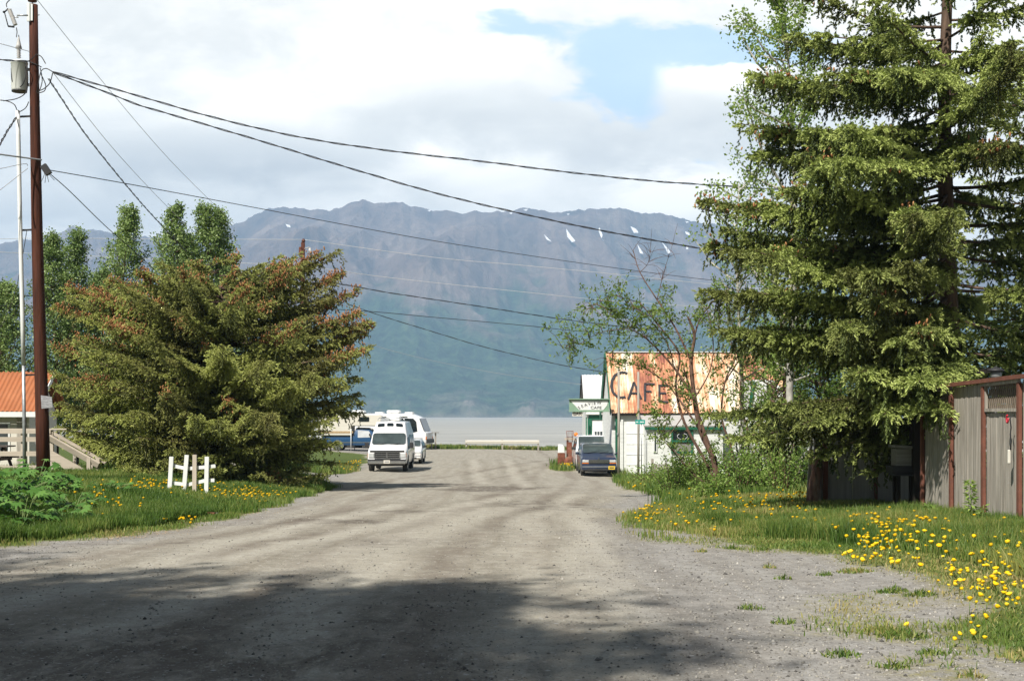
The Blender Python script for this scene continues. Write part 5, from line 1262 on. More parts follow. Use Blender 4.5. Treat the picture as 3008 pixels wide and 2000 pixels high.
def rounded(quad, r=.12, n=4):
    """corner-rounded outline of a quad (bilinear)"""
    q = [Vector(v) for v in quad]; out = []
    def at(u, v): return q[0] * (1 - u) * (1 - v) + q[1] * u * (1 - v) + q[2] * u * v + q[3] * (1 - u) * v
    w_ = (q[1] - q[0]).length; h_ = (q[3] - q[0]).length; ru, rv = min(.45, r / w_), min(.45, r / h_)
    for cu, cv_, a0 in ((ru, rv, 180), (1 - ru, rv, 270), (1 - ru, 1 - rv, 0), (ru, 1 - rv, 90)):
        for i in range(n + 1):
            a = R(a0 + 90 * i / n); out.append(at(cu + ru * math.cos(a), cv_ + rv * math.sin(a)))
    return out
def glass(quad, name, parent, r=.08, m_=None, th=.012):
    pts = rounded(quad, r); n = (Vector(quad[1]) - Vector(quad[0])).cross(Vector(quad[2]) - Vector(quad[0])).normalized() * th; k = len(pts)
    mb = MB(); mb.add([p - n for p in pts] + [p + n for p in pts], [list(range(k))[::-1], [k + i for i in range(k)]] + [(i, (i + 1) % k, k + (i + 1) % k, k + i) for i in range(k)])
    return mb.build(name, m_ or M['glass'], parent)
def wheel(parent, x, y, r, w_=.22, hub=None):
    sg = 1 if x > 0 else -1
    mb = MB(); mb.lathe([(r * .62, -w_ / 2), (r * .92, -w_ / 2), (r, -w_ * .33), (r, w_ * .33), (r * .92, w_ / 2), (r * .62, w_ / 2), (r * .58, 0)], (x, y, r), (1, 0, 0), 24)
    # a body-less Empty keeps tyre and rim together
    e = bpy.data.objects.new('wheel', None); C.objects.link(e); e.parent = parent
    mb.build('tyre', M['rubber'], e)
    mb = MB(); o = x + sg * w_ * .30; mb.lathe([(.01, .035 * sg), (r * .18, .03 * sg), (r * .3, -.01 * sg), (r * .52, .0), (r * .63, .05 * sg)], (o, y, r), (1, 0, 0), 24); mb.build('rim', hub or M['galv'], e)
    return e
def arch(t, x, y, r, sg, m_=None):
    mb = MB()
    pts = [(r * math.cos(a), r * math.sin(a)) for a in np.linspace(-.15, math.pi + .15, 14)]
    mb.prism(pts, (x, y, r * .86), (0, 1, 0), (0, 0, 1), (sg * .02, 0, 0))
    mb.build('wheel_arch', m_ or M['dark_plastic'], t)

def lights_front(t, x0, x1, z0, z1, y, m_=None, name='headlight'):
    for s in (-1, 1):
        mb = MB(); mb.box((s * (x0 + x1) / 2, y, (z0 + z1) / 2), (x1 - x0, .06, z1 - z0)); mb.build(name, m_ or M['lamp_clear'], t, bevel=.015)
def mirrors(t, x, y, z, m_=None, w_=.22, h_=.2):
    for s in (-1, 1):
        mb = MB(); mb.box((s * (x + w_ / 2 + .06), y, z), (w_, .10, h_)); mb.box((s * (x + .03), y + .02, z - h_ * .3), (.14, .05, .05)); mb.build('mirror', m_ or M['dark_plastic'], t, bevel=.03)
def wipers(t, zl, yl, n=(-.3, .25), L_=.45):
    for x_ in n:
        mb = MB(); mb.tube([(x_, yl[0], zl[0]), (x_ + L_, yl[1], zl[1])], .012, 5); mb.build('wiper', M['dark_plastic'], t)

# ---- white high-roof camper van
def gpos(px, Y, y=None): q = P(px, 1300, Y); q.z = gz(q.x, q.y + 2); return q
t = thing('camper_van', 'white high-roof camper van facing the camera at the left roadside', 'van', gpos(1137, 67))
S = [(0.0, [(0, .44), (.90, .44), (.95, .62), (.96, .86), (.92, 1.03), (.80, 1.10), (0, 1.12)]),
     (.14, [(0, .42), (.95, .42), (1.0, .62), (1.0, .90), (.97, 1.08), (.86, 1.16), (0, 1.20)]),
     (.80, [(0, .40), (.96, .40), (1.01, .62), (1.01, 1.0), (.98, 1.24), (.88, 1.31), (0, 1.36)]),
     (1.42, [(0, .40), (.96, .40), (1.01, .62), (1.01, 1.05), (.88, 1.88), (.80, 1.96), (0, 2.02)]),
     (2.00, [(0, .40), (.96, .40), (1.01, .62), (1.01, 1.10), (.92, 1.95), (.74, 2.50), (0, 2.56)]),
     (5.30, [(0, .40), (.96, .40), (1.01, .62), (1.01, 1.10), (.92, 1.95), (.74, 2.52), (0, 2.58)]),
     (5.52, [(0, .44), (.93, .44), (.98, .64), (.97, 1.10), (.88, 1.9), (.68, 2.42), (0, 2.46)])]
loft(S, 'body', M['van_white'], t)
def top_quad(s0, s1, xa, xb, t0, t1, off):
    def at(x, tt):
        y0, p0 = s0; y1, p1 = s1; e0, c0 = p0[-2], p0[-1]; e1, c1 = p1[-2], p1[-1]
        def zz(e, c): return c[1] + (e[1] - c[1]) * abs(x) / e[0]
        return Vector((x, y0 + (y1 - y0) * tt - off * .7, zz(e0, c0) * (1 - tt) + zz(e1, c1) * tt + off * .7))
    return [at(xa, t0), at(xb, t0), at(xb * .965, t1), at(xa * .965, t1)]
glass(top_quad(S[2], S[3], -.86, .86, .06, .93, .035), 'windshield', t, .14, M['windshield'])
for xa, xb in ((-.66, -.30), (-.17, .17), (.30, .66)): glass(top_quad(S[3], S[4], xa, xb, .50, .78, .03), 'roof_window', t, .06)
for s in (-1, 1):
    glass([side_pt(S[2], S[3], 3, .45, .15, s, .012), side_pt(S[3], S[4], 3, .9, .08, s, .02), side_pt(S[3], S[4], 3, .9, .82, s, .02), side_pt(S[2], S[3], 3, .98, .80, s, .012)], 'side_window', t, .05)
    for a, b_ in ((.04, .30), (.36, .62), (.68, .94)):
        glass([side_pt(S[4], S[5], 3, a, .10, s, .015), side_pt(S[4], S[5], 3, b_, .10, s, .015), side_pt(S[4], S[5], 3, b_, .86, s, .015), side_pt(S[4], S[5], 3, a, .86, s, .015)], 'side_window', t, .06)
mb = MB(); mb.box((0, -.01, .84), (1.26, .05, .30)); gr_ = mb.build('grille', M['dark_plastic'], t)
mb = MB()
for z in (.695, .79, .885, .99): mb.box((0, -.045, z), (1.28, .03, .022))
mb.box((0, -.046, .84), (.035, .032, .30)); mb.box((-.63, -.046, .84), (.03, .03, .31)); mb.box((.63, -.046, .84), (.03, .03, .31)); mb.build('grille_bars', M['chrome'], gr_)
mb = MB(); mb.box((0, -.005, 1.055), (1.72, .05, .07)); mb.build('hood_trim', M['dark_plastic'], t)
lights_front(t, .66, .92, .72, .94, 0); lights_front(t, .925, .975, .74, .94, .05, M['amber'], 'turn_signal')
mb = MB(); mb.box((0, -.06, .50), (1.90, .16, .17)); bu = mb.build('bumper', M['chrome'], t, bevel=.03)
mb = MB(); mb.box((0, -.05, .605), (1.92, .18, .055)); mb.build('bumper_strip', M['dark_plastic'], bu)
mb = MB(); mb.box((0, -.155, .52), (.32, .015, .16)); mb.build('licence_plate', M['cream'], t); mb = MB(); mb.box((0, -.166, .52), (.22, .006, .06)); mb.build('plate_mark', M['grey_sign'], bpy.data.objects['licence_plate'])
mb = MB(); mb.box((0, .25, .36), (1.7, .3, .12)); mb.build('valance', M['dark_plastic'], t)
mirrors(t, .98, 1.05, 1.32, None, .20, .30); wipers(t, (1.37, 1.46), (.74, .78), (-.62, .12), .5)
for x_ in (-.86, .86):
    for y_ in (.85, 4.3): wheel(t, x_, y_, .38, .25)
for y_ in (.85, 4.3):
    for s in (-1, 1): arch(t, s * 1.0, y_, .46, s)
mb = MB(); mb.box((.05, 3.4, 2.70), (.75, .95, .28)); mb.build('air_conditioner', M['white'], t, bevel=.07)
mb = MB(); mb.box((-.35, 2.7, 2.60), (.45, .5, .14)); mb.build('roof_vent', M['galv'], t, bevel=.02)
mb = MB(); mb.tube([(-.7, 2.3, 2.6), (-.65, 2.5, 2.72), (.62, 2.5, 2.72), (.68, 2.3, 2.6)], .02, 6); mb.tube([(-.65, 4.9, 2.72), (.62, 4.9, 2.72)], .02, 6); mb.tube([(-.62, 2.5, 2.72), (-.62, 4.9, 2.72)], .02, 6); mb.tube([(.62, 2.5, 2.72), (.62, 4.9, 2.72)], .02, 6); mb.build('roof_rack', M['chrome'], t)

# ---- generic one-box car front (minivan, white van, small car)
def minivan(name, label, cat, loc, m_, L_, w_, H_, hood, zwl, style):
    t = thing(name, label, cat, loc)
    a = w_ / .92
    S = [(0.0, [(0, .30), (.80 * a, .30), (.86 * a, .44), (.87 * a, .60), (.83 * a, hood - .17), (.74 * a, hood - .11), (0, hood - .08)]),
         (.16, [(0, .26), (.86 * a, .26), (.90 * a, .44), (.91 * a, .64), (.89 * a, hood - .08), (.80 * a, hood - .02), (0, hood + .01)]),
         (.95, [(0, .24), (.88 * a, .24), (.92 * a, .44), (.92 * a, .80), (.90 * a, hood + .07), (.79 * a, hood + .13), (0, hood + .17)]),
         (1.72, [(0, .24), (.88 * a, .24), (.92 * a, .44), (.92 * a, hood), (.75 * a, H_ - .13), (.66 * a, H_ - .05), (0, H_ - .02)]),
         (L_ - .35, [(0, .24), (.88 * a, .24), (.92 * a, .44), (.92 * a, hood), (.75 * a, H_ - .10), (.66 * a, H_ - .02), (0, H_ + .01)]),
         (L_, [(0, .30), (.84 * a, .30), (.88 * a, .44), (.89 * a, hood - .02), (.70 * a, H_ - .20), (.60 * a, H_ - .10), (0, H_ - .08)])]
    loft(S, 'body', m_, t)
    glass(top_quad(S[2], S[3], -.76 * a, .76 * a, .05, .93, .03), 'windshield', t, .10, M['windshield'])
    for s in (-1, 1):
        glass([side_pt(S[2], S[3], 3, .40, .30, s, .012), side_pt(S[3], S[4], 3, .27, .08, s, .014), side_pt(S[3], S[4], 3, .27, .86, s, .014), side_pt(S[2], S[3], 3, .97, .82, s, .012)], 'side_window', t, .05)
        for b0, b1 in ((.31, .62), (.67, .95)): glass([side_pt(S[3], S[4], 3, b0, .08, s, .014), side_pt(S[3], S[4], 3, b1, .08, s, .014), side_pt(S[3], S[4], 3, b1, .86, s, .014), side_pt(S[3], S[4], 3, b0, .86, s, .014)], 'side_window', t, .05)
        mb = MB(); mb.box((s * .50 * a, L_ - .01, .8), (.2, .06, .3)); mb.build('tail_light', M['red'], t)
    gh = hood - .17
    mb = MB(); mb.box((0, -.005, gh - .06), (1.0 * a, .05, .15)); g_ = mb.build('grille', M['dark_plastic'], t)
    mb = MB()
    for z in (gh - .11, gh - .065, gh - .02, gh + .02): mb.box((0, -.035, z), (1.0 * a, .02, .018))
    mb.build('grille_bars', M['chrome'], g_)
    lights_front(t, .52 * a, .84 * a, gh - .10, gh + .03, .02); lights_front(t, .52 * a, .86 * a, gh - .165, gh - .115, .02, M['amber'], 'turn_signal')
    mb = MB(); mb.box((0, .0, .44), (1.78 * a, .22, .24)); bu = mb.build('bumper', m_, t, bevel=.05)
    mb = MB(); mb.box((0, -.115, .50), (1.70 * a, .02, .035)); mb.build('bumper_strip', M['galv'] if style else M['dark_plastic'], bu)
    mb = MB(); mb.box((0, -.112, .36), (1.2 * a, .02, .08)); mb.build('air_intake', M['dark_plastic'], bu)
    mirrors(t, .88 * a, 1.25, hood + .16, None if not style else M['blue_paint'], .19, .13); wipers(t, (hood + .19, hood + .26), (.93, 1.0), (-.55, .05), .5)
    for x_ in (-.78 * a, .78 * a):
        for y_ in (.85, L_ - .95): wheel(t, x_, y_, .32, .2)
    for y_ in (.85, L_ - .95):
        for s in (-1, 1): arch(t, s * .905 * a, y_, .39, s)
    return t
mv = minivan('minivan', 'dark navy blue minivan facing the camera at the right roadside', 'minivan', gpos(1760, 66.8), M['blue_paint'], 4.5, .92, 1.66, .98, 1.0, 1)
mb = MB(); mb.box((.62, -.13, .45), (.32, .015, .17)); pl = mb.build('licence_plate', M['yellow_plate'], mv); mb = MB(); mb.box((.62, -.141, .45), (.22, .006, .05)); mb.build('plate_mark', M['ink'], pl)
mb = MB(); mb.box((-.02, -.02, .905), (.05, .03, .05)); mb.build('badge', M['chrome'], mv)
minivan('parked_van', 'white van parked close behind the navy minivan', 'van', gpos(1736 + 9, 72.4), M['van_white'], 4.9, .97, 1.98, 1.10, 1.0, 0)
minivan('parked_car', 'small white car mostly hidden behind the camper van', 'car', gpos(1196, 79), M['van_white'], 4.3, .86, 1.42, .86, 1.0, 0)

# ---- blue pickup with slide-in camper, seen from the side (front towards the right)
t = thing('camper_pickup', 'blue pickup carrying a cream slide-in camper, side on behind the grass verge', 'pickup', (P(1162, 1300, 104).x, 104, gz(P(1120, 1300, 104).x, 104)), R(90))
S = [(0.0, [(0, .5), (.88, .5), (.94, .62), (.96, .85), (.92, 1.05), (.80, 1.10), (0, 1.12)]), (.15, [(0, .46), (.94, .46), (.99, .62), (.99, .88), (.95, 1.10), (.84, 1.15), (0, 1.18)]),
     (1.35, [(0, .46), (.95, .46), (1.0, .62), (1.0, .95), (.97, 1.18), (.85, 1.22), (0, 1.26)]), (2.0, [(0, .46), (.95, .46), (1.0, .62), (1.0, 1.0), (.82, 1.72), (.72, 1.80), (0, 1.84)]),
     (3.0, [(0, .46), (.95, .46), (1.0, .62), (1.0, 1.0), (.82, 1.74), (.72, 1.82), (0, 1.86)]), (3.2, [(0, .46), (.95, .46), (1.0, .62), (1.0, 1.0), (.95, 1.18), (.8, 1.22), (0, 1.22)]), (5.6, [(0, .5), (.95, .5), (1.0, .64), (1.0, 1.0), (.95, 1.18), (.8, 1.22), (0, 1.22)])]
loft(S, 'body', M['truck_blue'], t); glass(top_quad(S[2], S[3], -.78, .78, .08, .92, .03), 'windshield', t, .1, M['windshield'])
for s in (-1, 1):
    glass([side_pt(S[2], S[3], 3, .55, .25, s, .015), side_pt(S[3], S[4], 3, .85, .10, s, .015), side_pt(S[3], S[4], 3, .85, .85, s, .015), side_pt(S[2], S[3], 3, .98, .82, s, .015)], 'side_window', t, .05, M['lamp_clear'])
    mb = MB(); mb.box((s * 1.0, 2.8, .70), (.03, 5.2, .06)); mb.build('side_trim', M['chrome'], t)
for x_ in (-.84, .84):
    for y_ in (1.0, 4.4): wheel(t, x_, y_, .38, .25, M['chrome'])
for y_ in (1.0, 4.4):
    for s in (-1, 1): arch(t, s * .99, y_, .48, s, M['chrome'])
mb = MB(); mb.box((0, -.1, .58), (1.9, .2, .2)); mb.build('bumper', M['chrome'], t, bevel=.03)
mirrors(t, .95, 1.9, 1.3)
cp_ = thing('truck_camper', 'cream slide-in camper with an overcab bed sitting on the blue pickup', 'camper', t.location, R(90))
mb = MB(); mb.prism([(3.3, 1.23), (6.0, 1.23), (6.0, 2.85), (5.85, 2.95), (1.2, 2.86), (.95, 2.65), (1.0, 2.25), (1.35, 1.98), (3.3, 1.98)], (-1.1, 0, 0), (0, 1, 0), (0, 0, 1), (2.2, 0, 0)); mb.build('shell', M['cream'], cp_, bevel=.05)
for s in (-1, 1):
    glass([(s * 1.112, 1.95, 2.32), (s * 1.112, 2.75, 2.32), (s * 1.112, 2.75, 2.68), (s * 1.112, 1.95, 2.68)], 'window', cp_, .06)
    mb = MB(); mb.box((s * 1.105, 4.5, 1.5), (.02, 2.6, .16)); mb.build('stripe', M['straw'], cp_)
    mb = MB(); mb.tube([(s * 1.16, 3.35, .05), (s * 1.16, 3.35, 1.9)], .035, 6); mb.build('jack_leg', M['white'], cp_)
mb = MB(); mb.box((0, 4.6, 3.05), (.7, .8, .22)); mb.build('roof_vent', M['white'], cp_, bevel=.04)

# ---- large motorhome behind, nose towards the right
t = thing('motorhome', 'large white motorhome with black side glass parked by the water', 'motorhome', (P(1262, 1300, 112).x, 112, gz(-8, 112)), R(80))
S = [(0.0, [(0, .45), (.95, .45), (1.15, .6), (1.20, 1.0), (1.18, 1.35), (1.15, 1.42), (0, 1.45)]), (.18, [(0, .42), (1.1, .42), (1.22, .6), (1.25, 1.0), (1.24, 1.40), (1.22, 1.5), (0, 1.52)]),
     (.62, [(0, .40), (1.15, .40), (1.25, .6), (1.25, 1.0), (1.23, 2.45), (1.20, 2.62), (0, 2.70)]), (1.5, [(0, .40), (1.15, .40), (1.25, .6), (1.25, 1.0), (1.25, 2.75), (1.12, 2.98), (0, 3.05)]), (9.2, [(0, .40), (1.15, .40), (1.25, .6), (1.25, 1.0), (1.25, 2.75), (1.12, 2.98), (0, 3.05)])]
loft(S, 'body', M['van_white'], t); glass(top_quad(S[1], S[2], -1.12, 1.12, .04, .96, .03), 'windshield', t, .12, M['glass'])
for s in (-1, 1):
    pts = [(.75, 1.55), (2.0, 1.18), (2.45, 1.18), (2.45, 2.62), (1.1, 2.62), (.85, 2.35)]
    mb = MB(); mb.prism(pts, (s * 1.25, 0, 0), (0, 1, 0), (0, 0, 1), (s * .025, 0, 0)); mb.build('side_window', M['glass'], t)
    mb = MB(); mb.box((s * 1.258, 4.3, 2.30), (.02, 3.4, .62)); mb.build('side_window', M['glass'], t)
    mb = MB(); mb.box((s * 1.258, 7.6, 2.25), (.02, 1.4, .6)); mb.build('side_window', M['glass'], t)
    mb = MB(); mb.box((s * 1.255, 4.6, .74), (.02, 8.6, .50)); mb.build('skirt', M['grey_metal'], t)
    mb = MB(); mb.box((s * 1.30, 4.6, 2.83), (.12, 6.0, .13)); mb.build('awning', M['white'], t, bevel=.03)
    mb = MB(); mb.box((s * 1.08, .04, .98), (.26, .1, .24)); mb.build('headlight', M['amber'], t)
    for y_ in (1.55, 6.6): wheel(t, s * 1.08, y_, .46, .28)
mb = MB(); mb.box((0, -.05, .72), (2.3, .16, .34)); mb.build('bumper', M['dark_plastic'], t, bevel=.04)
for y_ in (3.1, 6.2):
    mb = MB(); mb.box((0, y_, 3.17), (.75, 1.1, .28)); mb.build('air_conditioner', M['white'], t, bevel=.08)
for y_ in (1.8, 4.4):
    mb = MB(); mb.box((.2, y_, 3.09), (.6, .7, .12)); mb.build('roof_vent', M['white'], t, bevel=.03)
# ------------------------------------------------------------------ utility pole and overhead lines
PY = 34.0
pb = P(129, 1400, PY); pb.z = gz(pb.x, PY)
up = thing('utility_pole', 'tall leaning reddish brown utility pole with a transformer and pale conduit at the left edge', 'utility pole', pb)
def q(px, py, dy=0.0): return P(px, py, PY + dy)
mb = MB(); cl = [(98, 15, 12.5), (100, 180, 13), (104, 420, 14.5), (109, 680, 16), (116, 950, 17.5), (124, 1230, 19), (129, 1440, 20)]
mb.tube([q(a, b_) for a, b_, r_ in cl[::-1]], [r_ / 3900 * PY for a, b_, r_ in cl[::-1]], 16); mb.build('shaft', M['pole'], up, world=True)
mb = MB(); o = q(95, 16); mb.tube([o, o + Vector((.0, 0, .12))], .018, 6); ins = MB(); ins.lathe([(.03, 0), (.11, .02), (.12, .06), (.06, .08), (.09, .11), (.09, .15), (.04, .2)], o + Vector((0, 0, .07)), n=14); mb.build('pin', M['galv'], up, world=True); ins.build('insulator', M['brown_porc'], up, world=True)
mb = MB(); o = q(84, 62, -.14); mb.box(o + Vector((0, 0, .22)), (.07, .06, .46)); mb.box(o + Vector((.07, 0.02, .22)), (.06, .04, .42)); mb.build('ridge_bracket', M['transf'], up, world=True)
mb = MB(); mb.tube([q(50, 46, -.2), q(82, 46, -.16)], .022, 8); mb.tube([q(40, 50, -.2), q(54, 52, -.2)], .015, 6); mb.build('cutout_arm', M['galv'], up, world=True)
mb = MB(); a, b_ = q(27, 28, -.2), q(46, 76, -.2); ax = b_ - a; L_ = ax.length
prof = []
for i in range(13): prof += [(.035, i / 13 * L_), (.058 if i not in (6,) else .05, (i + .45) / 13 * L_)]
mb.lathe(prof, a, ax, 12); cut = mb.build('fuse_cutout', M['porcelain'], up, world=True)
mb = MB(); mb.tube([q(13, 37, -.2), q(24, 78, -.2)], .014, 6); mb.tube([q(13, 37, -.2), q(24, 26, -.2)], .02, 6); mb.tube([q(24, 78, -.2), q(42, 80, -.2)], .024, 6); mb.tube([q(9, 36, -.2), q(14, 36, -.2)], .03, 6); mb.build('fuse_tube', M['dark_plastic'], up, world=True)
# transformer can
tc = q(57, 268, -.05); hh = 84 / 3900 * PY
mb = MB(); mb.lathe([(.185, 0), (.19, .02), (.20, .04), (.205, hh * .93), (.215, hh * .94), (.215, hh), (.17, hh + .03), (.02, hh + .05)], tc, n=24); tr_ = mb.build('transformer', M['transf'], up, world=True)
mb = MB(); mb.lathe([(.19, -.025), (.19, .0)], tc, n=24); mb.build('transformer_base', M['dark_plastic'], up, world=True)
mb = MB(); prof = []
for i in range(5): prof += [(.03, i * .045), (.06, i * .045 + .022)]
prof += [(.03, .23), (.085, .25), (.06, .34), (.02, .52), (.008, .6)]
mb.lathe(prof, q(55, 172, -.05), n=12); mb.build('bushing', M['porcelain'], up, world=True)
mb = MB(); mb.beam(q(70, 205, -.02), q(96, 205), .05, .07); mb.beam(q(70, 250, -.02), q(100, 250), .05, .07); mb.build('transformer_bracket', M['galv'], up, world=True)
# conduit riser
mb = MB(); mb.tube([q(52, 325, -.12), q(54, 400, -.12), q(59, 650, -.12), q(66, 930, -.12), q(69, 1072, -.12)], .055, 10); mb.build('conduit', M['white'], up, world=True)
mb = MB(); mb.tube([q(69, 1070, -.12), q(71, 1230, -.12), q(72, 1420, -.12)], .045, 10); mb.build('riser_pipe', M['galv'], up, world=True)
for py, a_, b_ in ((344, 47, 92), (677, 56, 100), (1102, 64, 112)):
    mb = MB(); mb.beam(q(a_, py, -.08), q(b_, py - 2), .04, .045); mb.build('standoff', M['dark_plastic'], up, world=True)
mb = MB(); mb.prism([(0, 0), (.28, .03), (.26, .30), (-.02, .34)], q(122, 1200, -.22), (1, 0, 0), (0, 0, 1), (0, .015, 0)); pl = mb.build('notice_plate', M['grey_sign'], up, world=True)
mb = MB()
for i in range(3): mb.beam(q(126, 1172 + i * 10, -.235), q(143, 1171 + i * 10, -.235), .004, .03)

for i, (py, x_) in enumerate(((45, 110), (300, 112), (470, 116))):
    mb = MB(); mb.tube([q(x_ - 14, py), q(x_ + 6, py)], .012, 6); mb.build('step_bolt', M['galv'], up, world=True)
# slack loops by the pole head
def catmull(w_, n=8):
    sm = []
    for i in range(len(w_) - 1):
        p_, q_, r_, s_ = w_[max(i - 1, 0)], w_[i], w_[i + 1], w_[min(i + 2, len(w_) - 1)]
        for k_ in range(n):
            u = k_ / n; sm.append(.5 * ((2 * q_) + (-p_ + r_) * u + (2 * p_ - 5 * q_ + 4 * r_ - s_) * u * u + (-p_ + 3 * q_ - 3 * r_ + s_) * u ** 3))
    sm.append(w_[-1]); return sm
for pts in ([(155, 212), (135, 202), (120, 212), (112, 250), (108, 272)], [(155, 214), (146, 245), (128, 262), (112, 268)], [(120, 218), (134, 250), (130, 268), (112, 274)], [(118, 200), (124, 235), (118, 262), (110, 275)], [(70, 180), (80, 205), (82, 240), (76, 272), (50, 290), (10, 297)], [(33, 200), (35, 235), (45, 252), (62, 254), (74, 230), (76, 190)],
            [(48, 82), (50, 95), (48, 110)], [(20, 22), (20, 10), (36, -6)], [(50, 325), (42, 308), (22, 298), (-8, 294)], [(56, 330), (75, 318), (84, 300)], [(108, 160), (122, 168), (134, 188)], [(84, 180), (100, 168), (106, 160)], [(86, 182), (106, 190), (122, 198)]):
    mb = MB(); mb.tube(catmull([q(a, b_, -.2 + .05 * math.sin(a)) for a, b_ in pts]), .012, 6); mb.build('loop_lead', M['black'], up, world=True)
mb = MB(); o = q(135, 497, -.1); mb.beam(q(127, 486, -.1), q(144, 512, -.1), .12, .16); mb.build('splice_case', M['black'], up, world=True)
mb = MB()
for a, b_ in ((118, 540), (132, 538), (143, 535), (160, 530)): mb.tube([o, q(a * .5 + 68, (b_ + 505) / 2, -.12), q(a, b_, -.1)], .007, 5)
mb.build('loose_wires', M['black'], up, world=True)

def wire(label, pts, r_=.010, m_='wire_grey', twist=0., cat='wire', group='overhead wires'):
    pts3 = catmull([P(a, b_, Y) for a, b_, Y in pts], 14)
    mb = MB()
    if twist:
        L_ = 0; prev = pts3[0]; dense = []
        tot = sum((pts3[i + 1] - pts3[i]).length for i in range(len(pts3) - 1)); n_ = int(tot / twist * 7)
        acc = [0]
        for i in range(len(pts3) - 1): acc.append(acc[-1] + (pts3[i + 1] - pts3[i]).length)
        arr = np.array([tuple(p) for p in pts3]); s_ = np.linspace(0, acc[-1], n_)
        dense = np.stack([np.interp(s_, acc, arr[:, k_]) for k_ in range(3)], -1); dirv = unit(np.gradient(dense, axis=0)); A, B, _ = frames(dirv)
        for ph in (0, math.pi):
            a_ = s_ / twist * 2 * math.pi + ph; h = dense + (A * np.cos(a_)[:, None] + B * np.sin(a_)[:, None]) * r_ * 1.15
            mb.tube([Vector(p) for p in h], r_ * (1 if ph == 0 else .75), 5)
    else: mb.tube(pts3, r_, 5)
    o = pts3[0]
    for i in range(len(mb.v)): mb.v[i] = mb.v[i] - o
    ob = mb.build('overhead_wire', M[m_], None, fix=False); ob.location = o
    tag(ob, label, cat, group); return ob
k = 3008 / 2359
def S2(pts): return [(a * k, b_ * k, Y) for a, b_, Y in pts]
wire('upper twisted black cable sagging from the pole across the road to the birch', S2([(122, 166, 34), (300, 216, 34.3), (500, 273, 34.7), (700, 318, 35.1), (900, 348, 35.5), (1100, 371, 36), (1300, 396, 36.5), (1500, 417, 37), (1690, 430, 37.4), (1800, 437, 37.6)]), .0135, 'black', 1.3)
wire('lower twisted black cable swooping from the pole past the snow patches to the spruce', S2([(122, 168, 34), (200, 196, 34.2), (290, 231, 34.4), (330, 246, 34.5), (400, 266, 34.7), (600, 325, 35.2), (800, 386, 35.7), (1000, 444, 36.2), (1200, 492, 36.7), (1400, 534, 37.2), (1630, 575, 37.8), (1800, 600, 38.2)]), .0135, 'black', 1.2)
wire('thin dark wire from the black splice case sloping right across the whole mountain', S2([(112, 392, 34), (300, 425, 37), (600, 481, 43), (800, 519, 47), (1000, 555, 51), (1200, 586, 54), (1400, 615, 57), (1600, 641, 60), (1800, 662, 63)]), .012, 'black')
wire('bright line from the left edge level to the far pole top', S2([(-20, 551, 70), (110, 549, 72), (400, 551, 76), (697, 552, 80)]), .014, 'wire_light')
wire('bright line falling right from the far pole top over the mountain', S2([(699, 552, 80), (1000, 593, 84), (1200, 611, 87), (1400, 630, 90), (1640, 655, 94), (1800, 668, 96)]), .015, 'wire_light')
wire('second bright line passing behind the brown spruce top below the far pole top', S2([(-20, 580, 70), (250, 592, 74), (500, 604, 77), (700, 614, 80), (900, 640, 84), (1200, 672, 89), (1410, 693, 93), (1700, 712, 98)]), .015, 'wire_light')
wire('twisted grey line leaving the spruce just below the second bright line', S2([(-20, 681, 62), (280, 679, 66), (560, 655, 70), (760, 653, 74), (900, 675, 77), (1100, 705, 81), (1345, 742, 86), (1600, 770, 90)]), .018, 'black', 2.4)
wire('straight black cable running level left of the pole and on toward the willow', S2([(-20, 705, 55), (250, 707, 60), (600, 706, 66), (830, 716, 70), (1000, 731, 74), (1200, 749, 78), (1335, 763, 81), (1600, 785, 86)]), .018, 'black')
wire('steep twisted service cable dropping from the spruce to the cafe gable', S2([(800, 700, 70), (880, 728, 70.5), (1000, 765, 71), (1100, 795, 71.3), (1200, 820, 71.6), (1300, 842, 71.9), (1386, 856, 72.1)]), .0135, 'black', 1.8)
wire('faint thin line low over the water meeting the annex roof', S2([(790, 772, 72), (900, 807, 73.5), (1050, 842, 75), (1200, 868, 76), (1345, 886, 77)]), .010, 'wire_grey')
wire('twisted cable dropping steeply right from the pole head into the poplars', S2([(112, 182, 34), (145, 232, 36), (190, 300, 38.5), (240, 365, 41), (300, 438, 44), (350, 495, 47), (430, 580, 52)]), .0135, 'black', 1.0)
wire('plain black cable falling from the splice case into the left spruce', S2([(112, 398, 34), (160, 440, 35), (240, 518, 37.5), (310, 580, 39.5), (360, 625, 41)]), .012, 'black')
wire('thin grey wire falling from the pole top to the mountain crest', S2([(84, -2, 34), (250, 205, 40), (400, 378, 47), (540, 516, 56)]), .008, 'wire_grey')
wire('thin grey wire parallel below, falling from the cable hook to the poplars', S2([(124, 170, 34), (250, 330, 40), (350, 440, 46), (430, 520, 52)]), .008, 'wire_grey')
wire('twisted cable entering level from the left edge to the pole head', S2([(-30, 137, 33), (0, 138, 33.2), (40, 141, 33.6), (78, 142, 34)]), .0135, 'black', .8)
wire('thin wire sloping from the left edge to the pole just above the transformer', S2([(-30, 93, 33), (0, 101, 33.3), (78, 122, 34)]), .008, 'wire_grey')
wire('thick grey strand from the left edge to the splice bolt', S2([(-30, 352, 32.6), (0, 356, 33), (96, 369, 34)]), .022, 'wire_grey')
wire('sagging thin wire bowing up from the left edge below the thick strand', S2([(-30, 392, 33), (0, 389, 33.2), (55, 378, 33.8), (64, 382, 34)]), .008, 'wire_grey')
wire('thin wire climbing from the left edge to the pole below the splice case', S2([(-30, 460, 33), (0, 438, 33.3), (64, 388, 34)]), .008, 'wire_grey')
wire('twisted drop cable from the conduit bracket down to the left edge', S2([(-30, 385, 31), (0, 332, 32.5), (18, 300, 33.3), (38, 270, 33.8)]), .015, 'black', .6)
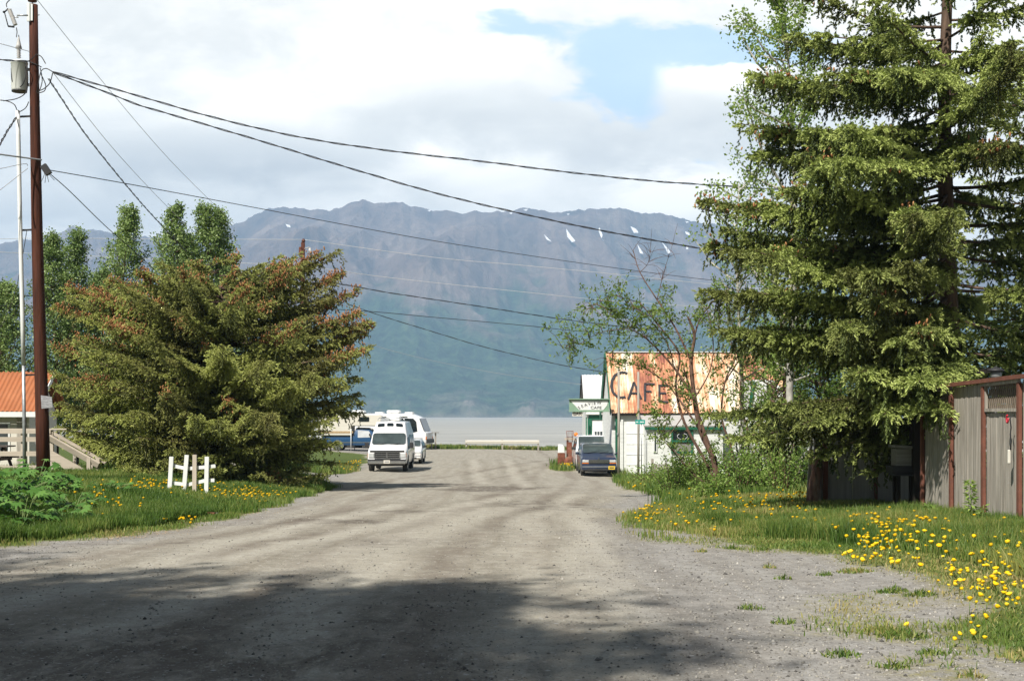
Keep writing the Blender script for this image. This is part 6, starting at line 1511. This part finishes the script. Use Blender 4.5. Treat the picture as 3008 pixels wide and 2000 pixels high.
wire('slim guy wire from the lower bracket down behind the conduit to the house', S2([(62, 530, 34.2), (50, 600, 37), (30, 690, 42), (-10, 780, 48)]), .009, 'black')
# far pole
fp = P(890, 1310, 80); fp.z = gz(fp.x, 80); t = thing('utility_pole', 'distant brown pole top with a small transformer poking above the cone-laden spruce', 'utility pole', fp)
ft = P(888, 712, 80); mb = MB(); mb.tube([(0, 0, -.2), (0, 0, ft.z - fp.z)], [.17, .12], 10); mb.build('shaft', M['pole'], t)
h_ = ft.z - fp.z; mb = MB(); mb.lathe([(.05, 0), (.12, .04), (.12, .1), (.07, .2)], (.03, 0, h_), n=10); mb.build('insulator', M['brown_porc'], t)
mb = MB(); mb.tube([(.1, -.1, h_ - .4), (.42, -.1, h_ - .3)], .03, 6); mb.tube([(.42, -.1, h_ - .35), (.50, -.1, h_ - .75)], .07, 8); mb.tube([(.40, -.1, h_ - .3), (.30, -.1, h_ - .75)], .02, 5); mb.build('fuse_cutout', M['porcelain'], t)
mb = MB(); mb.box((-.14, -.1, h_ - .55), (.16, .18, .5)); mb.box((-.05, -.14, h_ - 1.0), (.3, .1, .08)); mb.build('bracket', M['rust'], t)
# ------------------------------------------------------------------ grass, flowers, stones
rs = np.random.default_rng(77)
def scatter(poly_px_box, n, y0, y1, x0, x1, power=1.0):
    x = rs.uniform(x0, x1, n); y = rs.uniform(y0, y1, n); return x, y
def in_view(x, y, m_=1.12): return np.abs(x) < y * 1504 / 3900 * m_ + .3
G_OBST = []
def blades(x, y, h, wd, lean=.45):
    """three-section bent blades: 7 vertices, quads collapsed at the tip"""
    n = len(x); z = ground_z(x, y) - .01; a = rs.uniform(0, 6.28, n); ca, sa = np.cos(a), np.sin(a)
    b = rs.uniform(0, 6.28, n); ln = rs.uniform(.1, 1, n) * lean * h; lx_, ly_ = np.cos(b) * ln, np.sin(b) * ln
    V = np.zeros((n, 6, 3))
    for k_, (f, wf) in enumerate(((0, .8), (.55, 1.0), (1.0, .12))):
        off = f ** 2
        for s_, sg in ((0, -1), (1, 1)):
            V[:, k_ * 2 + s_, 0] = x + lx_ * off + ca * wd * wf * sg / 2
            V[:, k_ * 2 + s_, 1] = y + ly_ * off + sa * wd * wf * sg / 2
            V[:, k_ * 2 + s_, 2] = z + h * f * (1 - .22 * (ln / (h + 1e-6)) * f)
    Fb = np.array([(0, 1, 3, 2), (2, 3, 5, 4)])
    Fc = (Fb[None] + (np.arange(n) * 6)[:, None, None]).reshape(-1, 4)
    return V.reshape(-1, 3), Fc, n
VS = []; FS = []; TS = []; base_i = 0
def add_blades(x, y, hmin, hmax, wd, tint_lo, tint_hi, lean=.5):
    global base_i
    if len(x) == 0: return
    hv = hmin + (hmax - hmin) * np.clip(fbm(x * .9, y * .9, 15, 3) * 1.3 - .2 + rs.normal(0, .18, len(x)), 0, 1)
    V, Fc, n = blades(x, y, hv, wd * rs.uniform(.6, 1.3, n_ := len(x)), lean)
    VS.append(V); FS.append(Fc + base_i); base_i += len(V)
    tv = tint_lo + (tint_hi - tint_lo) * np.clip(rs.random(n) ** 1.4 * .75 + (fbm(x * .7, y * .7, 19, 4) - .36) * 1.5, 0, 1); TS.append(np.repeat(tv, 6))
def turf(n, x0, x1, y0, y1, cov_min, hmin, hmax, wd, lo, hi, cond=None, lean=.5):
    x = rs.uniform(x0, x1, n); y = y0 + (y1 - y0) * rs.random(n)
    ok = in_view(x, y); x, y = x[ok], y[ok]
    c = grass_cover(x, y); ok = rs.random(len(x)) < np.clip((c - cov_min) / (1 - cov_min), 0, 1)
    if cond is not None: ok &= cond(x, y)
    add_blades(x[ok], y[ok], hmin, hmax, wd, lo, hi, lean)
# left bank: lush; shorter at the road edge
dl = lambda x, y: sdf(GL, x, y)
turf(250000, -13, -3.5, 16, 27, .1, .10, .30, .011, .15, .75, lambda x, y: (dl(x, y) > .5))
turf(60000, -13, -3.5, 16, 30, .05, .03, .11, .012, .45, 1.0, lambda x, y: (dl(x, y) <= .75) & (x < -2))
turf(150000, -18, -4, 27, 46, .1, .10, .28, .016, .15, .75, lambda x, y: x < -3)
turf(40000, -22, -5.5, 46, 72, .1, .15, .5, .03, .2, .9, lambda x, y: x < -5)
# right bank
dg_ = lambda x, y: sdf(GR, x, y)
turf(90000, 1.5, 8.5, 8.5, 19, .12, .02, .09, .010, .4, 1.0, lambda x, y: dg_(x, y) <= .9, .9)
turf(210000, 2.5, 8.5, 11, 22.5, .1, .10, .34, .010, .15, .85, lambda x, y: dg_(x, y) > .9)
turf(150000, 1.5, 9.5, 19, 31, .1, .04, .21, .013, .3, .95, lambda x, y: x > .5)
turf(70000, 2, 12, 31, 62, .1, .15, .42, .022, .15, .8, lambda x, y: x > 1.5)
turf(45000, -10, -5.4, 50, 71, .1, .12, .45, .022, .2, .95)
turf(40000, -14, 14, 113, 121, .1, .10, .5, .06, .35, 1.0)
turf(5000, 1, 6, 66, 90, .1, .2, .55, .04, .2, .8)
GRASS = leaf_mat('meadow_grass', [(0, (.030, .075, .012)), (.35, (.085, .155, .028)), (.6, (.16, .23, .05)), (.82, (.28, .29, .085)), (1, (.42, .34, .15))], .3, .5)
g_ = np_mesh('grass', np.concatenate(VS), np.concatenate(FS), GRASS, None, {'tint': np.concatenate(TS)}); tag(g_, 'rough green grass on both road banks', 'grass', kind='stuff')
print('grass quads', sum(len(f) for f in FS))

# loose stones on the gravel
n = 70000; y = 6 + 30 * rs.random(n) ** 2.0; x = rs.uniform(-1, 1, n) * (y * .40 + .5)
c = grass_cover(x, y); lanex = np.interp(y, lane[:, 1], lane[:, 0]); hw = np.interp(y, [4, 10, 16, 24, 34, 60], [3.4, 3.4, 3.2, 3.0, 3.8, 7])
edgy = np.clip((np.abs(x - lanex) - hw) / 1.0 + .5, 0, 1)
win_ = np.exp(-((np.abs(vnoise(x * .9 + y * .12, y * .10, 44) - .5)) / .05) ** 2)
ok = (c < .5) & (rs.random(n) < .16 + .6 * edgy + .5 * win_)
x, y = x[ok], y[ok]; n = len(x); r_ = .006 + .012 * rs.random(n) ** 2.5 + .014 * (rs.random(n) < .02)
OV = np.array([(1, 0, 0), (-.9, .1, 0), (0, 1, 0), (.1, -1.1, 0), (0.1, 0, .75), (0, 0, -.5)]); OF = np.array([(0, 2, 4), (2, 1, 4), (1, 3, 4), (3, 0, 4), (2, 0, 5), (1, 2, 5), (3, 1, 5), (0, 3, 5)])
pos = np.stack([x, y, ground_z(x, y)], -1); an = rs.uniform(0, 6.28, n); A = np.stack([np.cos(an), np.sin(an), rs.normal(0, .15, n)], -1); B = np.stack([-np.sin(an), np.cos(an), rs.normal(0, .15, n)], -1) * rs.uniform(.6, 1.1, n)[:, None]
V, Fc = stamp(OV, OF, pos, A, B, np.tile((0, 0, 1.), (n, 1)), r_, r_)
m, nt, b = new_mat('loose_stones'); nt.put(b.inputs['Base Color'], nt.ramp(nt.attr('tint'), [(0, (.07, .065, .06)), (.35, (.17, .16, .14)), (.7, (.30, .28, .24)), (.95, (.38, .36, .32)), (1, (.46, .44, .40))])); b.inputs['Roughness'].default_value = .9
tag(np_mesh('gravel', V, Fc, m, None, {'tint': np.repeat(rs.random(n), 6)}), 'loose grey stones strewn over the road and its shoulders', 'gravel', kind='stuff')

# ---- dandelions
def dandelion_mesh(name, bud=False):
    mb = MB(); mb.tube([(0, 0, 0), (.006, .004, .5), (0, 0, .93)], .0035 * 1.2, 4, 0)
    prof = [(.006, .90), (.017, .925), (.023, .955), (.019, .975), (.008, .985), (.001, .987)]
    mb.lathe(prof, n=10, mi=1)
    vs = []; fs = []
    for i in range(16):
        a = i / 16 * 6.283; c, s_ = math.cos(a), math.sin(a); b_ = len(vs); vs += [(c * .012 - s_ * .005, s_ * .012 + c * .005, .955), (c * .012 + s_ * .005, s_ * .012 - c * .005, .955), (c * .026 + s_ * .003, s_ * .026 - c * .003, .965), (c * .026 - s_ * .003, s_ * .026 + c * .003, .965)]; fs.append((b_, b_ + 1, b_ + 2, b_ + 3))
    mb.add(vs, fs, 1)
    return mb
M['stem'] = mat('dandelion_stem', (.16, .22, .07), .6, var=.1)
m, nt, b = new_mat('dandelion_yellow'); nt.put(b.inputs['Base Color'], nt.ramp(nt.math('ADD', nt.math('MULTIPLY', nt.new('ShaderNodeObjectInfo').outputs['Random'], .6), nt.math('MULTIPLY', nt.noise(nt.obj(), 90, 3), .4)), [(.1, (.70, .40, .008)), (.5, (.86, .58, .010)), (.9, (.90, .68, .05))])); b.inputs['Roughness'].default_value = .7; spec(b, .15); M['dandy'] = m
ddm = dandelion_mesh('d')
def dd_instance_arrays(): 
    return np.array([tuple(v) for v in ddm.v]), ddm.f
spots = []
def clump(px, py, sx, sy, n, lab, hmin=.10, hmax=.24, sc=1.0):
    k_ = 0; tries = 0
    while k_ < n and tries < n * 12:
        tries += 1; a, b_ = rs.normal(px, sx), rs.normal(py, sy)
        if b_ < 1345: continue
        p = GP(a, b_)
        if p.y > 75: continue
        if float(grass_cover(np.array([p.x]), np.array([p.y]))[0]) < .28: continue
        if 6.95 < p.x < 7.6 and p.y < 23: continue
        if p.x > 7.1 and p.y < 23: continue
        spots.append((p, lab, rs.uniform(hmin, hmax), sc)); k_ += 1
LB_ = {'a': 'yellow dandelion in the thick drift of flowers before the grey plank fence', 'b': 'yellow dandelion in the grass at the lower right edge of the picture', 'c': 'yellow dandelion among the flowers in front of the plywood fence', 'd': 'yellow dandelion in the band of flowers around the white rail panel', 'e': 'yellow dandelion in the lush grass near the big leafy plants on the left',
       'f': 'yellow dandelion on the thin turf point where the grass meets the road', 'g': 'yellow dandelion at the dry gravel fringe below the flower drift', 'h': 'yellow dandelion standing close to the foot of the plank fence'}
clump(2670, 1598, 100, 28, 200, LB_['a']); clump(2560, 1570, 60, 22, 26, LB_['a']); clump(2420, 1560, 70, 22, 26, LB_['a'])
clump(2900, 1725, 80, 50, 95, LB_['b'], .05, .18, .85); clump(2960, 1640, 45, 40, 24, LB_['b']); clump(2850, 1860, 90, 40, 12, LB_['b'], .03, .08, .85)
clump(2280, 1478, 60, 16, 46, LB_['c']); clump(2110, 1492, 70, 18, 44, LB_['c']); clump(2200, 1530, 80, 18, 26, LB_['c'])
clump(1905, 1518, 42, 15, 60, LB_['f'], .05, .14); clump(2020, 1540, 60, 14, 22, LB_['f'], .05, .14)
clump(2560, 1660, 90, 22, 30, LB_['g'], .04, .12); clump(2950, 1540, 45, 14, 14, LB_['h']); clump(2700, 1530, 70, 10, 10, LB_['h'])
clump(735, 1458, 60, 12, 170, LB_['d'], .07, .16, 1.25); clump(440, 1438, 50, 8, 60, LB_['d'], .07, .2, 1.2); clump(620, 1440, 40, 8, 30, LB_['d'], .07, .16, 1.2); clump(520, 1537, 35, 8, 16, LB_['d'], .05, .1)
clump(330, 1510, 60, 22, 22, LB_['e'], .15, .3); clump(240, 1480, 60, 18, 12, LB_['e'], .2, .32)
clump(1880, 1435, 30, 8, 14, LB_['f'], .08, .2, 1.4); clump(1020, 1385, 22, 8, 24, 'x', .15, .35, 1.7); clump(1060, 1372, 14, 6, 10, 'x', .15, .35, 1.7); clump(1670, 1378, 12, 3, 14, 'x', .2, .4, 1.8)
spots.sort(key=lambda s_: s_[0].y / s_[3])
dmes = []
for hh_ in (.05, .09, .13, .17, .21, .26, .31):
    q_ = MB(); q_.v = [Vector((v.x, v.y, min(v.z, .9) * hh_ + max(0, v.z - .9) * .42)) for v in ddm.v]; q_.f = ddm.f; q_.m = ddm.m; q_.sm = ddm.sm
    tmpl = q_.build('dandelion_template', [M['stem'], M['dandy']], None); dmes.append((hh_, tmpl.data)); bpy.data.objects.remove(tmpl)
rest = MB(); cnt = 0
for p, lab, h, sc in spots:
    if cnt < 295 and lab != 'x':
        dme = min(dmes, key=lambda d_: abs(d_[0] - h))[1]; o = bpy.data.objects.new('dandelion', dme); C.objects.link(o); s_ = sc * rs.uniform(.62, 1.22); o.location = p; o.scale = (s_, s_, s_)
        o.rotation_euler = (rs.normal(-.1, .3), rs.normal(-.05, .3), rs.uniform(0, 6.28)); tag(o, lab, 'dandelion', 'dandelions'); cnt += 1
    else:
        s_ = sc * rs.uniform(.85, 1.25); b_ = len(rest.v)
        rest.v += [p + Vector((v.x * s_, v.y * s_, (v.z if v.z < .9 else .9) * h + max(0, v.z - .9) * .42 * s_)) for v in ddm.v]; rest.f += [[b_ + i for i in f] for f in ddm.f]; rest.m += ddm.m; rest.sm += ddm.sm
tag(rest.build('small_dandelions', [M['stem'], M['dandy']], None, fix=False), 'scattering of smaller yellow dandelions farther back in the grass', 'dandelions', kind='stuff')
print('dandelions', len(spots), cnt)

# ---- big lobed leaves of the cow parsnips, and single weeds
PARS = leaf_mat('cow_parsnip_leaves', [(0, (.05, .125, .025)), (.5, (.10, .22, .045)), (1, (.18, .33, .08))], .3, .4)
def lobed(mb, tl, o, d, up_, size, tint):
    """palmate leaf with toothed lobes, folded and drooping"""
    d = d.normalized(); sd = d.cross(up_).normalized(); nn = sd.cross(d).normalized(); pts = []
    lob = [(-2.4, .35), (-2.0, .75), (-1.6, .42), (-1.25, .92), (-.85, .48), (-.5, .9), (-.25, .6), (0, 1.15), (.25, .6), (.5, .9), (.85, .48), (1.25, .92), (1.6, .42), (2.0, .75), (2.4, .35)]
    b_ = len(mb.v); mb.v.append(o); tl.append(tint)
    for a, r_ in lob:
        r2 = r_ * size * rs.uniform(.88, 1.12); mb.v.append(o + d * math.cos(a) * r2 + sd * math.sin(a) * r2 - nn * (.28 * r2 * r2 / size + .12 * size * (r_ > .6) * .4)); tl.append(min(1, tint + .15 * (r_ > .6)))
    for i in range(len(lob) - 1): mb.f.append([b_, b_ + 1 + i, b_ + 2 + i]); mb.m.append(0); mb.sm.append(True)
def big_leaf_plant(name, label, p, h, w_, nl, size, group=None):
    t = thing(name, label, 'plant', p, 0, group); mb = MB(); tl = []; st_ = MB()
    for i in range(nl):
        a = rs.uniform(0, 6.28); r_ = w_ * rs.uniform(.1, 1) ** .6; z = h * rs.uniform(.35, 1.0) * (1.05 - .4 * (r_ / w_) ** 2)
        o = Vector(p) + Vector((math.cos(a) * r_, math.sin(a) * r_, z)); d = Vector((math.cos(a), math.sin(a), rs.uniform(-.35, .25))) + Vector((0, -.35, 0))
        st_.tube([Vector(p) + Vector((math.cos(a) * r_ * .2, math.sin(a) * r_ * .2, 0)), Vector(p).lerp(o, .6) + Vector((0, 0, .1 * h)), o], .008, 4, cap=False)
        lobed(mb, tl, o, d, Vector((rs.normal(0, .25), rs.normal(-.25, .2), 1)), size * rs.uniform(.65, 1.2), float(np.clip(rs.random() * .8 + .1, 0, 1)))
    ob = mb.build('leaves', PARS, t, world=True, fix=False); at = ob.data.attributes.new('tint', 'FLOAT', 'POINT'); at.data.foreach_set('value', np.array(tl, np.float32)); ob['kind'] = 'stuff'
    st_.build('stems', M['stem'], t, world=True, fix=False)
    return t
for px, py, h, w_, nl, sz, lab in ((20, 1500, .95, .85, 64, .20, 'largest cow parsnip clump, cut by the left edge below the deck'), (105, 1455, .80, .65, 48, .18, 'cow parsnip right at the foot of the utility pole conduit'), (60, 1545, .62, .6, 40, .17, 'lower cow parsnip at the front of the left clump, nearest the road'), (215, 1500, .45, .6, 34, .15, 'small cow parsnip in the grass right of the utility pole foot'),
                                   (300, 1436, .26, .75, 46, .13, 'cow parsnip mound below the foot of the deck stair'), (-60, 1530, .8, .7, 44, .19, 'cow parsnip mostly outside the left edge beside the largest clump'), (205, 1530, .35, .35, 20, .13, 'lone low cow parsnip in front, among scattered dandelions'), (160, 1440, .5, .5, 30, .16, 'cow parsnip hiding the base of the utility pole')):
    big_leaf_plant('cow_parsnip', lab, GP(px, py + 10), h, w_, nl, sz, 'cow parsnips on the left bank')
def spire_weed(label, p, h, n_, sz, lean=0.):
    t = thing('weed', label, 'plant', p); mb = MB(); mb.tube([p, Vector(p) + Vector((lean * .5, 0, h * .5)), Vector(p) + Vector((lean, 0, h))], [.008, .006, .003], 5); mb.build('stem', M['stem'], t, world=True)
    pos = []; dr = []
    for i in range(n_):
        f = .08 + .92 * i / n_; a = i * 2.4; s_ = sz * (1.15 - .55 * f) 
        for k_ in range(3): pos.append((p[0] + lean * f + math.cos(a) * .02, p[1] + math.sin(a) * .02, p[2] + h * f)); dr.append((math.cos(a + k_ * .5), math.sin(a + k_ * .5), .35 - .4 * k_))
    pos = np.array(pos); add_leaves('foliage', SHR, t, pos, np.array(dr), sz, sz * .28, int(h * 1000))
for px, py, Y, h, n_, sz, lean, lab in ((2858, 1505, 19.6, .72, 46, .11, -.05, 'tall thin weed standing against the plank fence boards'), (2885, 1500, 19.3, .36, 22, .08, .02, 'short sprig beside the tall thin weed at the fence'), (2745, 1505, 20.8, .26, 30, .13, .04, 'bushy weed at the foot of the shaded fence boards'), (2735, 1500, 21.1, .30, 26, .12, -.05, 'second bushy weed leaning left at the shaded fence foot'),
                                        (2665, 1545, 19.9, .17, 30, .09, 0, 'small pale rosette in the dark gap left of the fence'), (2775, 1500, 20.6, .2, 22, .1, .02, 'low weed under the shaded lattice panel')):
    q_ = P(px, py, Y); q_.z = gz(q_.x, q_.y); q_.x = min(q_.x, 6.98); spire_weed(lab, q_, h, n_, sz, lean)
# tufts in the gravel turnout
for i, (px, py, r_, n_, lab) in enumerate(((2155, 1612, .12, 120, 'round green tuft at the top of the gravel turnout'), (2235, 1615, .13, 120, 'green tuft right of the round one at the turnout top'), (2510, 1680, .2, 220, 'wide tuft below the flower drift'), (2620, 1738, .16, 200, 'dark tuft in the gravel below the flower drift'), (2705, 1748, .15, 180, 'tuft close beside the dark one below the flower drift'), (2260, 1668, .08, 60, 'small tuft alone in the dark gravel'), (2205, 1788, .12, 80, 'low tuft at the left of the turnout'), (2300, 1700, .1, 60, 'brown tuft in the middle of the turnout'),
                                     (2590, 1855, .22, 260, 'wide straggly tuft in the lower turnout'), (2655, 1870, .2, 240, 'tuft joining the wide straggly one on its right'), (2470, 1925, .14, 110, 'sparse green patch at the bottom of the turnout'), (2850, 1990, .1, 70, 'tuft with one flower at the bottom edge'), (2740, 1920, .12, 90, 'reddish tuft near the bottom right corner'), (2300, 1830, .1, 60, 'yellowing tuft near the left turnout edge'), (2990, 1930, .16, 140, 'tuft at the right edge of the picture low down'), (2420, 1690, .1, 70, 'little tuft right of the dark gravel'), (2620, 1960, .09, 70, 'thin green tuft on the bottom gravel'), (2060, 1620, .08, 50, 'yellowish tuft at the tip of the thin turf'))):
    p = GP(px, py); n_ = int(n_ * 1.0); a = rs.uniform(0, 6.28, n_); rr = r_ * rs.random(n_) ** .6; x = p.x + np.cos(a) * rr; y = p.y + np.sin(a) * rr * .8
    V, Fc, nn_ = blades(x, y, .03 + .07 * rs.random(n_) * (1.2 - rr / r_), .011 * np.ones(n_), 1.0)
    ob = np_mesh('grass_tuft', V, Fc, GRASS, None, {'tint': np.repeat(np.clip(rs.random(n_) * .7 + .15 + .3 * (i % 3 == 2), 0, 1), 6)}, origin=p); tag(ob, lab, 'grass tuft', 'tufts in the gravel turnout')
# dead straw and needle litter at the fence foot
n = 2600; x = rs.normal(6.55, .28, n); y = rs.uniform(18.6, 22.6, n); x = np.minimum(x, 7.0); z = ground_z(x, y)
V, Fc, _ = blades(x, y, .05 * np.ones(n), .012 * np.ones(n), 2.2); tag(np_mesh('dry_litter', V, Fc, M['straw']), 'rust-brown dead needles and straw at the plank fence foot', 'litter', kind='stuff')
n = 1500; x = []; y = []
for px, py, sx, sy in ((545, 1525, 45, 10), (440, 1560, 60, 6), (330, 1575, 50, 5), (700, 1505, 50, 6)):
    for _ in range(n // 4):
        p = GP(rs.normal(px, sx), rs.normal(py, sy)); x.append(p.x); y.append(p.y)
x = np.array(x); y = np.array(y); V, Fc, _ = blades(x, y, .03 * np.ones(len(x)), .01 * np.ones(len(x)), 3.0); tag(np_mesh('dry_straw', V, Fc, M['straw']), 'flattened dry straw along the left grass edge', 'litter', kind='stuff')

# ---- trees standing behind the viewer whose shade falls over the near road
for x, y, h_, r_, sd, n_, lab in ((-11.4, .6, 15.0, 4.4, 1, 14000, 'broad cottonwood behind the viewer on the left bank'), (-7.4, 0.4, 15.6, 3.3, 2, 10500, 'cottonwood just behind the viewer shading the near road'), (-8.7, -3.0, 16.5, 3.9, 4, 9500, 'tall cottonwood set back behind the viewer')):
    broadleaf('cottonwood_tree', lab, (x, y, gz(x, y)), h_, [(0, .5), (.3, 1.0), (.45, r_ * .95), (.7, r_), (.9, r_ * .6), (1, .6)], 85, n_, .24, M['bark'], POP, 300 + sd, .22, (.2, .9), 'cottonwoods behind the viewer', spread=.4, first=.42)
